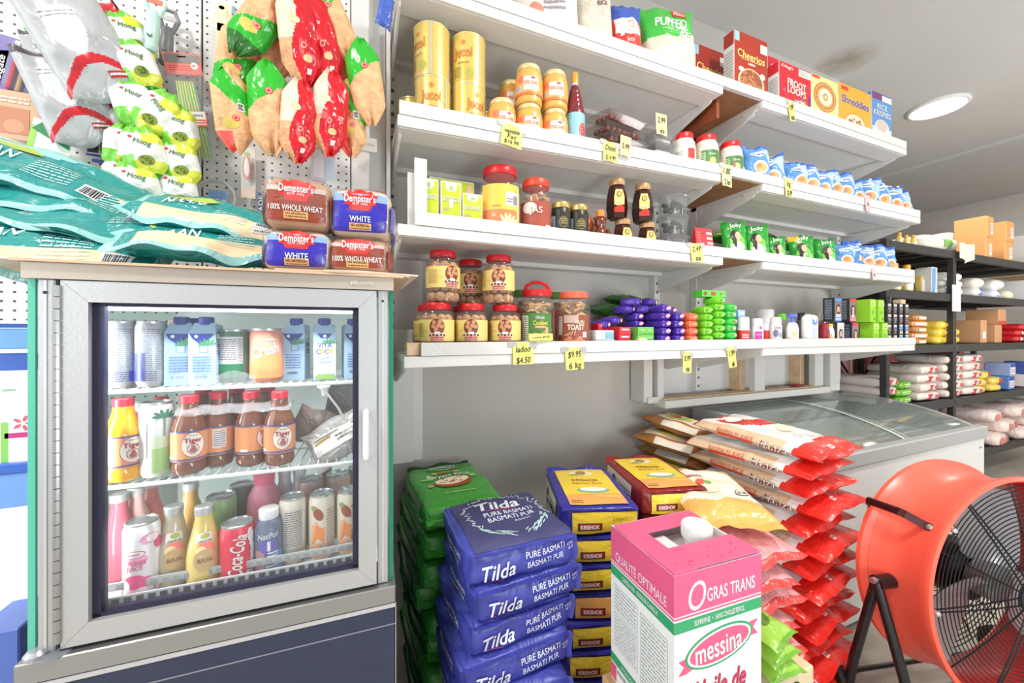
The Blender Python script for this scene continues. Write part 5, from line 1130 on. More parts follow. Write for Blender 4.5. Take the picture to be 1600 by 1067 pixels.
def ginger_jar():
    t = thing('paste_jar','x','jar'); r = .082; m = MB(); m.lathe([(r*.9,0),(r,.008),(r,.19),(r*.95,.215),(r*.78,.235),(r*.76,.248)],JAR,36,caps=False); obj('body',m,t)
    m = MB(); ringlid(m,r*.8,.244,.032,RED,36); obj('lid',m,t); m = MB(); m.lathe([(.001,.006),(r*.93,.006),(r*.93,.18),(.001,.185)],M((206,190,160),.7,var=.3,vscale=25),24,caps=False); obj('contents',m,t)
    c = cyl(r+.001); m = MB(); m.rect(c,-.075,.015,.085,.195,M((240,196,84),.45),30,1); m.rect(c,-.075,.015,.085,.1,M((222,132,82),.45),30,1,.001); m.rect(c,.022,.115,.076,.165,M((240,238,232),.5),10,1,.0014); m.lines(c,.026,.125,.05,.145,2,M((120,110,120),.5),off=.002); m.bars(c,.052,.12,.074,.155,M((130,130,150),.5),off=.002)
    m.text(c,'AHMED',-.012,.112,.008,M((160,100,50),.5),width=.032,off=.0016); m.rect(c,-.028,.075,-.018,.085,WHITE,2,1,.0014); m.disc(c,-.023,.08,.003,.003,M((80,140,60),.5),off=.002)
    for k in range(5): m.disc(c,.012+k*.012,.062+.006*math.sin(k),.006,.020,M((240,220,170),.5),off=.0016+k*.0001,rot=.5 - k*.35)
    m.bars(c,-.07,.02,-.05,.045,INK); m.rect(c,.07,.015,.085,.19,M((240,206,110),.45),4,1,.0012); obj('label',m,t); return t
p = S(781,1.405,3); place('ginger',ginger_jar,p,face(p[0],p[1]),label='largest red lidded jar with a yellow and orange label on the third shelf')
def jas_jar():
    t = thing('biscuit_jar','x','jar'); r = .066; m = MB(); m.lathe([(r*.9,0),(r,.008),(r,.165),(r*.93,.19),(r*.76,.212),(r*.76,.222)],JAR,34,caps=False); obj('body',m,t)
    m = MB(); ringlid(m,r*.81,.218,.030,M((222,70,40),.35)); obj('lid',m,t); obj('contents',bits('j',r,.012,.19,(210,160,124),56,21),t,kind='stuff')
    c = cyl(r+.001); m = MB(); m.rect(c,-.07,.012,.07,.15,M((166,78,62),.45),30,1); m.disc(c,-.025,.125,.03,.022,M((226,214,210),.5),rings=4); m.text(c,'JAS',.002,.115,.024,M((120,40,40),.5),bold=.04,width=.05,off=.0022); m.text(c,'JAS',.001,.116,.024,M((236,224,214),.5),bold=.02,width=.05,off=.0026)
    for k in range(6): m.disc(c,-.02+k*.011,.035+.006*math.sin(k*2),.011,.011,M((226,150,116),.6),off=.0016+k*.0001)
    m.rect(c, .042, .02, .07, .06, WHITE, 8, 1, .0014); obj('label', m, t); return t
p = S(837,1.39,3); place('jas',jas_jar,p,face(p[0],p[1]),label='clear biscuit jar with an orange red lid and brown red label')
def olive_jar():
    r = .041; GOLD = M((206, 180, 110), .3, .6); OL = M((54, 50, 36), .3, var=.4, vscale=60)
    def deco(m): c = cyl(r+.0004); m.rect(c,-.05,.03,.05,.125,M((44,42,38),.4),24,1); m.disc(c,.012,.085,.018,.022,M((180,160,90),.45)); m.disc(c,.012,.085,.016,.020,M((60,62,44),.45),off=.0013); m.lines(c,0,.075,.024,.1,3,M((190,170,100),.5),off=.0018); m.rect(c,-.01,.045,.034,.058,M((200,190,160),.5),8,1,.0012); m.rect(c,-.046,.035,-.022,.11,M((190,200,214),.5),6,1,.0012); m.bars(c,-.044,.04,-.026,.06,INK,off=.002)
    return bottle('preserve_jar','x','jar',[(r*.9,0),(r,.005),(r,.135),(r*.86,.148)],OL,[(r*.92,.146),(r*.94,.152),(r*.94,.165),(r*.88,.169)],GOLD,deco)
for u,lab in ((876,'left'),(904,'right')): p = S(u,1.375,3); place('olive',olive_jar,p,face(p[0],p[1]),label='dark preserve jar with gold lid, %s one of the pair on the third shelf' % lab)
tb('sauce_bottle','plain orange bottle behind the honey bear on the third shelf',918,1.42,3,[(.026,0),(.030,.006),(.030,.11),(.02,.13)],M((206,100,50),.4),[(.02,.13),(.02,.14)],M((206,100,50),.4))
HON = M((110, 52, 26), .12, spec=.8); HOND = M((54, 22, 18), .1, spec=.8)
def bear():
    t = thing('honey_bear','x','bottle'); m = MB(); m.lathe([(.024,0),(.030,.006),(.031,.05),(.026,.075),(.017,.085),(.024,.098),(.025,.112),(.019,.128),(.012,.134)],HON,24,fy=.8); obj('body',m,t)
    m = MB()
    for s in (-1,1): m.lathe([(.001,0),(.008,.002),(.008,.012),(.001,.015)],HON,12,(s*.022,0,.118)); m.tube([(s*.028,-.006,.075),(s*.034,-.016,.06),(s*.02,-.026,.052)],.008,HON,8)
    obj('ears_and_arms',m,t); m = MB(); m.lathe([(.017,.132),(.018,.135),(.018,.155),(.014,.160)],M((236,140,66),.35),20); obj('cap',m,t)
    m = MB(); F = front(-.027); m.rect(F,-.016,.008,.016,.055,M((226,214,196),.5)); m.lines(F,-.013,.012,.013,.05,6,M((120,90,70),.5)); obj('label',m,t); return t
p = S(938,1.36,3); place('bear',bear,p,face(p[0],p[1])+.2,label='bear shaped honey bottle with orange cap')
def honey(h, small):
    def f():
        r = .046; t = thing('honey_jar','x','jar'); pr = [(r*.82,0),(r*.9,.004),(r*1.02,h*.25),(r*.98,h*.5),(r*.78,h*.78),(r*.62,h*.84)]
        m = MB(); m.lathe(pr, HOND if not small else M((70, 34, 28), .12, spec=.8), 6)
        obj('body', m, t, ang=20)
        m = MB(); m.lathe([(r*.72,h*.83),(r*.74,h*.86),(r*.74,h*.97),(r*.68,h)],M((190,150,106),.35,.2),24); obj('lid',m,t)
        H = h; m = MB()
        def F(x, z, off=0):
            tt = z/H; q = .9+.12*min(1,tt/.25) if tt < .25 else (1.02 - .04*(tt - .25)/.25 if tt < .5 else .98 - .20*(tt - .5)/.28)
            return Vector((x, -r * q * .866 - off - .0006, z))
        m.poly(F,[(-.021,H*.12),(.021,H*.12),(.022,H*.5),(.014,H*.70),(-.014,H*.70),(-.022,H*.5)],M((232,196,110),.45),off=.001 if not small else .001)
        m.disc(F,0,H*.57,.011,.012,M((60,40,30),.5),off=.0016); m.disc(F,0,H*.57,.008,.009,M((200,170,90),.5),off=.002); m.text(F,'Honey',0,H*.38,.010,M((240,236,226),.5),bold=.03,width=.032,off=.002)
        if not small: m.poly(F,[(-.021,H*.12),(.021,H*.12),(.021,H*.24),(.004,H*.30),(-.021,H*.22)],M((206,50,44),.4),off=.0018)
        obj('label', m, t); return t
    return f
for key,small,u,dz,rr,lab in (('hs',True,973,0,.5,'honey jar with yellow label, left of the two lower ones'),('hs',True,1011,0,.45,'honey jar with yellow label, right of the two lower ones'),('hb',False,964,.137,.25,'tall dark honey jar with red and yellow label, upper left'),('hb',False,1004,.137,.2,'tall dark honey jar with red and yellow label, upper right')):
    p = S(u,1.375,3,dz); place(key,honey(.172 if not small else .1365,small),p,face(p[0],p[1])+rr,label=lab)
TUBC = CLEAR((240, 242, 244), .90, .08, 'clear_tub')
def tub():
    t = thing('plastic_tub','x','tub'); m = MB(); m.lathe([(.040,0),(.043,.004),(.050,.048),(.053,.050)],TUBC,4*7,caps=False,fy=.85); m.lathe([(.001,.001),(.041,.001)],TUBC,28,caps=False,fy=.85); obj('body',m,t)
    m = MB(); m.lathe([(.055,.048),(.055,.053),(.05,.055),(.001,.055)],TUBC,28,caps=False,fy=.85); obj('lid',m,t)
    m = MB(); rnd = random.Random(6)
    for k in range(22):
        a = rnd.uniform(0,6.28); q = .033*math.sqrt(rnd.random()); m.lathe([(.001,-.007),(.008,-.004),(.009,.002),(.001,.007)],M((50,46,46),.5),7,(q*math.cos(a),q*.85*math.sin(a),.011+.028*rnd.random()),caps=False)
    obj('contents', m, t, kind='stuff'); return t
for k in range(3): p = S(1052,1.385,3,k*.093); place('tub',tub,p,.05*k,scale=(1.45,1.45,1.68),label='clear plastic tub of dark dates, %s of the stack of three' % ('bottom','middle','top')[k])
p = S(1103,1.345,3); t = thing('red_card','red folded cardboard display stand with white panels in front of the green bags','card',p); m = MB(); m.hexa([(-.055,0,0),(.06,0,0),(.06,.05,0),(-.055,.05,0),(-.05,.02,.13),(.06,.02,.13),(.06,.024,.13),(-.05,.024,.13)],M((214,44,50),.45)); obj('card',m,t)
m = MB(); F = plane((0,-.0005,0),(1,0,0),(0,.02,.13)); m.disc(F,-.002,.108,.008,.008,M((150,60,60),.5)); m.lines(F,-.045,.06,-.02,.115,4,M((230,120,120),.5))
for z in (.058,.083,.108): m.rect(F,.02,z - .006,.055,z+.006,M((240,230,228),.5)); m.lines(F,.024,z - .003,.05,z+.003,1,M((190,120,120),.5),off=.0014)
obj('print', m, t)
GBG = (40, 150, 50)
def lady(m, mp):
    m.disc(mp,.0,-.03,.034,.05,M((120,200,80),.4),off=.0008,rings=4); m.disc(mp,-.008,.010,.019,.028,M((52,34,28),.5),off=.0012,rings=3); m.disc(mp,.002,.010,.0125,.018,M((226,180,150),.5),off=.0018,rings=2); m.rect(mp,-.004,-.016,.006,.0,M((222,176,148),.5),1,1,.0016)
    m.poly(mp,[(-.030,-.062),(.032,-.062),(.032,-.03),(.012,-.014),(-.010,-.014),(-.028,-.028)],M((236,234,232),.5),off=.002); m.disc(mp,-.012,-.02,.008,.026,M((52,34,28),.5),off=.0024)
    m.text(mp,'Jolly',0,.062,.020,M((240,246,236),.45),bold=.03,shear=.2,width=.056,rot=.1,off=.0018)
def gbag(yl):
    def f():
        w,h,tk = .105,.165,.05; fm = pillowmap(w,h,tk,4.4+yl,.06,.005); m = MB(); pillow(m,fm,FOIL(GBG),22,26,(lambda a,b: FOIL((226,190,50)) if (yl and b > .62 and a < -.2) else FOIL((34,130,40)) if b > .8 else FOIL(GBG))); o = obj('detergent_bag',m,None,cat='bag',ang=70); d = MB(); lady(d,on_pillow(fm,w,h)); obj('print',d,o); return o
    return f
gx = ((1147, 0), (1181, 0), (1213, 0), (1252, 1), (1289, 0))
for i, (u, yl) in enumerate(gx):
    p = S(u,1.37,3,.092 if i != 2 else .080); place(('gbag',yl),gbag(yl),p,(R(-10),0,-.55+.10*(-1) ** i),label='green pouch with a woman in white printed on it, %s from the left' % ORD[i],group='green pouches on the third shelf',scale=1.2 if i != 2 else 1.0)
for i,(u,Y,dz,c,rz) in enumerate(((1130,1.50,.14,(52,140,44),.1),(1165,1.50,.155,(60,150,50),-.1),(1150,1.55,.20,(40,120,40),.2),(1200,1.52,.15,(70,160,60),.0),(1235,1.50,.165,(50,140,46),.25),(1180,1.58,.225,(34,100,34),-.15),(1215,1.58,.20,(46,126,40),.3))):
    p = S(u,Y,3,dz); place(('gflat',c),(lambda c=c,i=i: packet('detergent_bag','x',.2,.13,.05,FOIL(c,.25,.4),6.1+i,lambda m,mp: (m.rect(mp,-.09,-.03,.09,-.01,M((214,206,80),.45),10,2),m.disc(mp,.04,.02,.025,.018,M((226,190,190),.5)),m.lines(mp,-.06,.0,.0,.03,2,M((230,240,220),.5))),cat='bag')),p,(R(-78),0,rz),label='green pouch lying flat on the heap behind the upright ones, %s' % ORD[i],group='green pouches lying on the heap')
m = MB(); b0 = S(1150,1.6,3); b1 = S(1240,1.6,3); m.box((b0[0] - .05,1.47,b0[2] if False else Z3+.02),(b1[0]+.03,1.70,Z3+.11),M((160,128,94),.7),.003); obj('stock_carton',m,label='brown carton hidden behind the green pouches',cat='box')
BLU = (92, 150, 214)
def bluebag(v):
    def f():
        w, h, tk = .115, .17, .055; fm = pillowmap(w, h, tk, 9.1 + v * 1.3, .10, .008, pw=2.0)
        def mf(a, b):
            if b > .78: return FOIL((70, 110, 206), .2, .5)
            return FOIL(BLU, .2, .45) if (a * .5 + b * .4 + .1 * v) < .45 else FOIL((176, 206, 232), .18, .6)
        m = MB(); pillow(m,fm,FOIL(BLU),24,30,mf); o = obj('sugar_bag',m,None,cat='bag',ang=70); d = MB(); mp = on_pillow(fm,w,h); d.disc(mp,.006,-.022,.032,.028,M((236,226,214),.5),rings=3); d.disc(mp,.006,-.024,.025,.021,M((228,170,116),.5),off=.0014,rings=3); d.disc(mp,.0,-.018,.012,.009,M((206,140,90),.5),off=.002); d.disc(mp,-.006,.036,.034,.013,M((220,232,244),.45),off=.001,rot=.15); d.lines(mp,-.03,.03,.02,.042,1,M((60,90,180),.5),off=.0016)
        obj('print', d, o); return o
    return f
for i,(u,Y,dz,rz,sc) in enumerate(((1318,1.36,.075,-.1,.9),(1337,1.40,.10,.4,1.0),(1350,1.37,.08,.1,.95),(1368,1.38,.085,-.2,1.0),(1384,1.37,.085,.2,1.0),(1333,1.5,.12,.6,1.1),(1360,1.5,.12,0,1.05))):
    p = S(u,Y,3,dz*1.18); place(('blue',i % 3),bluebag(i % 3),p,(R(-12),R(6*(-1) ** i),rz - .55),label='pale blue glossy bag at the right end of the third shelf, %s from the left' % ORD[i],group='blue bags on the third shelf',scale=sc*1.2)

# ------------------------------------------------------------------ second shelf
TINY_ = M((226, 198, 110), .3, .25); GOLDR = M((232, 220, 160), .3, .5)
def ghee_tin():
    r,h = .0635,.182; t = thing('fat_tin','x','tin'); m = MB(); m.lathe([(r,0),(r,h)],TINY_,40); obj('body',m,t)
    m = MB(); m.lathe([(r,h - .003),(r+.002,h - .001),(r+.002,h+.002),(r - .003,h+.002),(r - .005,h - .002),(.001,h - .002)],GOLDR,40,caps=False); m.lathe([(r,.003),(r+.002,.002),(r+.002,0),(r - .003,0)],GOLDR,40,caps=False); m.rect(cyl(r),.048,.003,.054,h - .003,M((226,226,222),.3,.6),2,1,.0012); obj('rim',m,t)
    c = cyl(r + .0003); m = MB(); OR = M((214, 132, 60), .4)
    m.text(c,'Jucol',-.006,h*.62,.034,OR,bold=.05,width=.072); m.disc(c,-.004,h*.62+.034,.0085,.0085,OR); m.text(c,'VEGETABLE FAT',-.004,h*.40,.007,M((110,84,40),.5),width=.046); m.rect(c,-.05,.012,.04,h*.35,M((214,184,92),.35,.2),18,1,.0004); m.lines(c,-.045,.02,-.012,h*.33,7,M((150,130,70),.5)); m.disc(c,.02,h*.18,.016,.016,M((176,170,80),.45))
    m.text(c,'Jucol',-.006+PI*r,h*.62,.034,OR,bold=.05,width=.072); m.disc(c,-.004+PI*r,h*.62+.034,.0085,.0085,OR); obj('print',m,t); return t
for u,Y,dz,rr,lab in ((676,1.405,0,.0,'yellow fat tin, lower left of the front four'),(732,1.405,0,.55,'yellow fat tin with lettering turned right, lower right of the front four'),(675,1.405,.185,-.85,'yellow fat tin with its seam showing, upper left of the front four'),(732,1.405,.185,-.25,'yellow fat tin, upper right of the front four'),(646,1.56,0,.2,'yellow fat tin half hidden behind at the left end'),(752,1.56,0,.3,'yellow fat tin behind the lower right one')):
    p = S(u, Y, 2, dz); place('tin', ghee_tin, p, face(p[0], p[1]) + rr, label=lab, group='yellow fat tins')
GHEE = M((236, 176, 70), .35)
def ghee_jar():
    r,h = .0525,.150; t = thing('ghee_jar','x','jar'); m = MB(); m.lathe([(r*.92,0),(r,.006),(r,h*.72),(r*.96,h*.82),(r*.84,h*.88)],GHEE,34); obj('contents',m,t)
    m = MB(); m.lathe([(r*.93,0),(r*1.02,.006),(r*1.02,h*.73),(r*.98,h*.83),(r*.86,h*.9)],JAR,34,caps=False); obj('body',m,t)
    m = MB(); m.lathe([(r*.87,h*.88),(r*.88,h*.9),(r*.88,h*.975),(r*.84,h),(.001,h)],M((226,206,150),.35,.3),34); obj('lid',m,t)
    c = cyl(r*1.02+.0005); m = MB(); m.rect(c,-.085,.024,.085,h*.66,M((238,166,90),.45),36,1); m.rect(c,-.02,h*.28,.04,h*.62,M((236,226,214),.5),12,1,.001); m.disc(c,-.028,h*.56,.018,.014,M((232,120,80),.45)); m.rect(c,-.06,.04,-.028,h*.4,M((220,222,222),.5),8,1,.001); m.lines(c,-.058,.042,-.03,h*.39,6,M((150,150,150),.5),off=.0016)
    m.disc(c,.018,h*.58,.009,.004,M((150,50,70),.5),off=.0018); m.text(c,'DESI GHEE',.010,h*.46,.013,M((220,130,60),.5),bold=.03,width=.054,off=.0018); m.rect(c,-.085,.024,.085,.034,M((230,120,60),.45),36,1,.001); obj('label',m,t); return t
for u,Y,dz,rr,lab in ((784,1.37,0,.2,'ghee jar with gold lid, lower left'),(826,1.365,0,.1,'ghee jar with gold lid, lower middle'),(866,1.36,0,.1,'ghee jar with gold lid, lower right'),(798,1.48,.1515,.1,'ghee jar with gold lid, upper left and set back'),(798,1.48,0,.1,'ghee jar with gold lid, lower row, hidden behind the left one'),(826,1.365,.1515,.0,'ghee jar with gold lid, upper middle, label facing out'),(866,1.36,.1515,.0,'ghee jar with gold lid, upper right beside the tall bottle')):
    low = dz == 0; p = S(u, Y, 2, 0 if low else .1515); 
    place('gheej',ghee_jar,(p[0],p[1],p[2] - (.0 if low else 0)),face(p[0],p[1])+rr,label=lab,group='ghee jars')
def syrup():
    SY = M((120, 34, 44), .1, spec=.9)
    t = thing('syrup_bottle', 'x', 'bottle'); m = MB(); pr = [(.034, 0), (.041, .006), (.041, .160)]
    for k in range(5): pr += [(.0405 - k*.0046,.166+k*.021),(.0405 - k*.0046 - .002,.180+k*.021),(.0405 - k*.0046 - .005,.183+k*.021)]
    pr += [(.013, .285), (.013, .300)]; m.lathe(pr, SY, 30); obj('body', m, t)
    m = MB(); m.lathe([(.0155,.290),(.0155,.33),(.013,.334)],M((232,160,70),.35,.2),20); obj('cap',m,t); m = MB(); m.lathe([(.0138,.272),(.0138,.291)],M((226,230,236),.35),20,caps=False); obj('neck_foil',m,t)
    c = cyl(.0412); m = MB(); m.rect(c,-.06,.012,.06,.155,M((150,200,216),.45),30,1); m.disc(c,.036,.085,.020,.030,M((214,60,50),.45),rings=3)
    for k in range(9): m.rect(c,-.05+k*.012,.014,-.049+k*.012,.152,M((126,180,200),.45),1,1,.001)
    for k in range(10): m.rect(c,-.055,.02+k*.014,.055,.021+k*.014,M((126,180,200),.45),26,1,.001)
    obj('label', m, t); return t
p = S(898,1.362,2); place('syrup',syrup,p,face(p[0],p[1]),label='tall red syrup bottle with ringed neck, gold cap and pale blue label')
TRAYC = CLEAR((244,242,240),.96,.08,'clear_tray'); DATE = M((134,62,44),.3,var=.3,vscale=50,spec=.7)
date_me = None
def tray():
    global date_me
    t = thing('date_tray','x','tray'); m = MB(); m.hexa([(-.105,-.055,0),(.105,-.055,0),(.105,.055,0),(-.105,.055,0),(-.118,-.066,.030),(.118,-.066,.030),(.118,.066,.030),(-.118,.066,.030)],TRAYC); obj('tray',m,t)
    m = MB(); m.box((-.122,-.07,.030),(.122,.07,.0325),CLEAR((244,242,240),.95,.06,'tray_lid')); obj('lid',m,t)
    rnd = random.Random(3)
    for i in range(7):
        for j in range(3):
            pos = (-.084+i*.028,-.034+j*.034,.016); rt = (rnd.uniform(-.3,.3),rnd.uniform(-.2,.2),rnd.uniform(-.6,.6)+PI/2)
            if date_me is None:
                b = MB(); b.lathe([(.001,-.019),(.009,-.013),(.012,0),(.009,.013),(.001,.019)],DATE,8,caps=False); b.v = [(z,y,x) for x,y,z in b.v]; date_me = obj('date',b,t,pos,rt).data
            else: put('date', date_me, t, pos, rt)
    return t
for k in range(4):
    p = S(963,1.375,2,k*.047+.014); place('tray',tray,(p[0]+.006*(k % 2),p[1],p[2]),(R(9),0,.08*(k % 2)+.1),label='clear tray of brown dates, %s from the bottom of the leaning stack' % ORD[k],group='trays of dates')
def tub2():
    t = thing('plastic_tub','x','tub'); m = MB(); m.hexa([(-.05,-.045,0),(.05,-.045,0),(.05,.045,0),(-.05,.045,0),(-.060,-.055,.046),(.060,-.055,.046),(.060,.055,.046),(-.060,.055,.046)],TUBC); obj('body',m,t); m = MB(); m.box((-.064,-.059,.046),(.064,.059,.051),TUBC,.002); obj('lid',m,t)
    m = MB(); m.box((-.045,-.04,.004),(.045,.04,.024),M((214,200,176),.7,var=.2,vscale=60),.006); obj('contents',m,t); return t
for k in range(3): p = S(1027,1.37,2,k*.0515); place('tub2',tub2,p,.06*(k - 1),label='clear square tub of pale food, %s of the stack of three' % ('bottom','middle','top')[k])
def seed_jar(lab, acc):
    def f():
        t = thing('seed_jar','x','jar'); r = .057; m = MB(); m.lathe([(r*.92,0),(r,.006),(r,.11)]+[(r - .002*(k % 2) - k*.001,.114+k*.007) for k in range(6)]+[(r*.74,.165)],M((226,218,204),.35,bump=.3,bscale=90),34); obj('body',m,t)
        m = MB(); ringlid(m,r*.8,.160,.028,RED); obj('lid',m,t); c = cyl(r+.0005); m = MB(); m.rect(c,-.075,.012,.075,.105,M(lab,.45),34,1); m.rect(c,.022,.012,.06,.105,M(acc,.45),10,1,.001); m.lines(c,-.06,.02,.0,.095,9,M((150,150,140),.5) if sum(lab) > 500 else M((220,220,190),.5),off=.0014)
        if sum(lab) < 500: m.rect(c,-.075,.012,-.02,.105,M((226,224,206),.5),12,1,.001); m.text(c,'Dalia',.03,.085,.010,WHITE,off=.002,width=.03); m.disc(c,.032,.05,.016,.02,M((214,190,120),.5),off=.0016); m.disc(c,.04,.03,.012,.014,M((214,120,90),.5),off=.002)
        obj('label', m, t); return t
    return f
for key,u,l,a,lab in (('sj1',1067,(236,232,224),(222,60,50),'red lidded ribbed jar with white and red label on the second shelf'),('sj2',1103,(80,134,70),(70,120,60),'red lidded ribbed jar with green label, left one of two'),('sj2',1141,(80,134,70),(70,120,60),'red lidded ribbed jar with green label, right one by the blue bags')):
    p = S(u, 1.375, 2); place(key, seed_jar(l, a), p, face(p[0], p[1]), label=lab)
for i,(u,Y,dz,rz,sc) in enumerate(((1181,1.37,.085,.1,1.0),(1203,1.38,.080,-.25,1.0),(1243,1.38,.085,.2,1.0),(1262,1.37,.08,.0,.95),(1282,1.37,.075,-.1,.95),(1297,1.39,.09,.2,1.05),(1315,1.37,.085,.0,1.0),(1335,1.36,.07,.1,.82),(1352,1.38,.09,-.2,1.05),(1372,1.37,.085,.15,1.05),(1392,1.38,.085,.1,1.08),(1406,1.37,.075,-.1,.9),(1222,1.44,.085,.3,1.0))):
    p = S(u,Y,2,dz*1.24); place(('blue',i % 3),bluebag(i % 3),p,(R(-12),R(5*(-1) ** i),rz - .55),label='pale blue glossy bag on the second shelf, %s from the left' % ORD[i] if i < 12 else 'pale blue glossy bag set back behind the others on the second shelf',group='blue bags on the second shelf',scale=sc*1.28)
CRD = M((224, 214, 200), .6)
def cardlabel(lab, u, Y, rz, w, h):
    p = S(u,Y,2); t = thing('paper_card',lab,'card',(p[0],p[1],p[2]+.002),(R(-18),0,rz)); m = MB(); m.box((-w/2,0,0),(w/2,.002,h),CRD); obj('card',m,t); F = front(-.0004); m = MB(); m.text(F,'1.80',0,h*.4,h*.34,M((120,106,90),.6),width=w*.7); obj('print',m,t)
cardlabel('white paper card with faint figures leaning between the jars and the blue bags',1166,1.33,.2,.07,.085); cardlabel('white paper card with faint figures leaning between the second and third blue bags',1222,1.33,.0,.075,.07)
p = S(1147,1.322,2,.05); m = MB(); m.poly(lambda x,y,off=0: Vector((x,0,y)),[(-.04,-.03),(.03,-.012),(.045,.05),(.01,.03)],M((150,116,92),.6)); m.poly(lambda x,y,off=0: Vector((-x,.002,y)),[(-.045,.05),(-.03,-.012),(.04,-.03),(-.01,.03)],M((150,116,92),.6)); obj('kraft_flap',m,None,p,(0,0,.1),label='torn brown paper flap hanging at the joint of the second shelf',cat='paper')

# ------------------------------------------------------------------ top shelf
def topbag(name, label, u, w, h, tk, mat, matfn, deco, seed, rz=-.28, Y=1.37, rx=-6):
    fm = pillowmap(w,h,tk,seed,.05,.006,sag=.25); m = MB(); pillow(m,fm,mat,30,36,matfn); o = obj(name,m,None,cat='bag',label=label,ang=70); p = S(u,Y,1,h/2*.97); o.location = p; o.rotation_euler = (R(rx),0,rz)
    if deco: d = MB(); deco(d, on_pillow(fm, w, h)); obj('print', d, o)
    return o
PALE = FOIL((230,216,210),.25,.3); RICEC = M((214,204,188),.5,var=.15,vscale=120,bump=.5,bscale=160)
topbag('food_bag','pink and white printed bag at the left of the top shelf',853,.27,.30,.10,PALE,lambda a,b: FOIL((240,236,232),.25,.3) if a > .3 else PALE,lambda m,mp: (m.lines(mp,-.02,-.07,.07,.06,6,M((150,140,150),.5)),m.disc(mp,-.05,-.07,.03,.022,M((226,130,110),.5))),1.3)
topbag('rice_bag','clear bag of white rice on the top shelf',925,.175,.32,.10,RICEC,None,lambda m,mp: m.text(mp,'RICE',.035,.04,.020,M((110,70,70),.6),width=.044,bold=.02),2.6)
topbag('flour_bag','red and white bag with a blue top on the top shelf',975,.155,.28,.09,FOIL((214,60,56),.3,.3),lambda a,b: FOIL((60,90,180),.3,.3) if b > .35 else (FOIL((236,230,226),.3,.3) if (b > -.25 and abs(a) < .75) else FOIL((214,60,56),.3,.3)),lambda m,mp: (m.disc(mp,.018,.015,.022,.032,M((240,220,206),.5),rings=3),m.text(mp,'ALE',.018,.015,.02,M((206,60,50),.5),rot=PI/2+.3,width=.04,off=.0016),m.rect(mp,-.035,-.045,-.02,.02,WHITE,2,3,.001),m.rect(mp,-.045,.01,-.01,.02,WHITE,2,2,.001)),3.8)
def d_puff(m, mp):
    m.text(mp,'PUFFED',-.004,.060,.042,M((240,246,236),.45),bold=.03,width=.15,rot=-.08,off=.0016); m.text(mp,'Rice',.075,.015,.036,M((236,246,230),.45),bold=.02,shear=.3,width=.075,rot=-.12,off=.0016); m.rect(mp,.015,.105,.085,.150,M((222,44,40),.4),4,3,.0012); m.text(mp,'PRAN',.05,.128,.025,WHITE,bold=.03,shear=.2,width=.056,rot=-.2,off=.0018); m.disc(mp,-.02,.078,.012,.012,M((240,246,240),.45))
    m.lines(mp, -.05, .026, .01, .034, 1, M((230, 246, 226), .45))
topbag('puffed_rice_bag','clear bag of puffed rice with a green printed top on the top shelf',1042,.27,.345,.12,RICEC,lambda a,b: FOIL((64,178,66),.28,.3) if b > .0+.1*a else M((226,210,190),.45,var=.12,vscale=60,bump=.6,bscale=120),d_puff,5.0)
def cereal(w, h, bg, deco, side=(226, 224, 220)):
    def f():
        d = .06; t = thing('cereal_box','x','box'); m = MB(); m.box((-w/2,0,0),(w/2,d,h),M(side,.5),.0012); obj('box',m,t); m = MB(); F = front(-.0003); m.rect(F,-w/2+.0008,.0008,w/2 - .0008,h - .0008,M(bg,.42),off=.0002); deco(m,F,w,h); L = plane((-w/2 - .0003,d/2,0),(0,-1,0),(0,0,1)); m.rect(L,-d/2+.002,h*.78,d/2 - .002,h - .002,M(bg,.42)); m.lines(L,-d/2+.006,h*.1,d/2 - .006,h*.7,12,M((170,168,166),.5)); obj('print',m,t); return t
    return f
CREAMT = M((244, 222, 130), .45)
def d_cheer(m, F, w, h):
    m.rect(F,-w/2+.004,h*.84,-w/2+.036,h - .004,M((150,206,230),.45)); m.rect(F,w*.28,h*.78,w/2 - .002,h*.92,M((236,232,228),.5)); m.text(F,'Cheerios',0,h*.66,h*.12,CREAMT,bold=.022,width=w*.82,rot=-.03); m.lines(F,-w*.3,h*.575,w*.3,h*.6,1,M((230,190,160),.5),off=.0014); m.rect(F,-w*.1,h*.52,w*.12,h*.555,M((232,180,170),.5),off=.0012)
    m.disc(F,0,h*.24,w*.40,h*.23,M((226,190,150),.5),off=.0012); m.disc(F,0,h*.25,w*.34,h*.20,M((150,84,56),.5),off=.0016); rnd = random.Random(2)
    for k in range(46):
        a = rnd.uniform(0,6.28); q = math.sqrt(rnd.random()); x,z = w*.31*q*math.cos(a),h*.25+h*.18*q*math.sin(a); m.disc(F,x,z,.010,.008,M((206,140,96),.6),off=.002+k*.00003,n=8,rings=1); m.disc(F,x,z,.0035,.003,M((130,66,44),.6),off=.0035+k*.00003,n=6,rings=1)
    m.disc(F,-w*.3,h*.42,.02,.012,M((240,226,210),.5),off=.0014); m.disc(F,w*.34,h*.40,.02,.016,M((240,226,210),.5),off=.0014)
def d_shred(m, F, w, h):
    m.text(F,'Shredded',w*.02,h*.58,h*.11,WHITE,bold=.03,width=w*.9,off=.0014); m.text(F,'Wheat',w*.05,h*.42,h*.12,WHITE,bold=.03,width=w*.7,off=.0014)
    for x in (-.2,0,.2): m.disc(F,w*x,h*.86,.009,.012,M((240,210,206),.5)); m.rect(F,-w*.4,h*.1,w*.2,h*.2,M((236,214,190),.5),off=.0012)
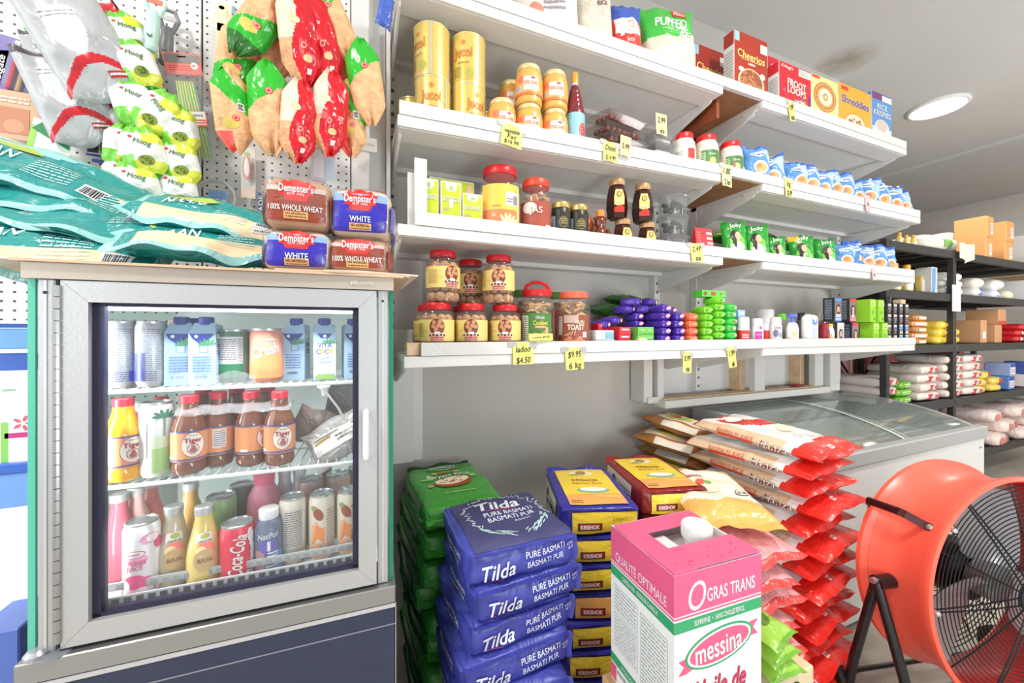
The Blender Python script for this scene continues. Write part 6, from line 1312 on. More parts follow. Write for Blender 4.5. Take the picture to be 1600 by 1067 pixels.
def d_froot(m, F, w, h):
    m.rect(F,w*.1,h*.84,w/2 - .003,h*.98,M((240,240,236),.5)); m.lines(F,w*.12,h*.86,w*.4,h*.96,3,M((150,170,120),.5),off=.0014); m.text(F,"Kellogg's",-w*.26,h*.93,h*.06,WHITE,bold=.02,shear=.25,width=w*.36,off=.0014)
    for txt,z in (('FROOT',.64),('LOOPS',.50)): m.text(F,txt,w*.04,h*z,h*.135,M((246,240,226),.45),bold=.035,width=w*.58,rot=-.05,off=.0016)
    cols = ((236,120,50),(240,196,60),(110,180,70),(226,60,70),(150,90,170),(90,150,210)); rnd = random.Random(9)
    m.disc(F,w*.16,h*.20,w*.28,h*.17,M((236,150,90),.5),off=.0010); m.disc(F,w*.16,h*.22,w*.22,h*.12,M((240,224,200),.5),off=.0014)
    for k in range(22): a = rnd.uniform(0,6.28); q = math.sqrt(rnd.random()); x,z = w*(.14+.24*q*math.cos(a)),h*(.22+.16*q*math.sin(a)); m.disc(F,x,z,.009,.009,M(cols[k % 6],.5),off=.002+k*.00004,n=9,rings=1); m.disc(F,x,z,.0035,.0035,M((120,50,60),.5),off=.0032+k*.00004,n=6,rings=1)
    for k in range(5): m.disc(F,-w*.36+(k % 2)*.012,h*(.1+.09*k),.010,.010,M(cols[k],.5),off=.002)
    m.rect(F, w * .42, .004, w / 2 - .002, h * .5, M((120, 50, 120), .5), off=.0012)
def d_ring(m, F, w, h):
    m.disc(F,.0,h*.60,w*.43,h*.30,M((176,110,56),.5),off=.0010,n=28); m.disc(F,0,h*.60,w*.40,h*.28,M((220,170,90),.5),off=.0014,n=28); rnd = random.Random(5)
    for k in range(26): a = k*.2417; m.disc(F,w*.33*math.cos(a),h*.60+h*.225*math.sin(a),.009,.008,M((190,124,66),.5),off=.0018,n=8,rings=1)
    m.disc(F,0,h*.60,w*.25,h*.17,M((244,238,200),.5),off=.0024,n=24); m.disc(F,0,h*.60,w*.10,h*.08,M((200,150,84),.5),off=.0028); m.disc(F,0,h*.60,w*.04,h*.035,M((244,236,196),.5),off=.0032); m.rect(F,-w/2+.002,.004,w/2 - .003,h*.21,M((60,84,176),.45),off=.0016); m.text(F,'HONEYCOMB',0,h*.11,h*.085,WHITE,bold=.03,shear=.15,width=w*.8,off=.0024)
    m.rect(F, -w / 2 + .003, h * .93, -w * .2, h - .003, M((214, 80, 50), .45))
def d_shreddies(m, F, w, h):
    m.text(F,'Shreddies',0,h*.70,h*.15,M((62,80,170),.45),bold=.02,shear=.1,width=w*.84,rot=-.02,off=.0016); m.text(F,'Shreddies',.001,h*.702,h*.15,WHITE,bold=.05,shear=.1,width=w*.86,rot=-.02,off=.0012); m.rect(F,-w*.42,h*.88,-w*.22,h*.96,M((214,60,50),.45)); m.disc(F,0,h*.22,w*.36,h*.26,M((226,150,40),.5),n=26); m.disc(F,0,h*.22,w*.32,h*.23,M((238,214,180),.5),off=.0014,n=26); rnd = random.Random(12)
    for k in range(44): a = rnd.uniform(0,6.28); q = math.sqrt(rnd.random()); x,z = w*.28*q*math.cos(a),h*(.20+.17*q*math.sin(a)); m.rect(F,x - .006,z - .006,x+.006,z+.006,M((150,96,60) if k % 2 else (190,136,90),.6),off=.0018+k*.00004)
def d_krisp(m, F, w, h):
    m.rect(F,-w/2+.002,h*.86,w/2 - .03,h - .003,M((120,60,120),.45)); m.rect(F,w*.0,h*.86,w/2 - .002,h*.97,WHITE,off=.001); m.text(F,'RICE',0,h*.74,h*.10,WHITE,bold=.025,width=w*.5,off=.0016); m.text(F,'KRISPIES',0,h*.61,h*.10,WHITE,bold=.025,width=w*.86,off=.0016); m.rect(F,-w/2+.002,.003,w/2 - .002,h*.34,M((206,214,226),.5),2,2,.0008); m.disc(F,.0,h*.34,w*.36,h*.16,M((226,222,222),.5),off=.0014); m.disc(F,0,h*.38,w*.28,h*.11,M((206,190,176),.6),off=.0018)
for key,u0,u1,vt,mk,lab in (('ch',1147,1199,56,lambda w,h: cereal(w,h,(168,52,34),d_cheer),'brown ring cereal box, tallest of the row, left end'),('sw',1199,1222,91,lambda w,h: cereal(w,h,(206,36,60),d_shred),'red shredded cereal box partly hidden behind its neighbour'),('fl',1217,1267,104,lambda w,h: cereal(w,h,(214,34,46),d_froot),'red cereal box with coloured rings printed on it'),
                                 ('hc',1268,1309,122,lambda w,h: cereal(w,h,(242,226,150),d_ring),'cream cereal box with one large ring and a blue foot'),('sh',1310,1361,138,lambda w,h: cereal(w,h,(238,170,46),d_shreddies),'golden yellow cereal box with blue lettering'),('rk',1362,1393,147,lambda w,h: cereal(w,h,(88,146,206),d_krisp),'blue and white cereal box at the right end')):
    Y = 1.335 if key != 'sw' else 1.40; x0,x1 = XR(u0)*Y,XR(u1)*Y; um = (u0+u1)/2; w = x1 - x0; zt = CZ+(519 - vt)*Y/fac(um); h = zt - zs(1,0); x = (x0+x1)/2
    dz = .017 if XL1 - .09 < x < XR0 + .09 else 0
    if key == 'ch': w -= .06 * .0; 
    o = place(key, mk(w - .002, h - dz), (x, Y, Z1 + .0006 + dz), 0, label=lab + ' on the top shelf')
Y = 1.50; x0,x1 = XR(1088)*Y,XR(1132)*Y; place('ch2',cereal(x1 - x0+.04,(519 - 76)*Y/fac(1110) - 1.165 - .018,(168,52,34),d_cheer),((x0+x1)/2,Y,Z1+.018),0,label='brown ring cereal box set back beside the puffed rice on the top shelf')

# ------------------------------------------------------------------ price notes stuck along the shelf edges
NOTE = M((240,232,120),.7); NPINK = M((238,186,194),.7); PEACH = M((240,206,150),.7); PEN = M((52,56,54),.6); TAPE = M((176,176,174),.35)
def note(u, v0, v1, w, lab, txt, mat=NOTE, tilt=0.0, tape=True, Y=FY - .006, lean=0.0):
    a = at(u,v0,Y); h = hpx(v1 - v0,u,Y); t = thing('price_note',lab,'note',(a.x,Y,a.z),(lean,tilt,0),'price notes')
    m = MB(); m.grid(lambda s,k: ((s - .5)*w,-.0008 - .006*k*k*(1+.6*math.sin(s*5)),-h*k),5,6,mat); obj('paper',m,t)
    def mp(x,z,off=0): k = -z/h; s = x/w+.5; return Vector((x,-.0008 - .006*k*k*(1+.6*math.sin(s*5)) - off,z))
    m = MB(); n = len(txt)
    for i,s in enumerate(txt): m.text(mp,s,0,-h*(.3+.5*i/max(1,n - 1) if n > 1 else .5),h*(.27 if n < 3 else .19),PEN,bold=.025,shear=.25,width=w*(.74 if len(s) > 3 else .48),rot=.05,off=.001)
    obj('handwriting', m, t)
    if tape: m = MB(); m.box((-w*.72,-.0012,-.014),(-w*.30,-.0004,.004),TAPE); m.box((w*.30,-.0014,-.022),(w*.68,-.0004,.0),TAPE); obj('tape',m,t)
note(801,195,231,.082,'yellow handwritten note below the yellow tins',('vegetable','Fat','$16.99'),tilt=.1)
note(954, 222, 254, .07, 'yellow handwritten note below the date trays', ('Dates', '$14.99'), tilt=.05)
note(1135,257,292,.066,'pale yellow note at the joint of the second shelf',('1.80','2 for'),mat=M((232,224,160),.7))
note(1232,278,308,.062,'pale yellow note below the blue bags on the second shelf',('kg','$2.99'),mat=M((236,228,140),.7))
note(1235,158,190,.045,'curled yellow note under the cereal boxes on the top shelf',('4.99','each'),tilt=-.12)
note(1087, 380, 409, .075, 'yellow note below the red card on the third shelf', ('2.49', 'ea'), tilt=-.12)
note(817,535,569,.082,'yellow note reading a price in large figures under the sweet jars',('ladoo','$4.50'))
note(897,543,577,.082,'yellow note under the toast jar on the bottom shelf',('$9.95','6 kg'),tilt=-.03)
note(1074, 550, 582, .052, 'yellow note under the orange soap bars', ('0.99', 'ea'), tilt=.06)
note(1142, 542, 574, .055, 'yellow note under the bright green soap bars', ('1.99', 'pk'), tilt=-.1)
note(1355,305,331,.05,'pink note on the second shelf edge',('x',),mat=NPINK,tape=False); note(1365,420,438,.042,'pink note on the third shelf edge',('o',),mat=NPINK,tape=False)
note(845,521,532,.10,'long yellow strip of paper at the foot of the cookie jar',('cookies $9.50',),tape=False,Y=1.295)
note(978,213,246,.055,'peach card curling over the edge below the date trays',('5.99',),mat=PEACH,tape=False,tilt=.08); note(1033,178,212,.062,'peach card hanging on the clear square tubs',('2.99','o'),mat=PEACH,tape=False,Y=1.305)
# ------------------------------------------------------------------ sacks of rice stacked on the floor
# blue basmati stack
TB = M((66,72,162),.36,bump=.5,bscale=24,spec=.5); TDK = M((60,60,104),.55,bump=.1,bscale=60); TW = M((226,230,240),.45)
def flap(m, f, pts, out, mat, n=14):
    """thin welded seam standing out of the bag's skin along a run of points"""
    m.grid(lambda a, b: f(*pts(a))[0] + Vector(out(a)) * b, n, 2, mat); return m
def tilda(v):
    def f():
        w,d,h = .305,.30,.088; t = thing('rice_bag','x','sack'); bm = brickmap(w,d,h,.020,.005,.009,3.0+v*2.2,13)
        m = MB(); brick(m, w, d, h, TB, bm, (16, 16, 8)); obj('bag', m, t, ang=60)
        m = MB(); flap(m,bm,lambda a: (-w/2+w*a,-d/2,h*.93),lambda a: (0,-.014,.003*math.sin(a*19+v)),TB); flap(m,bm,lambda a: (-w/2,d/2 - d*a,h*.93),lambda a: (-.008,0,.004*math.sin(a*15+v)),TB); flap(m,bm,lambda a: (-w/2,-d/2,h*a),lambda a: (-.010,-.010,0),TB); flap(m,bm,lambda a: (w/2,-d/2,h*a),lambda a: (.012,-.008,0),TB); obj('seam',m,t,ang=60)
        F = on_front(bm, d); L = on_left(bm, w); m = MB()
        m.text(F,'Tilda',-.075,h*.40,.036,TW,bold=.02,shear=.25,width=.088,rot=.05,off=.0016); m.rect(F,-.11,h*.12,-.06,h*.145,M((216,80,140),.45),6,1,.0014)
        m.text(F,'PURE BASMATI',.060,h*.66,.0155,TW,bold=.005,width=.118,rot=.03,off=.0014); m.text(F,'BASMATI PUR',.060,h*.38,.0155,TW,bold=.005,width=.110,rot=.03,off=.0014); m.text(F,'4.54kg',.136,h*.68,.008,TW,width=.020,rot=.3,off=.0014); m.text(F,'10 LB',.138,h*.56,.007,TW,width=.016,rot=.3,off=.0014)
        m.text(L,'PURE BASMATI',.03,h*.58,.014,TW,width=.12,off=.0014); m.text(L,'BASMATI PUR',.03,h*.32,.012,TW,width=.10,off=.0014)
        obj('print', m, t)
        if v == 0:
            T = on_top(bm, h); m = MB(); m.rect(T, -.135, -.150, .146, .142, TDK, 14, 14, .0008)
            m.text(T,'Tilda',.0,.062,.052,TW,bold=.03,shear=.22,width=.135,off=.0022); m.rect(T,-.045,.030,.055,.033,M((216,80,140),.45),8,1,.0020)
            m.text(T,'PURE BASMATI',.018,.012,.019,TW,bold=.005,width=.155,off=.0020); m.text(T,'BASMATI PUR',.018,-.014,.019,TW,bold=.005,width=.145,off=.0020); m.lines(T,.02,-.042,.07,-.032,2,TW,off=.0018,fill=.3)
            rnd = random.Random(8)
            for k in range(74):                             # ring of rice grains
                a = R(-38+256*k/73); q = 1+rnd.uniform(-.10,.10); m.disc(T,.012+.120*q*math.cos(a),.022+.112*q*math.sin(a),.0062,.0017,TW,off=.0020,n=8,rings=1,rot=a+rnd.uniform(-.6,.6))
            LG = M((176, 204, 206), .5)
            for k in range(60):                             # sheaf
                s = rnd.random(); sd = 1 if k % 2 else -1; x = .012+sd*(.018+.085*s); y = -.105+.055*s*s+rnd.uniform(-.014,.014); m.disc(T,x,y,.011,.0019,LG,off=.0020,n=8,rings=1,rot=(.45+.5*s)*sd+rnd.uniform(-.35,.35)+(0 if sd > 0 else PI))
            obj('front_print', m, t)
        return t
    return f
TX, TY, TZ = .417, 1.07, .80
for k in range(9):
    z = TZ - .0905 - k * .0885
    if z < -.002: break
    dx,dy,rz = ((0,0,0),(.008,-.004,.05),(-.008,.006,.06),(-.022,-.006,.03),(-.03,-.03,-.05),(.0,.0,.02),(.0,.0,0),(0,0,0),(0,0,0))[k]
    place(('tilda',0 if k == 0 else 1+k % 2),tilda(0 if k == 0 else 1+k % 2),(TX+dx,TY+dy,z),rz,label='blue basmati rice bag, top of the blue stack, front print facing up' if k == 0 else 'blue basmati rice bag, %s from the top of the blue stack' % ORD[k],group='blue rice bags')
# green biryani rice stack behind
GRN = M((58,146,50),.28,bump=.45,bscale=24,spec=.6); GDK = M((22,88,46),.28,bump=.3,bscale=24); GWIN = M((150,166,140),.4,bump=.3,bscale=120)
def dongo(v):
    def f():
        w,d,h = .275,.385,.082; t = thing('rice_bag','x','sack'); bm = brickmap(w,d,h,.022,.007,.008,11.0+v*3,10); m = MB(); brick(m,w,d,h,GRN,bm,(14,18,8)); obj('bag',m,t,ang=60)
        m = MB(); flap(m,bm,lambda a: (-w/2+w*a,d/2,h*.7),lambda a: (0,.035,.016+.005*math.sin(a*14+v)),GDK); flap(m,bm,lambda a: (-w/2,d/2 - d*a,h*.5),lambda a: (-.012,0,.004*math.sin(a*17)),GDK); flap(m,bm,lambda a: (-w/2+w*a,-d/2,h*.5),lambda a: (0,-.022,-.010+.006*math.sin(a*21+v)),GRN); obj('seam',m,t,ang=60)
        L = on_left(bm,w); m = MB(); m.rect(L,-.12,.012,.12,h - .014,GWIN,12,4,.0008); m.text(L,'BIRYANI RICE',0,h*.5,.016,M((40,70,44),.5),width=.15,off=.0016); m.rect(on_front(bm,d),-.05,.02,.05,.05,M((96,170,70),.3),8,2,.0008); m.lines(on_front(bm,d),-.03,.028,.03,.044,2,TW,off=.0014); obj('print',m,t)
        if v == 0:
            T = on_top(bm, h); m = MB(); CR = M((240, 226, 200), .5)
            m.disc(T,0,.138,.068,.028,M((120,180,90),.4),off=.001); m.disc(T,0,.138,.064,.025,GRN,off=.0014); m.text(T,'DONGO',0,.146,.026,WHITE,bold=.05,width=.104,off=.002); m.text(T,'Foods',.006,.118,.012,WHITE,shear=.2,width=.034,off=.002); m.rect(T,-.055,.078,.055,.098,M((206,176,110),.45),8,2,.0012); m.text(T,'Basmoti',0,.088,.017,M((120,60,30),.5),bold=.02,width=.066,off=.002)
            m.text(T,'Biryani Rice',0,.048,.034,WHITE,bold=.02,width=.165,off=.0018); m.disc(T,0,-.030,.072,.042,M((150,70,40),.5),off=.0012,rings=3); m.disc(T,0,-.012,.064,.034,CR,off=.0018,rings=3); rnd = random.Random(4)
            for k in range(30): m.disc(T,rnd.uniform(-.05,.05),rnd.uniform(-.034,.012),.007,.003,M((180,96,56),.5) if k % 3 else CR,off=.0024+k*.00002,n=7,rings=1,rot=k)
            for x in (-.085,.085): m.rect(T,x - .024,.02,x+.024,.032,M((140,200,90),.45),4,1,.0014)
            m.rect(T,.075,.0,.098,.014,CR,2,1,.0014); m.disc(T,-.085,-.04,.012,.014,M((190,160,130),.5),off=.0014); m.lines(T,-.05,-.125,.06,-.11,1,M((140,200,90),.45)); obj('front_print',m,t)
        return t
    return f
for k in range(9):
    z = .785 - .084 - k * .084
    if z < .0: break
    dx,dy,rz = ((0,0,0),(-.012,.0,.03),(-.02,-.015,.05),(-.026,.01,-.02),(-.008,-.02,.06),(.0,.0,.02),(-.012,-.03,.04),(0,0,-.02),(0,0,0))[k]
    place(('dongo',min(k,1+k % 2)),dongo(min(k,1+k % 2)),(.345+dx,1.44+dy,z),(R(2 if k else 0),0,rz+.02),label='green biryani rice bag, top of the green stack, print facing up' if k == 0 else 'green biryani rice bag, %s from the top of the green stack' % ORD[k],group='green rice bags')
# yellow rice stacks: navy edged and maroon edged
YR = M((236,204,62),.34,bump=.25,bscale=30); YO = M((230,166,92),.36,bump=.12,bscale=30); OFFW = M((226,216,192),.5,bump=.3,bscale=110); NAV = M((52,50,146),.28,bump=.45,bscale=24); MAR = M((134,36,34),.28,bump=.45,bscale=24)
def krishok(v, edge):
    def f():
        w,d,h = .262,.345,.090; t = thing('rice_bag','x','sack'); bm = brickmap(w,d,h,.018,.005,.006,21.0+v*3.3,10); m = MB(); brick(m,w,d,h,edge,bm,(14,18,8)); obj('bag',m,t,ang=60)
        m = MB(); flap(m,bm,lambda a: (-w/2+w*a,d/2,h*.75),lambda a: (0,.030,.018+.006*math.sin(a*11+v)),edge); flap(m,bm,lambda a: (-w/2+w*a,-d/2,h*.94),lambda a: (0,-.010,.002*math.sin(a*17+v)),edge); obj('seam',m,t,ang=60)
        F = on_front(bm, d); L = on_left(bm, w); m = MB()
        m.rect(F,-.095,.008,w/2 - .012,h - .016,YR if v != 3 else YO,14,5,.0008); m.rect(F,-.078,.018,.002,.042,M((90,30,26),.4),8,2,.0014); m.rect(F,-.072,.021,-.004,.039,M((176,40,36),.4),8,2,.0018); m.text(F,'KRISHOK',-.038,.030,.0125,WHITE,bold=.05,width=.062,off=.0026); m.text(F,'BASMATI',.062,.052,.010,M((176,140,40),.5),width=.048,off=.0014); m.lines(F,.035,.022,.09,.040,2,M((176,140,40),.5),off=.0014,fill=.3)
        m.rect(L,-.14,.012,.10,h - .012,OFFW,14,5,.0008); m.text(L,'BASMATI RICE',.045,.030,.022,M((60,50,60),.5),bold=.02,width=.095,off=.0016); m.lines(L,.0,.045,.09,.054,1,M((90,80,80),.5),off=.0014); m.disc(L,-.06,.05,.018,.016,M((70,60,100),.5),off=.0014)
        obj('print', m, t)
        if v == 0:
            T = on_top(bm,h); m = MB(); m.rect(T,-.098,-.158,.098,.165,YR,12,16,.0008); m.rect(T,-.098,-.158,.098,-.085,YO,12,4,.0012)
            m.disc(T,.0,.105,.048,.028,M((230,222,170),.5),off=.0016,rings=3); m.disc(T,0,.110,.020,.022,M((170,120,90),.5),off=.002); m.disc(T,-.02,.092,.03,.008,M((150,176,70),.5),off=.0024); m.text(T,'KRISHOK',0,.035,.022,M((170,110,30),.5),bold=.03,width=.10,off=.0016); m.text(T,'Basmati Rice',0,.006,.018,M((170,110,30),.5),width=.11,shear=.2,off=.0016)
            m.disc(T,.008,-.055,.058,.024,M((110,190,176),.4),off=.0016,rings=3); m.disc(T,.008,-.050,.048,.018,M((236,236,226),.5),off=.0022,rings=3); m.lines(T,-.09,-.150,-.05,-.128,2,M((130,100,60),.5),off=.0018); m.rect(T,-.004,-.115,.09,-.1,M((226,190,110),.45),6,1,.0016); obj('front_print',m,t)
        return t
    return f
for k in range(9):
    z = .785 - .0925 - k * .0925
    if z < 0: break
    dx,rz = ((0,0),(.006,.02),(-.004,.03),(.012,.0),(-.004,.03),(-.01,.01),(-.016,.03),(-.02,0),(0,0))[k]
    vv = 0 if k == 0 else (3 if k == 3 else 1 + k % 2)
    place(('krn',vv),krishok(vv,NAV),(.80+dx,1.205,z),R(-19)+rz,label='yellow rice bag with navy edges, top of its stack, print facing up' if k == 0 else 'yellow rice bag with navy edges, %s from the top of its stack' % ORD[k],group='navy edged rice bags')
for k in range(9):
    z = .790 - .0925 - k * .0925
    if z < 0: break
    vv = 0 if k == 0 else 1 + k % 2
    place(('krm',vv),krishok(vv,MAR),(1.115+.004*k,1.215,z),R(-15)+.02*math.sin(k*2),label='yellow rice bag with maroon edges, top of its stack, print facing up' if k == 0 else 'yellow rice bag with maroon edges, %s from the top of its stack' % ORD[k],group='maroon edged rice bags')
# red and white rice pillows, tall stack beside the freezer: long axis runs from the wall towards the viewer
RB = FOIL((222,42,34),.26,.30,30); RICE_ = M((222,190,158),.5,bump=.4,bscale=140,var=.06,vscale=90); WHT = FOIL((238,236,234),.26,.25,30); MRED = FOIL((150,30,30),.3,.3,30)
def hanza(v):
    def f():
        w, h, tk = .345, .50, .076; fm = pillowmap(w, h, tk, 31.0 + v * 2.1, .03, .006, pw=5.0)
        t = thing('rice_bag', 'x', 'sack')
        def mf(a, b):
            if b < -.62 + .06 * math.sin(a * 3): return RB
            if b > .93: return MRED
            if abs(a) > .72 and b > -.5: return RICE_ if abs(a) < .99 else WHT
            if v == 0: return RB if (.05 < b + .3 * a < .55 and abs(a) < .6) else WHT
            return WHT
        m = MB(); pillow(m,fm,RB,44,60,mf,lambda a,b: RB if b < -.62 else (MRED if b > .93 else (WHT if abs(a) < .9 else RICE_))); obj('bag',m,t,ang=70)
        mp = on_pillow(fm, w, h); m = MB(); DKB = M((96, 50, 46), .5)
        m.rect(mp,-.028,-.222,-.006,-.204,M((240,226,222),.45),2,2,.0014); m.text(mp,'lb',-.017,-.213,.010,M((206,60,50),.5),bold=.03,off=.002,width=.014)
        if v == 0:
            m.disc(mp,-.04,.14,.045,.026,WHT,off=.0012,rings=3); m.text(mp,'BASMATI',-.005,.195,.026,RED,bold=.03,width=.12,off=.0016); m.disc(mp,.035,-.035,.062,.032,M((232,220,190),.6),off=.0014,rings=3,rot=.3); m.text(mp,'Hanza',-.02,-.125,.034,WHITE,bold=.04,shear=.2,width=.115,off=.0016); m.lines(mp,-.07,-.165,.06,-.15,1,WHITE,off=.0016)
        obj('print', m, t)
        # printed long side: rice window with lettering
        def sd(x, z, off=0):                                   # x along the bag (towards viewer), z up
            b = -x/(h/2); hh = z/(tk/2); a = -(1 - .16*abs(hh) ** 1.2*.9); p = fm(max(-1,min(1,a)),max(-1,min(1,b)),-1 if hh > 0 else 1); n = Vector((-1,-.6*hh,0)).normalized(); return p+n*(off+.004)
        m = MB()
        m.text(sd,'BASMATI RICE',-.055,.012,.021,M((206,120,96),.5),bold=.03,width=.15,off=.0022); m.rect(sd,-.125,-.012,.02,.000,M((222,66,46),.45),10,1,.0018); m.text(sd,'Hanza',.095,.004,.030,DKB,bold=.045,shear=.2,width=.105,off=.0022); m.text(sd,'Hanza',.095,.004,.030,M((232,222,214),.5),bold=.0,shear=.2,width=.105,off=.0040); m.disc(sd,.10,-.012,.05,.010,M((176,90,76),.5),off=.0018)
        obj('side_print', m, t); return t
    return f
HX, HY = 1.625, 1.075
hd = ((.0,.0,0),(-.03,.02,.04),(.0,.03,-.05),(.015,.0,.03),(-.01,.03,-.02),(.01,.0,.04),(-.005,.02,-.04),(-.02,.0,.05),(-.04,.02,-.02),(-.02,.01,.03),(-.05,.02,-.03),(-.03,.0,.04),(-.03,.0,.02))
for k in range(13):
    z = .955 - .036 - k * .0705
    dx, dy, rz = hd[k]; vv = 0 if k == 0 else 1 + k % 3
    if z < .03: break
    place(('hanza',vv),hanza(vv),(HX+dx,HY+dy,z),(R(-90+(3 if k == 0 else 1)),0,rz+.09),label='red and white rice bag, top of the tall red stack' if k == 0 else 'red and white rice bag, %s from the top of the tall red stack' % ORD[k],group='red rice bags',scale=(1,.92,1))
# brown and white bags at the back, against the wall
BRW = FOIL((168, 112, 58), .28, .4, 30); BW = M((226, 216, 200), .45, bump=.3, bscale=60)
def brownbag(v):
    def f():
        w,h,tk = .26,.40,.085; fm = pillowmap(w,h,tk,51.0+v*3,.03,.006,pw=4.0); m = MB(); pillow(m,fm,BRW,14,18,lambda a,b: BW if (abs(a) < .62 and abs(b) < .78) or (abs(a) > .7 and abs(b) < .5) else BRW,lambda a,b: BRW); o = obj('rice_bag',m,None,cat='sack',ang=70)
        d = MB(); mp = on_pillow(fm,w,h); d.disc(mp,0,.05,.06,.07,M((222,206,80),.45),off=.001,rings=3); d.disc(mp,.0,.05,.045,.052,M((150,176,70),.5),off=.0015,rings=3); d.disc(mp,-.005,.06,.024,.02,M((206,90,60),.5),off=.002); d.disc(mp,.02,.035,.022,.016,M((232,220,200),.5),off=.0024); d.lines(mp,-.05,-.08,.05,-.04,2,M((120,150,90),.5)); obj('print',d,o); return o
    return f
for k in range(10):
    z = .905 - .045 - k * .078
    if z < .03: break
    dx,dy,rz = ((.03,-.02,.35),(-.02,.0,.55),(.05,.03,.2),(-.01,0,.4),(.0,0,.3),(0,0,.3),(0,0,.3),(0,0,.3),(0,0,.3),(0,0,.3))[k]
    place(('brown',k % 2),brownbag(k % 2),(1.565+dx,1.50+dy,z),(R(-90+(8 if k < 2 else 2)),R(4 if k == 0 else 0),rz),label='brown and white food sack, %s from the top of the stack by the wall' % ('first' if k == 0 else ORD[k]),group='brown and white sacks',scale=(1,.9,1))
# white and orange sack on top of pink and tan ones
TAN = FOIL((232,176,96),.28,.35,30); CRM = M((236,228,214),.45,bump=.3,bscale=90); PNK = M((236,160,164),.34,bump=.35,bscale=60); PRD = FOIL((214,70,66),.28,.35,30)
def tanbag():
    w,h,tk = .275,.37,.080; fm = pillowmap(w,h,tk,61.0,.03,.007,pw=4.5); t = thing('rice_bag','x','sack'); m = MB(); pillow(m,fm,TAN,44,50,lambda a,b: (TAN if b < -.52+.08*math.sin(5*a) or b > .75 else CRM),lambda a,b: M((206,140,80),.35)); obj('bag',m,t,ang=70)
    mp = on_pillow(fm,w,h); m = MB(); m.text(mp,'Hanza',-.05,.075,.030,M((206,66,50),.5),bold=.03,shear=.2,width=.085,off=.0016); m.disc(mp,-.02,.0,.06,.04,M((226,214,190),.5),off=.001,rings=3); m.disc(mp,-.035,.02,.018,.014,M((214,90,70),.5),off=.0016); m.disc(mp,-.01,.015,.014,.010,M((120,160,90),.5),off=.0016); m.disc(mp,.085,-.045,.022,.020,M((60,56,54),.5),off=.0014); m.disc(mp,.085,-.045,.019,.017,CRM,off=.0018); m.text(mp,'10 LB',.085,-.045,.013,M((50,46,44),.5),bold=.04,width=.030,off=.0024); obj('print',m,t)
    m = MB(); flap(m,lambda x,y,z: (fm(x,-1,-1),None),lambda a: (-1+2*a,0,0),lambda a: (0,.004*math.sin(a*9),-.030),TAN); obj('seam',m,t,ang=70); return t
place('tanbag',tanbag,(1.225,1.03,.748),(R(-90+4),0,R(-27)),label='white rice bag with golden ends lying on the pink bags')
def pinkbag(v):
    def f():
        w,h,tk = .25,.31,.073; fm = pillowmap(w,h,tk,71.0+v*3,.03,.006,pw=4.0); m = MB(); pillow(m,fm,PNK,32,36,lambda a,b: PRD if b > .62+.06*math.sin(7*a) or b < -.9 else PNK,lambda a,b: M((206,190,180),.5)); o = obj('salt_bag',m,None,cat='sack',ang=70); d = MB(); mp = on_pillow(fm,w,h)
        for k in range(6): d.rect(mp,-.09+k*.034,-.13,-.087+k*.034,.10,M((244,206,206),.35),1,12,.001)
        obj('print', d, o); return o
    return f
pk = tuple((1.195+.012*(-1) ** k,.925,.653 - k*.0735,(.10,.0,.12,.05,.0,.1,.05,.0,.05)[k]) for k in range(9))
for k,(x,y,z,rz) in enumerate(pk): place(('pink',k % 2),pinkbag(k % 2),(x,y,z),(R(-90+(3 if k < 2 else 0)),0,R(-8)+rz),label='pink bag, %s from the top of the pink stack behind the oil carton' % ('first' if k == 0 else ORD[k]),group='pink bags',scale=(1,.9,1))
GRP = FOIL((150, 200, 70), .28, .3, 30)
for k in range(3):
    def gp(k=k):
        return packet('snack_packet','x',.12,.13,.042,GRP,81+k,lambda m,mp: (m.disc(mp,0,.0,.03,.02,M((90,130,40),.5),rot=.5),m.rect(mp,-.055,-.078,.055,-.06,M((110,170,50),.4),8,1)),cat='packet')
    place('grp',gp,(1.035+.006*k,.715 - .005*k,(.545,.503,.462)[k]),(R(-88),0,.2 - .15*k),label='lime green packet right of the oil carton, %s of three' % ('top','middle','bottom')[k],group='lime green packets')
def crateb():
    m = MB(); m.box((-.12,-.065,0),(.12,.065,.438),M((226,206,170),.7),.003); o = obj('food_carton',m,None,cat='box',label='cream carton under the lime green packets with a black round seal'); d = MB(); F = front(-.0655); d.disc(F,.04,.40,.022,.022,INK); d.text(F,'10 LB',.04,.404,.013,WHITE,bold=.04,width=.03,off=.002); d.text(F,'APPROX',.04,.390,.007,WHITE,width=.026,off=.002); d.rect(F,-.12,.25,.12,.37,M((230,190,110),.6)); obj('print',d,o); return o
o = crateb(); o.location = (1.045, .72, 0)
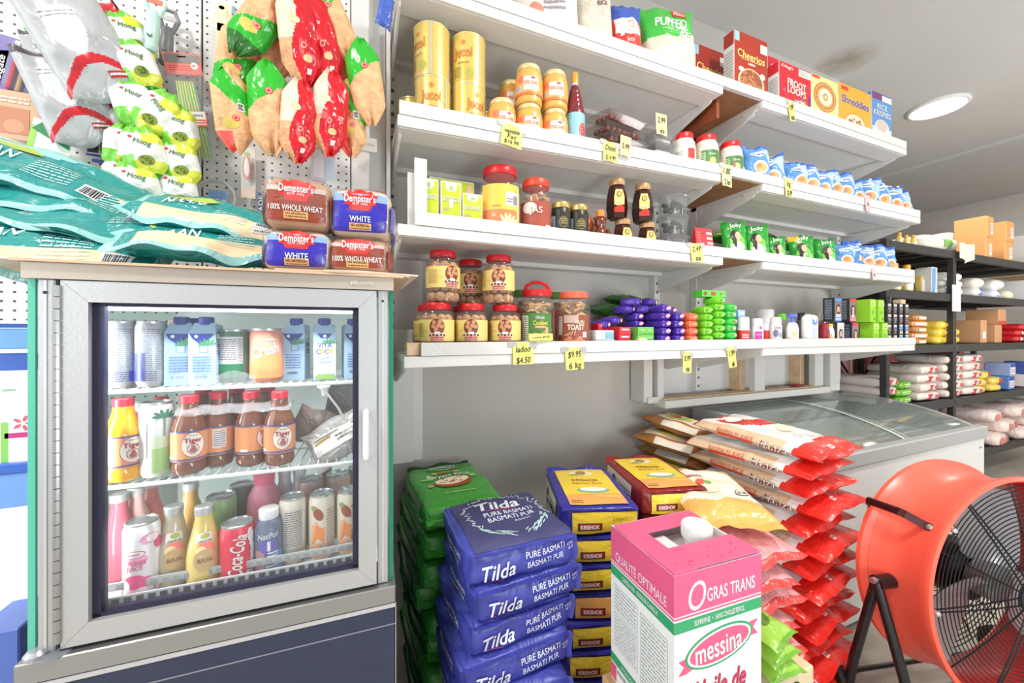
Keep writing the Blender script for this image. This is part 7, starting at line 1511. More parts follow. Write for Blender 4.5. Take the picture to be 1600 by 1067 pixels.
# ------------------------------------------------------------------ canola oil carton
PINK = M((226,92,132),.5,var=.05,vscale=10); CWH = M((236,236,232),.5); CGR = M((52,160,104),.5); CIN = M((120,92,74),.8)
bw, bd, bh = .252, .228, .40
def oilbox(open_):
    t = thing('oil_carton', 'x', 'box'); m = MB(); th = .004
    m.box((-bw/2,-bd/2,0),(bw/2,-bd/2+th,bh),CWH); m.box((-bw/2,bd/2 - th,0),(bw/2,bd/2,bh),CWH); m.box((-bw/2,-bd/2+th,0),(-bw/2+th,bd/2 - th,bh),CWH); m.box((bw/2 - th,-bd/2+th,0),(bw/2,bd/2 - th,bh),CWH); m.box((-bw/2+th,-bd/2+th,0),(bw/2 - th,bd/2 - th,th),CIN)
    obj('carton', m, t)
    F = front(-bd/2 - .0002); L = plane((-bw/2 - .0002,0,0),(0,-1,0),(0,0,1)); R_ = plane((bw/2+.0002,0,0),(0,1,0),(0,0,1)); m = MB()
    zt = bh; z1 = bh - .088; z2 = z1 - .006; z3 = z2 - .030
    for P, hw in ((F, bw / 2), (L, bd / 2), (R_, bd / 2)):
        m.rect(P,-hw,z1,hw,zt,PINK,off=.0002); m.rect(P,-hw,z2 - .001,hw,z1 - .003,PINK,off=.0002); m.rect(P,-hw,z3,hw,z2 - .005,CGR,off=.0002)
    m.text(F,'O',-.064,z1+.036,.062,WHITE,bold=-.012,shear=.2,width=.048,off=.0006); m.text(F,'GRAS TRANS',.034,z1+.030,.028,WHITE,bold=.02,width=.142,off=.0006); m.text(F,'SUPERFINE  •  SANS CHOLESTEROL',.0,(z2+z3)/2 - .002,.011,WHITE,bold=.02,width=.145,off=.0006)
    cz = z3 - .052; 
    m.poly(F,[(-.115,cz - .038),(-.095,cz - .038),(-.06,cz - .028),(-.075,cz - .002),(-.115,cz - .008),(-.10,cz - .022)],PINK,off=.0004); m.poly(F,[(.115,cz+.030),(.07,cz+.026),(.08,cz - .004),(.115,cz - .004),(.10,cz+.014)],PINK,off=.0004)
    m.disc(F,0,cz,.098,.040,CGR,off=.0008,n=40,rot=.12); m.disc(F,0,cz,.092,.0355,CWH,off=.0011,n=40,rot=.12); m.disc(F,0,cz,.086,.031,PINK,off=.0014,n=40,rot=.12); m.text(F,'messina',-.004,cz+.001,.044,WHITE,bold=.025,width=.135,rot=.06,off=.002); m.disc(F,.072,cz - .010,.004,.004,WHITE,off=.002)
    for dx,dz,mt,o_ in ((.0015,-.0015,M((110,150,120),.5),.0004),(0,0,M((206,44,92),.5),.0008)):
        m.text(F,'Huile de',.002+dx,cz - .085+dz,.046,mt,bold=.03,shear=.22,width=.150,off=o_); m.text(F,'Canola',.02+dx,cz - .140+dz,.050,mt,bold=.03,shear=.22,width=.135,off=o_)
    m.text(L,'QUALITÉ OPTIMALE',.0,z1+.020,.022,WHITE,bold=.01,width=.185,off=.0006); m.text(L,'CANOLA OIL · HUILE DE CANOLA',.0,(z2+z3)/2 - .002,.010,WHITE,bold=.02,width=.13,off=.0006)
    GT = M((120, 180, 150), .6); GI = M((150, 160, 156), .6)
    for x0,x1,za,zb,n in ((-.10,-.005,z3 - .085,z3 - .02,6),(.005,.095,z3 - .20,z3 - .025,18),(-.10,-.005,z3 - .18,z3 - .092,9)):
        m.rect(L,x0,za,x1,zb,GT,off=.0002); m.rect(L,x0+.0015,za+.0015,x1 - .0015,zb - .0015,CWH,off=.0004); m.lines(L,x0+.005,za+.004,x1 - .005,zb - .004,n,GI,off=.0008,seed=n,fill=.35)
    m.rect(L,-bd/2,z3 - .228,bd/2,z3 - .205,CGR,off=.0002); m.text(L,'HYDROGENEE · CANOLA OIL',0,z3 - .217,.009,WHITE,width=.14,off=.0006); m.rect(L,-bd/2,.004,-.09,z3 - .232,PINK,off=.0002); m.bars(L,-.085,.03,-.02,z3 - .235,GI)
    obj('print', m, t)
    if open_:
        Z = bh; m = MB(); m.box((-bw/2,.054,Z),(bw/2,bd/2,Z+.0035),PINK,.001); obj('flap',m,t,rot=(R(1.5),0,0))
        m = MB(); m.box((-bw/2+.001,-bd/2,Z),(-bw/2+.062,.05,Z+.003),PINK,.001); obj('flap',m,t,rot=(0,0,0)); m = MB(); m.box((-bw/2,-bd/2,Z+.0032),(bw/2,-bd/2+.082,Z+.0062),PINK,.001); obj('flap',m,t)
        m = MB(); T = plane((0, 0, Z + .0066), (1, 0, 0), (0, 1, 0)); SC_ = M((190, 60, 96), .6)
        rnd = random.Random(5)
        for k in range(12): x,y = rnd.uniform(-.1,.1),rnd.uniform(-bd/2+.01,-bd/2+.07); m.disc(T,x,y,rnd.uniform(.003,.009),.0012,SC_,off=.0002,rot=rnd.uniform(0,3),n=8,rings=1)
        obj('scuffs',m,t); m = MB(); T2 = plane((0,0,Z+.0046),(0,-1,0),(1,0,0)); m.text(T2,'4-2-3',.0 - .085,-.10,.010,M((120,40,60),.6),width=.05,off=.0004); obj('pen_mark',m,t)
        JW = M((226,232,230),.3,spec=.6); m = MB(); bm = brickmap(bw - .02,bd - .02,bh - .045,.03,.0,.0,1); brick(m,bw - .02,bd - .02,bh - .045,JW,bm,(8,8,6)); jg = obj('jug',m,t,(0,0,.005)); m = MB(); m.box((-.055,-.035,bh - .04),(.0,.06,bh - .022),JW,.008); obj('jug_handle',m,jg)
        m = MB(); m.lathe([(.030,bh - .045),(.030,bh - .02),(.036,bh - .018),(.0365,bh+.014),(.033,bh+.018),(.001,bh+.018)],WHITE,40,(.062,.012,0))
        for k in range(40): a = 2*PI*k/40; m.box((.062+.0363*math.cos(a) - .0008,.012+.0363*math.sin(a) - .0008,bh - .014),(.062+.0363*math.cos(a)+.0008,.012+.0363*math.sin(a)+.0008,bh+.010),WHITE)
        obj('jug_cap', m, jg)
    return t
bx, by = .754, .722
o = oilbox(True); o.location = (bx,by,.437); o['label'] = 'open pink and white canola oil carton with a capped jug inside'; o.rotation_euler = (0,0,-.05)
m = MB(); m.box((-.14,-.13,0),(.14,.13,.436),M((196,160,120),.75,var=.08,vscale=9),.003); obj('stock_carton',m,None,(bx,by+.005,0),label='plain brown carton under the oil carton',cat='box')
# ------------------------------------------------------------------ black steel rack at the far end
RK = M((52,50,48),.45,var=.1,vscale=12); RKD = M((34,32,32),.55); RY0,RY1 = 1.50,2.10; RX = (3.47,4.44,6.75); RZ = (.354,.818,1.255,1.655,2.0)
rack = thing('steel_rack', 'black steel shelving rack of five levels beyond the white shelves', 'rack')
for x in RX:
    for y in (RY0,RY1): m = MB(); m.box((x - .022,y - .02,0),(x+.022,y+.02,RZ[-1]+.01),RK,.003); obj('post',m,rack)
    m = MB()
    for k in range(30): m.box((x - .006,RY0 - .0215,.1+k*.062),(x+.006,RY0 - .0195,.118+k*.062),RKD)
    obj('slots', m, rack, kind='stuff')
for (x0, x1) in zip(RX[:-1], RX[1:]):
    for z in RZ:
        m = MB(); m.box((x0+.022,RY0 - .022,z - .062),(x1 - .022,RY0+.012,z),RK,.004); obj('beam',m,rack); m = MB(); m.box((x0+.022,RY1 - .012,z - .062),(x1 - .022,RY1+.018,z),RK,.004); obj('beam',m,rack)
        m = MB(); m.box((x0 + .01, RY0 + .012, z - .02), (x1 - .01, RY1 - .012, z - .004), RKD)
        for k in range(4): m.box((x0+.12+k*(x1 - x0 - .2)/4,RY0+.012,z - .045),(x0+.15+k*(x1 - x0 - .2)/4,RY1 - .012,z - .02),RK)
        obj('deck', m, rack)
for x0, x1 in ((RX[0], RX[1]), (RX[1], RX[2])):
    m = MB(); m.tube([(x0,RY1+.022,RZ[1]),(x0+.45,RY1+.022,RZ[2])],.009,RKD,6); m.tube([(x1,RY1+.022,RZ[1]),(x1 - .45,RY1+.022,RZ[2])],.009,RKD,6); obj('brace',m,rack)
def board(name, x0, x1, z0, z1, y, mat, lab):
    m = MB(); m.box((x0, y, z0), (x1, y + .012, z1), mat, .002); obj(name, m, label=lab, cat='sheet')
board('pink_sheet',3.5,4.40,.80,1.25,2.16,M((206,150,146),.6),'dusky pink panel standing behind the left rack bay'); board('pink_sheet',4.46,6.7,.60,1.25,2.16,M((236,112,116),.5),'bright pink panel standing behind the right rack bay')
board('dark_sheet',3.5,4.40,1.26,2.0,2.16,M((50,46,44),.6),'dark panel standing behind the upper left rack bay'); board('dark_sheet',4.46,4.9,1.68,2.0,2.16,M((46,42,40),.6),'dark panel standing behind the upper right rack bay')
def rp(u, z, dy=.14): Y = RY0 + dy; return (XR(u) * Y, Y, z + .0012)
def sack(name,label,u,z,w,d,h,mat,deco=None,dy=.16,rz=0.0,dz=0.0,seed=1.0,group=None,cat='sack',key=None):
    def f():
        bm = brickmap(w,d,h,min(w,d,h)*.42,h*.10,h*.07,seed,9); m = MB(); brick(m,w,d,h,mat,bm,(9,9,5)); o = obj(name,m,None,cat=cat,ang=60)
        if deco: dm = MB(); deco(dm, on_front(bm, d), on_top(bm, h)); obj('print', dm, o)
        return o
    p = rp(u,z,dy); return place(key or (name,label),f,(p[0],p[1],p[2]+dz),rz,label=label,group=group)
OFF = FOIL((222, 220, 206), .35, .3, 20)
gr = lambda m,F,T: (m.rect(F,-.02,.04,.10,.10,M((126,176,84),.5),8,3,.001),m.rect(T,-.10,-.06,.06,.04,M((150,184,110),.5),8,4,.001))
sack('food_sack','big pale green and white sack at the front of the rack top',1436,2.0,.46,.30,.13,OFF,gr,.18,-.05,seed=2); sack('food_sack','big white sack with green print behind the front one on the rack top',1478,2.0,.42,.26,.15,OFF,gr,.36,.0,dz=.14,seed=4)
sack('food_sack','white sack under the upper one at the back of the rack top',1470,2.0,.42,.26,.135,OFF,None,.40,.05,seed=6)
m = MB(); p = rp(1497,2.0,.0); cl = MB(); cl.grid(lambda a,b: (-.11+.22*a,-.045 - .012*math.sin(a*8),.06 - .16*b*(1 - .5*abs(a - .5))),10,6,M((206,204,188),.5)); obj('loose_wrap',cl,None,p,label='loose white wrap hanging over the rack top beam at the post',cat='wrap')
CTN = M((222, 160, 100), .55); CT2 = M((206, 170, 136), .7)
def cpack(w, d, h, mat, deco=None, name='carton', lb='x', cat='box'):
    def f():
        t = thing(name,lb,cat); m = MB(); m.box((-w/2,-d/2,0),(w/2,d/2,h),mat,.004); obj('box',m,t)
        if deco: m = MB(); deco(m, front(-d / 2 - .0003)); obj('print', m, t)
        return t
    return f
lbl = lambda m,F: (m.rect(F,.0,.03,.055,.13,M((236,234,230),.5)),m.lines(F,.005,.05,.05,.12,4,M((170,170,176),.5)))
for k,(u,dz,lab) in enumerate(((1519,0,'lower left'),(1551,0,'lower right'),(1521,.187,'upper left'),(1553,.187,'upper right'))):
    p = rp(u,2.0,.12); place('ctn',cpack(.155,.2,.185,CTN,lbl),(p[0],p[1],p[2]+dz),.04*(-1) ** k,label='orange tan carton with a white label, %s of the four on the rack top' % lab)
p = rp(1590,2.0,.12); place('tin_pack',cpack(.17,.2,.30,M((214,214,212),.25,.3),lambda m,F: (m.rect(F,-.05,.05,.06,.26,M((240,240,238),.4)),m.rect(F,-.085,.0,.085,.03,M((150,150,150),.4)))),p,0,label='shiny white film wrapped pack right of the tan cartons'); place('beige_box',cpack(.7,.3,.42,CT2),rp(1592,2.0,.45),0,label='large beige carton at the back of the rack top')
def oilb(): return bottle('oil_bottle','x','bottle',[(.035,0),(.038,.006),(.038,.13),(.022,.165),(.018,.175)],M((232,206,120),.2),[(.022,.172),(.024,.178),(.024,.21),(.020,.214)],M((226,170,60),.4),lambda m: (m.rect(cyl(.0385),-.045,.02,.045,.11,M((236,232,216),.5),18,1),))
for k,(u,dy) in enumerate(((1397,.08),(1408,.2),(1416,.08),(1431,.2),(1440,.10))): p = rp(u,1.655,dy); place('oilb',oilb,p,0,label='cooking oil bottle with yellow cap on the rack, %s from the left' % ORD[k],group='oil bottles on the rack')
for k,(u,dy) in enumerate(((1405,.10),(1416,.12),(1427,.10))): place('oilb',oilb,rp(u,2.0,dy),0,label='cooking oil bottle with yellow cap on the rack top, %s from the left' % ORD[k],group='oil bottles on the rack',scale=.55)
bw_ = lambda m,F: (m.poly(F,[(-.04,.004),(.0,.004),(.02,.20),(-.04,.20)],M((110,160,216),.45)),m.lines(F,.005,.03,.04,.12,5,M((150,180,214),.5)))
p = rp(1447,1.655,.08); place('milk',cpack(.085,.1,.21,WHITE,bw_),p,0,label='blue and white carton standing beside the oil bottles on the rack')
for k,(u,dz) in enumerate(((1464,0),(1482,0),(1462,.062),(1481,.062),(1466,.124),(1480,.124))): sack('tissue_roll_pack','white wrapped roll pack, %s row, %s' % (ORD[k // 2],('left','right')[k % 2]),u,1.655,.105,.14,.060,M((232,231,226),.5),None,.10,.05*(-1) ** k,dz,3+k,'white roll packs on the rack','pack',('roll',k % 3))
for k,(u,w,dz,c,lab) in enumerate(((1510,.16,0,(226,222,216),'plain white bag, lower left'),(1512,.14,.085,(232,226,214),'plain white bag on top at the left'),(1538,.15,0,(214,220,236),'white bag with blue print, lower middle'),(1543,.15,.085,(234,230,224),'white bag on top in the middle'),(1560,.1,0,(236,226,196),'small cream bag beside the white carton'))):
    sack('flour_bag',lab+' of the pile on the right rack bay',u,1.655,w,.16,.082,M(c,.5),(lambda m,F,T: m.poly(F,[(-.05,.02),(.05,.01),(.045,.06),(-.02,.065)],M((70,110,190),.5))) if k in (0,2) else None,.11,.1*(-1) ** k,dz,11+k,None,'bag')
place('whitebox',cpack(.15,.2,.2,M((226,226,224),.5)),rp(1586,1.655,.12),0,label='plain white carton at the right end of the second rack level')
pz = at(1494,445,RY0 - .03); m = MB(); m.grid(lambda a,b: (-.065+.13*a,.004*math.sin(a*5),-.21*b),6,6,M((238,238,236),.7)); obj('paper_notice',m,None,(pz.x,RY0 - .030,pz.z),label='blank white paper notice hung on the rack post',cat='paper')
OB = FOIL((214,150,90),.3,.4,30); YB = FOIL((240,212,80),.3,.3,25); RW = FOIL((206,40,46),.3,.4,30)
for k in range(5): sack('snack_bag','orange and white snack bag, %s from the bottom of its rack pile' % ORD[k],1416,1.255,.20,.18,.045,OB,lambda m,F,T: m.rect(F,-.08,.012,.05,.03,M((236,226,210),.5),6,2,.001),.11,.1*(-1) ** k,k*.0455,21+k,'orange snack bags on the rack','bag',('snb',k % 2))
for k,(u,dz) in enumerate(((1446,0),(1466,0),(1448,.062),(1466,.062),(1452,.124))): sack('lentil_bag','yellow bag, %s row, %s, on the left rack bay' % (ORD[k // 2],('left','right')[k % 2]),u,1.255,.16,.2,.060,YB,lambda m,F,T: m.disc(F,0,.03,.04,.012,M((226,176,70),.45)),.12,.06*(-1) ** k,dz,31+k,'yellow bags on the rack','bag',('ylb',k % 2))
for k,(u,w,h,dz,lab) in enumerate(((1511,.12,.20,0,'brown carton with a white label, left on the third rack level'),(1534,.15,.16,0,'brown carton under another, third rack level'),(1540,.17,.14,.162,'brown carton with red tape on top of another, third rack level'))):
    p = rp(u,1.255,.12); place(('kraft',k),cpack(w,.2,h,M((200,150,108),.75),(lambda m,F: m.rect(F,-.03,.04,.03,.1,WHITE)) if k == 0 else (lambda m,F: m.rect(F,-.085,.0,.085,.035,M((200,70,44),.6))) if k == 2 else None),(p[0],p[1],p[2]+dz),.03,label=lab)
for k,(u,dz) in enumerate(((1572,0),(1594,0),(1574,.058),(1596,.058),(1580,.116),(1598,.116))): sack('spice_bag','red and white bag, %s row, %s, on the right rack bay' % (ORD[k // 2],('left','right')[k % 2]),u,1.255,.15,.18,.056,RW,lambda m,F,T: (m.disc(F,-.03,.03,.028,.016,M((236,226,222),.5)),m.disc(F,.04,.03,.022,.016,M((236,226,222),.5))),.12,.08*(-1) ** k,dz,41+k,'red and white bags on the rack','bag',('rwb',k % 2))
WR = FOIL((222, 212, 204), .4, .35, 25); GR2 = FOIL((110, 180, 50), .3, .35, 25)
dr_ = lambda m,F,T: (m.poly(F,[(-.05,.01),(.02,.01),(.05,.05),(-.02,.05)],M((196,50,56),.5)),m.rect(F,.07,.02,.12,.045,M((206,90,96),.5),3,2,.001),m.disc(T,0,0,.06,.05,M((214,120,120),.5)))
for c_, (u, n) in enumerate(((1345, 2), (1408, 4), (1447, 5), (1478, 5))):
    for k in range(n): sack('rice_sack','white rice sack, %s from bottom, %s pile on the left rack bay' % (ORD[k],ORD[c_]),u,.818,.30 if c_ else .24,.34,.068,WR,dr_,.18+.0*k,.05*(-1) ** (k+c_),(k+(1 if c_ == 0 else 0))*.0685,51+k+c_*7,'white rice sacks on the rack','sack',('wrs',(k+c_) % 3,c_ > 0))
for k in range(3): sack('rice_sack','lime green food bag, %s from the bottom, on the left rack bay' % ORD[k],1378,.818,.20,.28,.055,GR2,lambda m,F,T: m.lines(F,-.05,.015,.05,.04,2,M((226,236,190),.5)),.15,.08*(-1) ** k,k*.0555,71+k,'lime green bags on the rack','bag',('lgb',k % 2))
for k,(u,dz) in enumerate(((1508,0),(1532,0),(1510,.062),(1534,.062),(1516,.124))): sack('lentil_bag','yellow bag with red print, %s row, %s, fourth rack level' % (ORD[k // 2],('left','right')[k % 2]),u,.818,.16,.2,.060,FOIL((236,206,100),.35,.3,25),(lambda m,F,T: m.disc(F,.03,.03,.03,.02,M((214,40,40),.5))) if k > 2 else None,.12,.08*(-1) ** k,dz,81+k,'yellow bags on the fourth rack level','bag',('yl4',k % 2,k > 2))
bwx = lambda m,F: (m.rect(F,-.055,.085,.055,.118,M((60,84,160),.5)),m.rect(F,-.05,.02,.05,.08,M((232,232,236),.5)),m.lines(F,-.04,.03,.04,.07,2,M((190,110,140),.5)))
for k,(u,dz,c) in enumerate(((1560,0,(90,140,206)),(1590,0,(232,220,224)),(1562,.122,(150,170,210)),(1591,.122,(70,90,170)),(1549,0,(226,206,140)))):
    p = rp(u,.818,.10 if k < 4 else .2); place(('bwx',k),cpack(.115,.16,.12,M(c,.5),bwx),(p[0],p[1],p[2]+dz),0,label='%s small carton, %s of the block on the fourth rack level' % (('sky blue','white and pink','pale blue','navy','cream')[k],('lower left','lower right','upper left','upper right','set back')[k]))
WP2 = FOIL((232, 212, 206), .35, .5, 18)
for k,(u,dz,w) in enumerate(((1522,0,.26),(1565,0,.30),(1535,.105,.30),(1580,.105,.30),(1515,.21,.24),(1560,.21,.34),(1594,.21,.26))): sack('frozen_sack','pale pink wrapped sack, %s row, %s from left, bottom rack level' % (ORD[(0,0,1,1,2,2,2)[k]],ORD[(0,1,0,1,0,1,2)[k]]),u,.354,w,.34,.103,WP2,lambda m,F,T: (m.disc(F,-.05,.05,.05,.03,M((206,130,120),.5)),m.disc(F,.07,.06,.04,.025,M((190,110,100),.5))),.13,.06*(-1) ** k,dz,91+k,'pale pink sacks on the bottom rack level','sack')

# ------------------------------------------------------------------ things hanging on the pegboard
def hook(x,z,L): m = MB(); m.tube([(x,PEGY,z),(x,PEGY - L,z),(x,PEGY - L - .008,z+.012)],.0022,M((60,60,62),.3,.8),6); m.tube([(x - .008,PEGY - .002,z+.012),(x - .008,PEGY - .002,z - .012)],.0018,M((60,60,62),.3,.8),5); return m
CRISP = M((226,176,128),.55,var=.22,vscale=45,bump=.7,bscale=70); CRISP2 = M((214,160,116),.55,var=.25,vscale=45,bump=.7,bscale=70); SG = FOIL((46,176,46),.2,.35,28); SGD = FOIL((40,110,36),.22,.4,28); SR = FOIL((206,26,40),.18,.35,28); SCLR = FOIL((226,206,186),.18,.4,28); SRT = FOIL((236,90,80),.3,.3)
def chips(v):
    def f():
        w, h, tk = .088, .235, .055; fm = pillowmap(w, h, tk, 101 + v * 1.9, -.05, .007, pw=1.8)
        def taper(a,b,s): p = fm(a,b,s); k = 1 - .72*max(0,(abs(b) - .55)/.45) ** 1.3; return Vector((p.x*k,p.y,p.z))
        def mf(a, b):
            if v == 0: return SG if b > .15 + .3 * a else CRISP
            if v == 1: return SG if b < -.10 + .25 * a and b > -.62 else (SGD if b < -.62 else CRISP)
            if v == 2: return SR if a > -.25 + .2 * math.sin(4 * b) else (SCLR if b > -.1 else CRISP2)
            return SG if (.15 < b + .4 * a < .75) else (SRT if b < -.55 and a < -.1 else CRISP)
        m = MB(); pillow(m,taper,SG,32,54,mf,lambda a,b: CRISP if v != 2 else SR); o = obj('crisp_bag',m,None,cat='bag',ang=70); d = MB()
        mp = lambda x,z,off=0: taper(max(-1,min(1,x/(w/2))),max(-1,min(1,z/(h/2))),-1)+Vector((0,-off,0))
        d.disc(mp,.006,-.030 if v != 0 else .03,.0085,.0085,M((214,40,50),.4)); d.disc(mp,.006,-.030 if v != 0 else .03,.006,.006,M((240,220,210),.4),off=.0014); d.disc(mp,.006,-.030 if v != 0 else .03,.0045,.0045,M((214,40,50),.4),off=.0018)
        if v in (1, 3): d.disc(mp, -.006, -.045, .02, .014, M((214, 190, 90), .5), off=.0007)
        if v == 2: d.disc(mp,-.008,.03,.012,.010,M((236,206,170),.5)); d.disc(mp,.012,-.055,.010,.008,M((236,200,150),.5)); d.rect(mp,.010,-.09,.022,-.076,WHITE,2,1,.001)
        if v == 3: d.rect(mp,.012,-.01,.028,.012,WHITE,2,2,.001); d.bars(mp,.014,-.007,.026,.009,INK)
        obj('print', d, o); return o
    return f
for i,(u,v,Y,ry,rz,k,sc,lab) in enumerate(((408,32,1.34,R(28),.2,1,1.15,'green topped bag of crisps at the upper left of the bunch'),(436,62,1.40,R(9),.0,0,1.15,'green and clear bag of crisps second from upper left'),(370,92,1.38,R(8),.3,1,1.05,'bag of crisps with pale top at the far left'),(363,172,1.33,R(-6),.2,3,1.0,'green bag of crisps with a red tip, lowest on the left'),
                                            (420,168,1.32,R(-3),.0,0,1.15,'green topped bag of crisps hanging lower, second from left'),(468,60,1.31,R(-6),.1,2,1.2,'red bag of crisps, left one of the upper pair'),(467,190,1.30,R(3),.1,2,1.05,'red bag of crisps, left one of the lower pair'),(498,60,1.33,R(-14),-.1,2,1.2,'red bag of crisps, right one of the upper pair'),
                                            (516,178,1.30,R(4),-.15,2,1.1,'red bag of crisps, right one of the lower pair'),(520,35,1.34,R(-24),-.2,0,1.1,'clear and green bag of crisps at the upper right'),(536,92,1.38,R(-18),-.1,3,1.0,'green bag of crisps under the upper right one'),(571,128,1.30,R(-8),-.2,0,1.12,'green topped bag of crisps at the far right'),(547,185,1.33,R(-3),-.1,3,1.0,'green bag of crisps with a white sticker, lowest on the right'))):
    p = at(u,v,Y); place(('chips',k),chips(k),tuple(p),(R(4),ry,rz),label=lab+' on the pegboard',group='crisp bags on the pegboard',scale=sc)
t = thing('peg_hook','long steel hook carrying the bunch of crisp bags','hook'); p = at(478,-30,PEGY); obj('wire',hook(p.x,p.z,.2),t)
# white and green lentil strips
LW = FOIL((232,236,230),.24,.3,30); LG_ = FOIL((116,196,66),.24,.3,30); LY = FOIL((206,216,70),.24,.3,30); LD = FOIL((46,150,60),.24,.3,30)
def lentil(v):
    def f():
        w, h, tk = .088, .135, .05; fm = pillowmap(w, h, tk, 131 + v * 2.3, -.02, .005, pw=1.9)
        def taper(a,b,s): p = fm(a,b,s); k = 1 - .6*max(0,(abs(b) - .5)/.5) ** 1.2; return Vector((p.x*k,p.y,p.z))
        m = MB(); pillow(m,taper,LW,32,40,lambda a,b: LD if b < -.78 else LG_ if (b > .70 or (b < -.15 and a < -.3)) else (LY if (v == 1 and b > .3 and a > .1) or (b < -.35 and a > -.3) else LW)); o = obj('lentil_bag',m,None,cat='bag',ang=70); d = MB()
        mp = lambda x,z,off=0: taper(max(-1,min(1,x/(w/2))),max(-1,min(1,z/(h/2))),-1)+Vector((0,-off,0))
        d.text(mp,'Moog',.008,.022,.014,M((60,110,70),.5),bold=.02,width=.034,rot=-.3,off=.0014); d.disc(mp,.008,-.022,.015,.013,M((120,140,40),.6),off=.001); rnd = random.Random(v)
        for k in range(10): d.disc(mp,.008+rnd.uniform(-.010,.010),-.022+rnd.uniform(-.008,.008),.003,.002,M((70,90,24),.6),off=.0015,n=6,rings=1,rot=k)
        d.disc(mp, -.014, .035, .004, .004, M((214, 60, 60), .5)); obj('print', d, o); return o
    return f
for i,(u,v,Y,ry,rz,k,lab) in enumerate(((203,62,1.42,R(-25),.2,1,'topmost in the left strip'),(214,105,1.40,R(-18),.1,0,'second in the left strip'),(211,165,1.40,R(-14),.2,0,'third in the left strip'),(244,178,1.37,R(28),-.1,1,'tilted to the right beside the third one'),(198,235,1.40,R(4),.3,0,'fourth in the left strip'),(224,240,1.35,R(-10),.1,1,'in front of the fourth one'),(196,285,1.40,R(0),.2,0,'lowest in the left strip'),(216,293,1.35,R(-12),.1,1,'lowest in the middle strip'),
                                          (280,205,1.38,R(-8),-.1,1,'topmost in the right strip'),(281,257,1.38,R(-10),-.1,1,'second in the right strip'),(279,302,1.38,R(-8),-.1,1,'lowest in the right strip'))):
    p = at(u,v,Y); place(('lentil',k),lentil(k),tuple(p),(R(3),ry,rz),label='white and green lentil bag, '+lab,group='lentil bags on the pegboard',scale=1.05)
# grey and red snack bags at the far left
GS = FOIL((176,178,182),.22,.3,26); GSW = FOIL((226,228,228),.22,.3,26); GSR = FOIL((190,36,48),.22,.3,26); GSD = FOIL((92,84,92),.22,.3,26)
def greybag(v):
    def f():
        w, h, tk = .15, .235, .06; fm = pillowmap(w, h, tk, 151 + v * 2.9, -.02, .008, pw=2.0)
        def mf(a, b):
            q = b + .55 * a * a
            if -.42 < q - .1 * a < -.24: return GSR
            if (a + .1) ** 2 + (b - .25) ** 2 < .20: return GSW
            return (GSD if b > .85 or (v == 1 and a > .6) else GS) if v != 2 else (GSR if a > .1 else GS)
        m = MB(); pillow(m,fm,GS,60,70,mf,lambda a,b: GS); o = obj('snack_bag',m,None,cat='bag',ang=70); d = MB(); mp = on_pillow(fm,w,h); d.rect(mp,.02,-.085,.055,-.07,M((170,40,50),.5),4,1,.001); d.lines(mp,.022,-.083,.053,-.072,1,WHITE,off=.0016); d.lines(mp,-.04,.05,.02,.07,2,M((190,196,200),.5)); obj('print',d,o); return o
    return f
for i,(u,v,Y,ry,rz,k,sc,lab) in enumerate(((128,72,1.38,R(-26),.15,0,1.12,'grey and white snack bag with red swoosh, topmost at the left'),(113,155,1.42,R(-18),.2,0,1.0,'grey and white snack bag with red swoosh, hanging below the topmost'),(170,70,1.44,R(-28),-.3,2,.95,'grey and red snack bag seen from the side, right of the topmost'),(182,150,1.44,R(-10),-.3,2,.9,'grey and red snack bag seen from the side, next to the lentil strip'),(95,110,1.47,R(-12),.2,1,.8,'dark grey snack bag peeping out behind the upper two'))):
    p = at(u, v, Y); place(('greybag', k), greybag(k), tuple(p), (R(4), ry, rz), label=lab, scale=sc)
# carded goods
def card(name, label, cat, u, v, w, h, mat, deco, Y=PEGY - .012, ry=0.0, th=.002, blister=None):
    p = at(u,v,Y); t = thing(name,label,cat,tuple(p),(0,ry,0)); m = MB(); m.box((-w/2,0,-h/2),(w/2,th,h/2),mat,.0008); obj('card',m,t); m = MB(); deco(m,front(-.0003)); obj('print',m,t)
    if blister: m = MB(); m.box((-blister[0]/2+blister[4],-blister[3],-blister[1]/2+blister[2]),(blister[0]/2+blister[4],-.001,blister[1]/2+blister[2]),CLEAR((250,252,252),.93,.05,'blister'),.006); obj('blister',m,t)
    return t
def brushes(m, F):
    m.rect(F,-.04,-.075,.04,.075,M((120,110,170),.45)); m.poly(F,[(-.04,-.075),(-.022,-.075),(-.016,.04),(-.04,.03)],M((200,40,60),.45),off=.0006); m.text(F,'Colgate',-.028,-.02,.014,WHITE,bold=.03,shear=.15,rot=PI/2,width=.085,off=.0012)
t = card('toothbrush_pack','purple and red toothbrush pack at the far left','toothbrush',24,105,.082,.155,M((110,104,160),.45),brushes,1.47,R(8),blister=(.05,.13,0,.014,.012))
for k,(x,c) in enumerate(((.004,(214,40,60)),(.022,(206,160,110)))): m = MB(); m.tube([(x,-.006,.055),(x - .002,-.007,.0),(x - .006,-.006,-.065)],.0045,M(c,.35),8); m.box((x - .005,-.014,.045),(x+.005,-.004,.066),M((236,236,236),.5)); obj('toothbrush',m,t)
def straws_d(m,F): m.rect(F,-.042,.115,.042,.140,M((130,126,126),.5)); m.rect(F,-.042,.082,.042,.114,M((232,120,110),.5)); m.lines(F,-.036,.09,.02,.108,3,M((190,80,76),.5),off=.0008); m.disc(F,.028,.108,.009,.010,M((244,236,232),.5),off=.0008); m.text(F,'#1',.028,.108,.008,M((150,60,56),.5),off=.0014); m.rect(F,-.010,.131,.012,.135,WHITE,off=.0006)
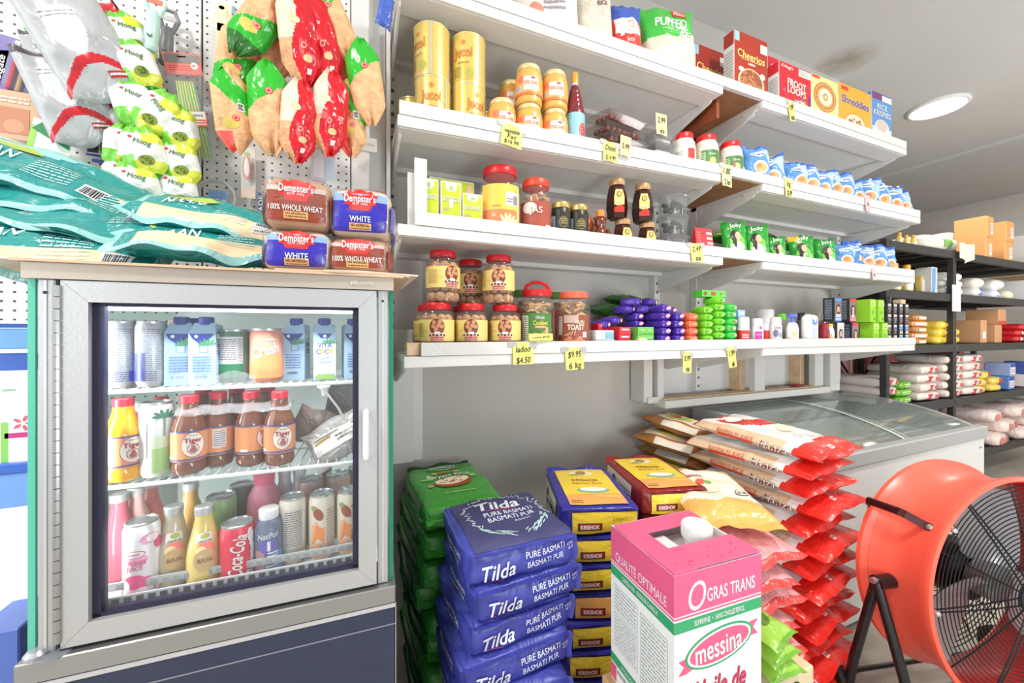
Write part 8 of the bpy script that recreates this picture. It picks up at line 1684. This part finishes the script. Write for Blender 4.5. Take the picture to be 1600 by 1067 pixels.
p = at(298,160,1.44); t = thing('straw_pack','clear pack of coloured straws with a red and grey header card','straws',tuple(p),(0,R(-10),0)); m = MB(); m.box((-.045,0,.08),(.045,.002,.145),M((232,120,110),.5)); obj('header_card',m,t); m = MB(); straws_d(m,front(-.0003)); obj('print',m,t)
m = MB(); m.box((-.046,-.008,-.175),(.046,.006,.085),CLEAR((246,248,250),.92,.08,'sleeve'),.003); obj('sleeve',m,t)
for k in range(14): m = MB(); x = -.034+.0046*k; m.tube([(x*.7,-.002+.003*(k % 2),.06),(x,-.003+.003*(k % 2),-.165)],.0024,M(((206,220,110),(130,206,206),(240,226,120),(150,214,170))[k % 4],.4),6); obj('straw',m,t)
m = MB(); F = front(-.0095); m.rect(F,-.02,-.075,.034,-.03,M((222,90,70),.5)); m.rect(F,-.018,-.055,.032,-.032,WHITE,off=.0008); m.lines(F,-.012,-.05,.026,-.037,1,M((120,150,150),.5),off=.0014); m.lines(F,-.016,-.073,.03,-.058,2,WHITE,off=.0012); obj('price_sticker',m,t)
MINT = M((186, 220, 212), .3)
for i, (u, v, Y, lab) in enumerate(((240, 30, 1.40, 'front one'), (262, 55, 1.46, 'grey one behind'))):
    p = at(u,v,Y); t = thing('vegetable_peeler','plastic handled peeler hanging at the top of the pegboard, '+lab,'peeler',tuple(p),(0,R(4),.1)); mt = MINT if i == 0 else M((120,124,128),.4)
    m = MB(); m.tube([(0,0,-.085),(0,-.004,-.04),(0,-.002,0),(0,0,.02)],[.012,.017,.015,.012],mt,14); m.lathe([(.011,0),(.016,.008),(.012,.016)],mt,14,(0,0,-.092)); obj('handle',m,t); m = MB(); m.tube([(-.010,0,.01),(-.022,0,.05),(-.012,0,.075),(.012,0,.075),(.022,0,.05),(.010,0,.01)],.006,mt,10); obj('yoke',m,t); m = MB(); m.box((-.018,-.006,.042),(.018,-.003,.056),M((220,120,90) if i == 0 else (190,190,190),.35)); obj('blade',m,t)
    m = MB(); m.disc(front(-.0175),.0,-.055,.006,.009,M((70,90,90),.5),off=0); obj('hanging_hole',m,t)
card('brush_card','tall cream toothbrush card with blue lettering','toothbrush',350,55,.042,.20,M((236,224,186),.5),lambda m,F: (m.rect(F,-.021,-.10,.008,.1,M((240,228,190),.5)),m.rect(F,-.018,.01,.006,.035,M((240,206,110),.5),off=.0006),m.text(F,'GUM',-.008,-.075,.014,M((90,130,206),.5),bold=.03,rot=PI/2,width=.04,off=.001),m.disc(F,-.006,.085,.008,.006,M((130,170,220),.5),off=.0006)),1.47)
p = at(366,50,1.462); t = thing('toothbrush','blue toothbrush in the clear half of the cream card','toothbrush',tuple(p)); m = MB(); m.tube([(0,0,.07),(0,-.002,.03),(.001,0,-.08)],[.004,.003,.0045],M((110,150,200),.35),8); obj('handle',m,t); m = MB(); m.box((-.005,-.010,.05),(.005,-.002,.075),M((130,170,210),.5),.001); obj('bristles',m,t)
card('clipper_card','white card with pink edged nail clipper','clipper',388,270,.040,.165,M((240,236,230),.5),lambda m,F: (m.rect(F,-.019,-.08,.019,-.05,M((236,214,196),.5)),m.disc(F,-.003,.06,.008,.006,M((190,214,150),.5)),m.lines(F,.010,-.03,.017,.05,12,M((200,190,190),.5))),1.47,blister=(.03,.10,.0,.012,-.002))
p = at(386,262,1.455); t = thing('nail_clipper','pink and white nail clipper on its card','clipper',tuple(p)); m = MB(); m.lathe([(.001,-.038),(.009,-.028),(.0105,0),(.007,.028),(.003,.036),(.001,.036)],M((240,150,146),.35),16,fy=.3); obj('case',m,t); m = MB(); m.lathe([(.001,-.03),(.007,-.02),(.008,0),(.005,.024),(.001,.03)],M((238,236,236),.35),16,(0,-.0025,0),fy=.3); obj('lever',m,t)
p = at(338,308,1.45); t = thing('tape_roll','clear adhesive tape roll with a blue leaflet, hanging low on the pegboard','tape',tuple(p)); m = MB(); rr = [(.048,-.011),(.053,-.011),(.053,.011),(.048,.011),(.048,-.011)]; m.lathe(rr,CLEAR((236,236,236),.6,.1,'tape'),40,caps=False); Mx = Matrix.Rotation(PI/2,4,'X'); m.v = [tuple(Mx @ Vector(q)) for q in m.v]; obj('roll',m,t)
m = MB(); m.box((-.018,-.004,-.035),(.030,-.002,.02),M((130,170,220),.5)); F = front(-.0043); m.rect(F,-.002,-.03,.010,-.002,M((190,60,130),.5),1,1,.0002)
for k in range(3): m.rect(F, -.002, -.027 + k * .009, .010, -.023 + k * .009, WHITE, 1, 1, .0006)
m.disc(F, .02, -.014, .007, .009, M((232, 226, 226), .5), off=.0004); obj('leaflet', m, t)
p = at(308,280,1.46); t = thing('pink_sharpener','small pink plastic sharpener on a card','sharpener',tuple(p)); m = MB(); m.lathe([(.007,-.012),(.009,-.004),(.007,0),(.009,.004),(.007,.012)],M((206,110,176),.35),14); obj('body',m,t)
card('red_cups_pack','clear pack of red and dark checked rolls','pack',166,222,.085,.075,M((226,220,222),.5),lambda m,F: [m.rect(F,-.04+k*.028,-.035,-.016+k*.028,.03,M((200,50,70),.45),1,1,.0004) for k in range(3)]+[m.rect(F,-.04+k*.028,-.035,-.016+k*.028,-.018,M((70,60,66),.45),1,1,.0008) for k in range(3)]+[m.rect(F,-.042,z,.042,z+.0015,WHITE,1,1,.001) for z in (-.01,.0,.01,.02)],1.46)
card('blue_strip','upper blue and white label strip low on the pegboard','label',165,244,.085,.012,M((90,110,170),.5),lambda m,F: m.lines(F,-.01,-.004,.04,.004,1,WHITE),1.485,R(3)); card('blue_strip','lower blue and white label strip low on the pegboard','label',172,255,.080,.010,M((90,110,170),.5),lambda m,F: m.lines(F,-.01,-.004,.035,.003,1,WHITE),1.485,R(4))
card('glue_card','navy and white super glue card between the lentil strips','card',248,298,.06,.055,M((36,44,70),.45),lambda m,F: (m.text(F,'SUPER',0,.004,.012,WHITE,bold=.05,width=.04),m.text(F,'BONDER',0,-.012,.011,WHITE,bold=.05,width=.044),m.poly(F,[(-.028,.012),(-.01,.025),(.005,.012)],M((120,150,206),.5))),1.45,R(10)); card('scissor_card','dark grey and white stationery card behind the lentil bags','card',255,235,.055,.12,M((110,118,120),.45),lambda m,F: (m.poly(F,[(-.02,.04),(.022,.03),(.004,-.05)],M((60,80,70),.5)),m.lines(F,.008,-.04,.024,.04,6,WHITE)),1.46,R(-8))
card('price_tag','small red and white price tag between peelers and lentil bags','tag',244,140,.036,.040,M((222,80,66),.5),lambda m,F: (m.rect(F,-.015,-.002,.015,.016,WHITE),m.lines(F,-.010,.004,.008,.011,1,M((110,150,160),.5),off=.001),m.lines(F,-.015,-.017,.015,-.005,2,WHITE)),1.42)
card('green_white_pack','green and white pouch pack at the far left, below the snack bags','pack',78,225,.085,.12,M((226,230,226),.45),lambda m,F: (m.poly(F,[(-.04,.03),(-.02,.058),(.04,.02),(.04,-.005)],M((46,130,80),.45)),m.rect(F,-.042,-.058,-.03,.04,M((150,210,90),.45))),1.43,R(10)); card('chocolate_card','kraft brown carded pack at the far left edge','pack',22,180,.10,.13,M((206,170,140),.5),lambda m,F: (m.rect(F,-.045,-.05,.03,.02,M((190,130,100),.5)),m.disc(F,.0,-.03,.02,.018,M((214,150,120),.5)),m.lines(F,-.04,.03,.03,.05,2,M((236,220,206),.5))),1.46)
card('round_sticker','white disc hanging card with a green square at the far left','card',48,45,.05,.05,M((240,242,240),.5),lambda m,F: m.poly(F,[(-.014,-.006),(.010,-.008),(.014,.008),(-.008,.010)],M((70,190,90),.5)),1.46); card('yellow_green_strip','tall white and lime striped pack between toothbrush and snack bags','pack',70,110,.022,.17,M((232,236,226),.5),lambda m,F: [m.rect(F,-.010,z,.010,z+.022,M(((176,220,80),(236,240,230),(80,170,90))[k % 3],.5)) for k,z in enumerate((-.08,-.05,-.02,.01,.04))],1.47)
for u,v,L,lab in ((110,14,.14,'over the grey snack bags'),(205,42,.10,'over the lentil strips'),(40,20,.05,'over the toothbrush pack'),(240,-8,.1,'over the peelers')):
    p = at(u,v,PEGY); t = thing('peg_hook','steel pegboard hook '+lab,'hook'); obj('wire',hook(p.x,p.z,L),t)
card('silver_hanger','clear narrow pack hanging between the red crisp bags','pack',505,255,.075,.11,M((206,212,220),.3),lambda m,F: (m.rect(F,-.03,-.05,.002,.045,M((222,228,234),.35)),m.rect(F,.006,-.05,.034,.03,M((190,206,222),.35))),1.47); card('black_brush_pack','black bristle brush pack between the two red bag columns','brush',494,180,.03,.15,M((150,150,152),.4),lambda m,F: (m.rect(F,-.008,-.01,.004,.07,M((60,56,54),.4)),m.bars(F,-.010,-.06,.010,-.015,BLACK)),1.44)
card('grey_cards','pale grey blank packs behind the far right crisp bag','pack',572,225,.075,.05,M((222,222,216),.6),lambda m,F: m.lines(F,-.03,-.01,.03,.01,1,M((206,206,200),.6)),PEGY - .004)
card('blue_tall_card','dark blue tall card behind the upper left bread loaf','card',409,325,.022,.10,M((60,96,150),.5),lambda m,F: m.text(F,'BLADE',-.002,0,.014,WHITE,bold=.03,rot=PI/2,width=.08),1.47)
p = at(602,18,1.30); o = packet('blue_packet','blue shiny packet peeking round the left end of the top shelf',.05,.11,.035,FOIL((70,100,190),.2,.5),171); o.location = tuple(p); o.rotation_euler = (0,R(8),.3)
if FONT_OB: bpy.data.objects.remove(FONT_OB, do_unlink=True)
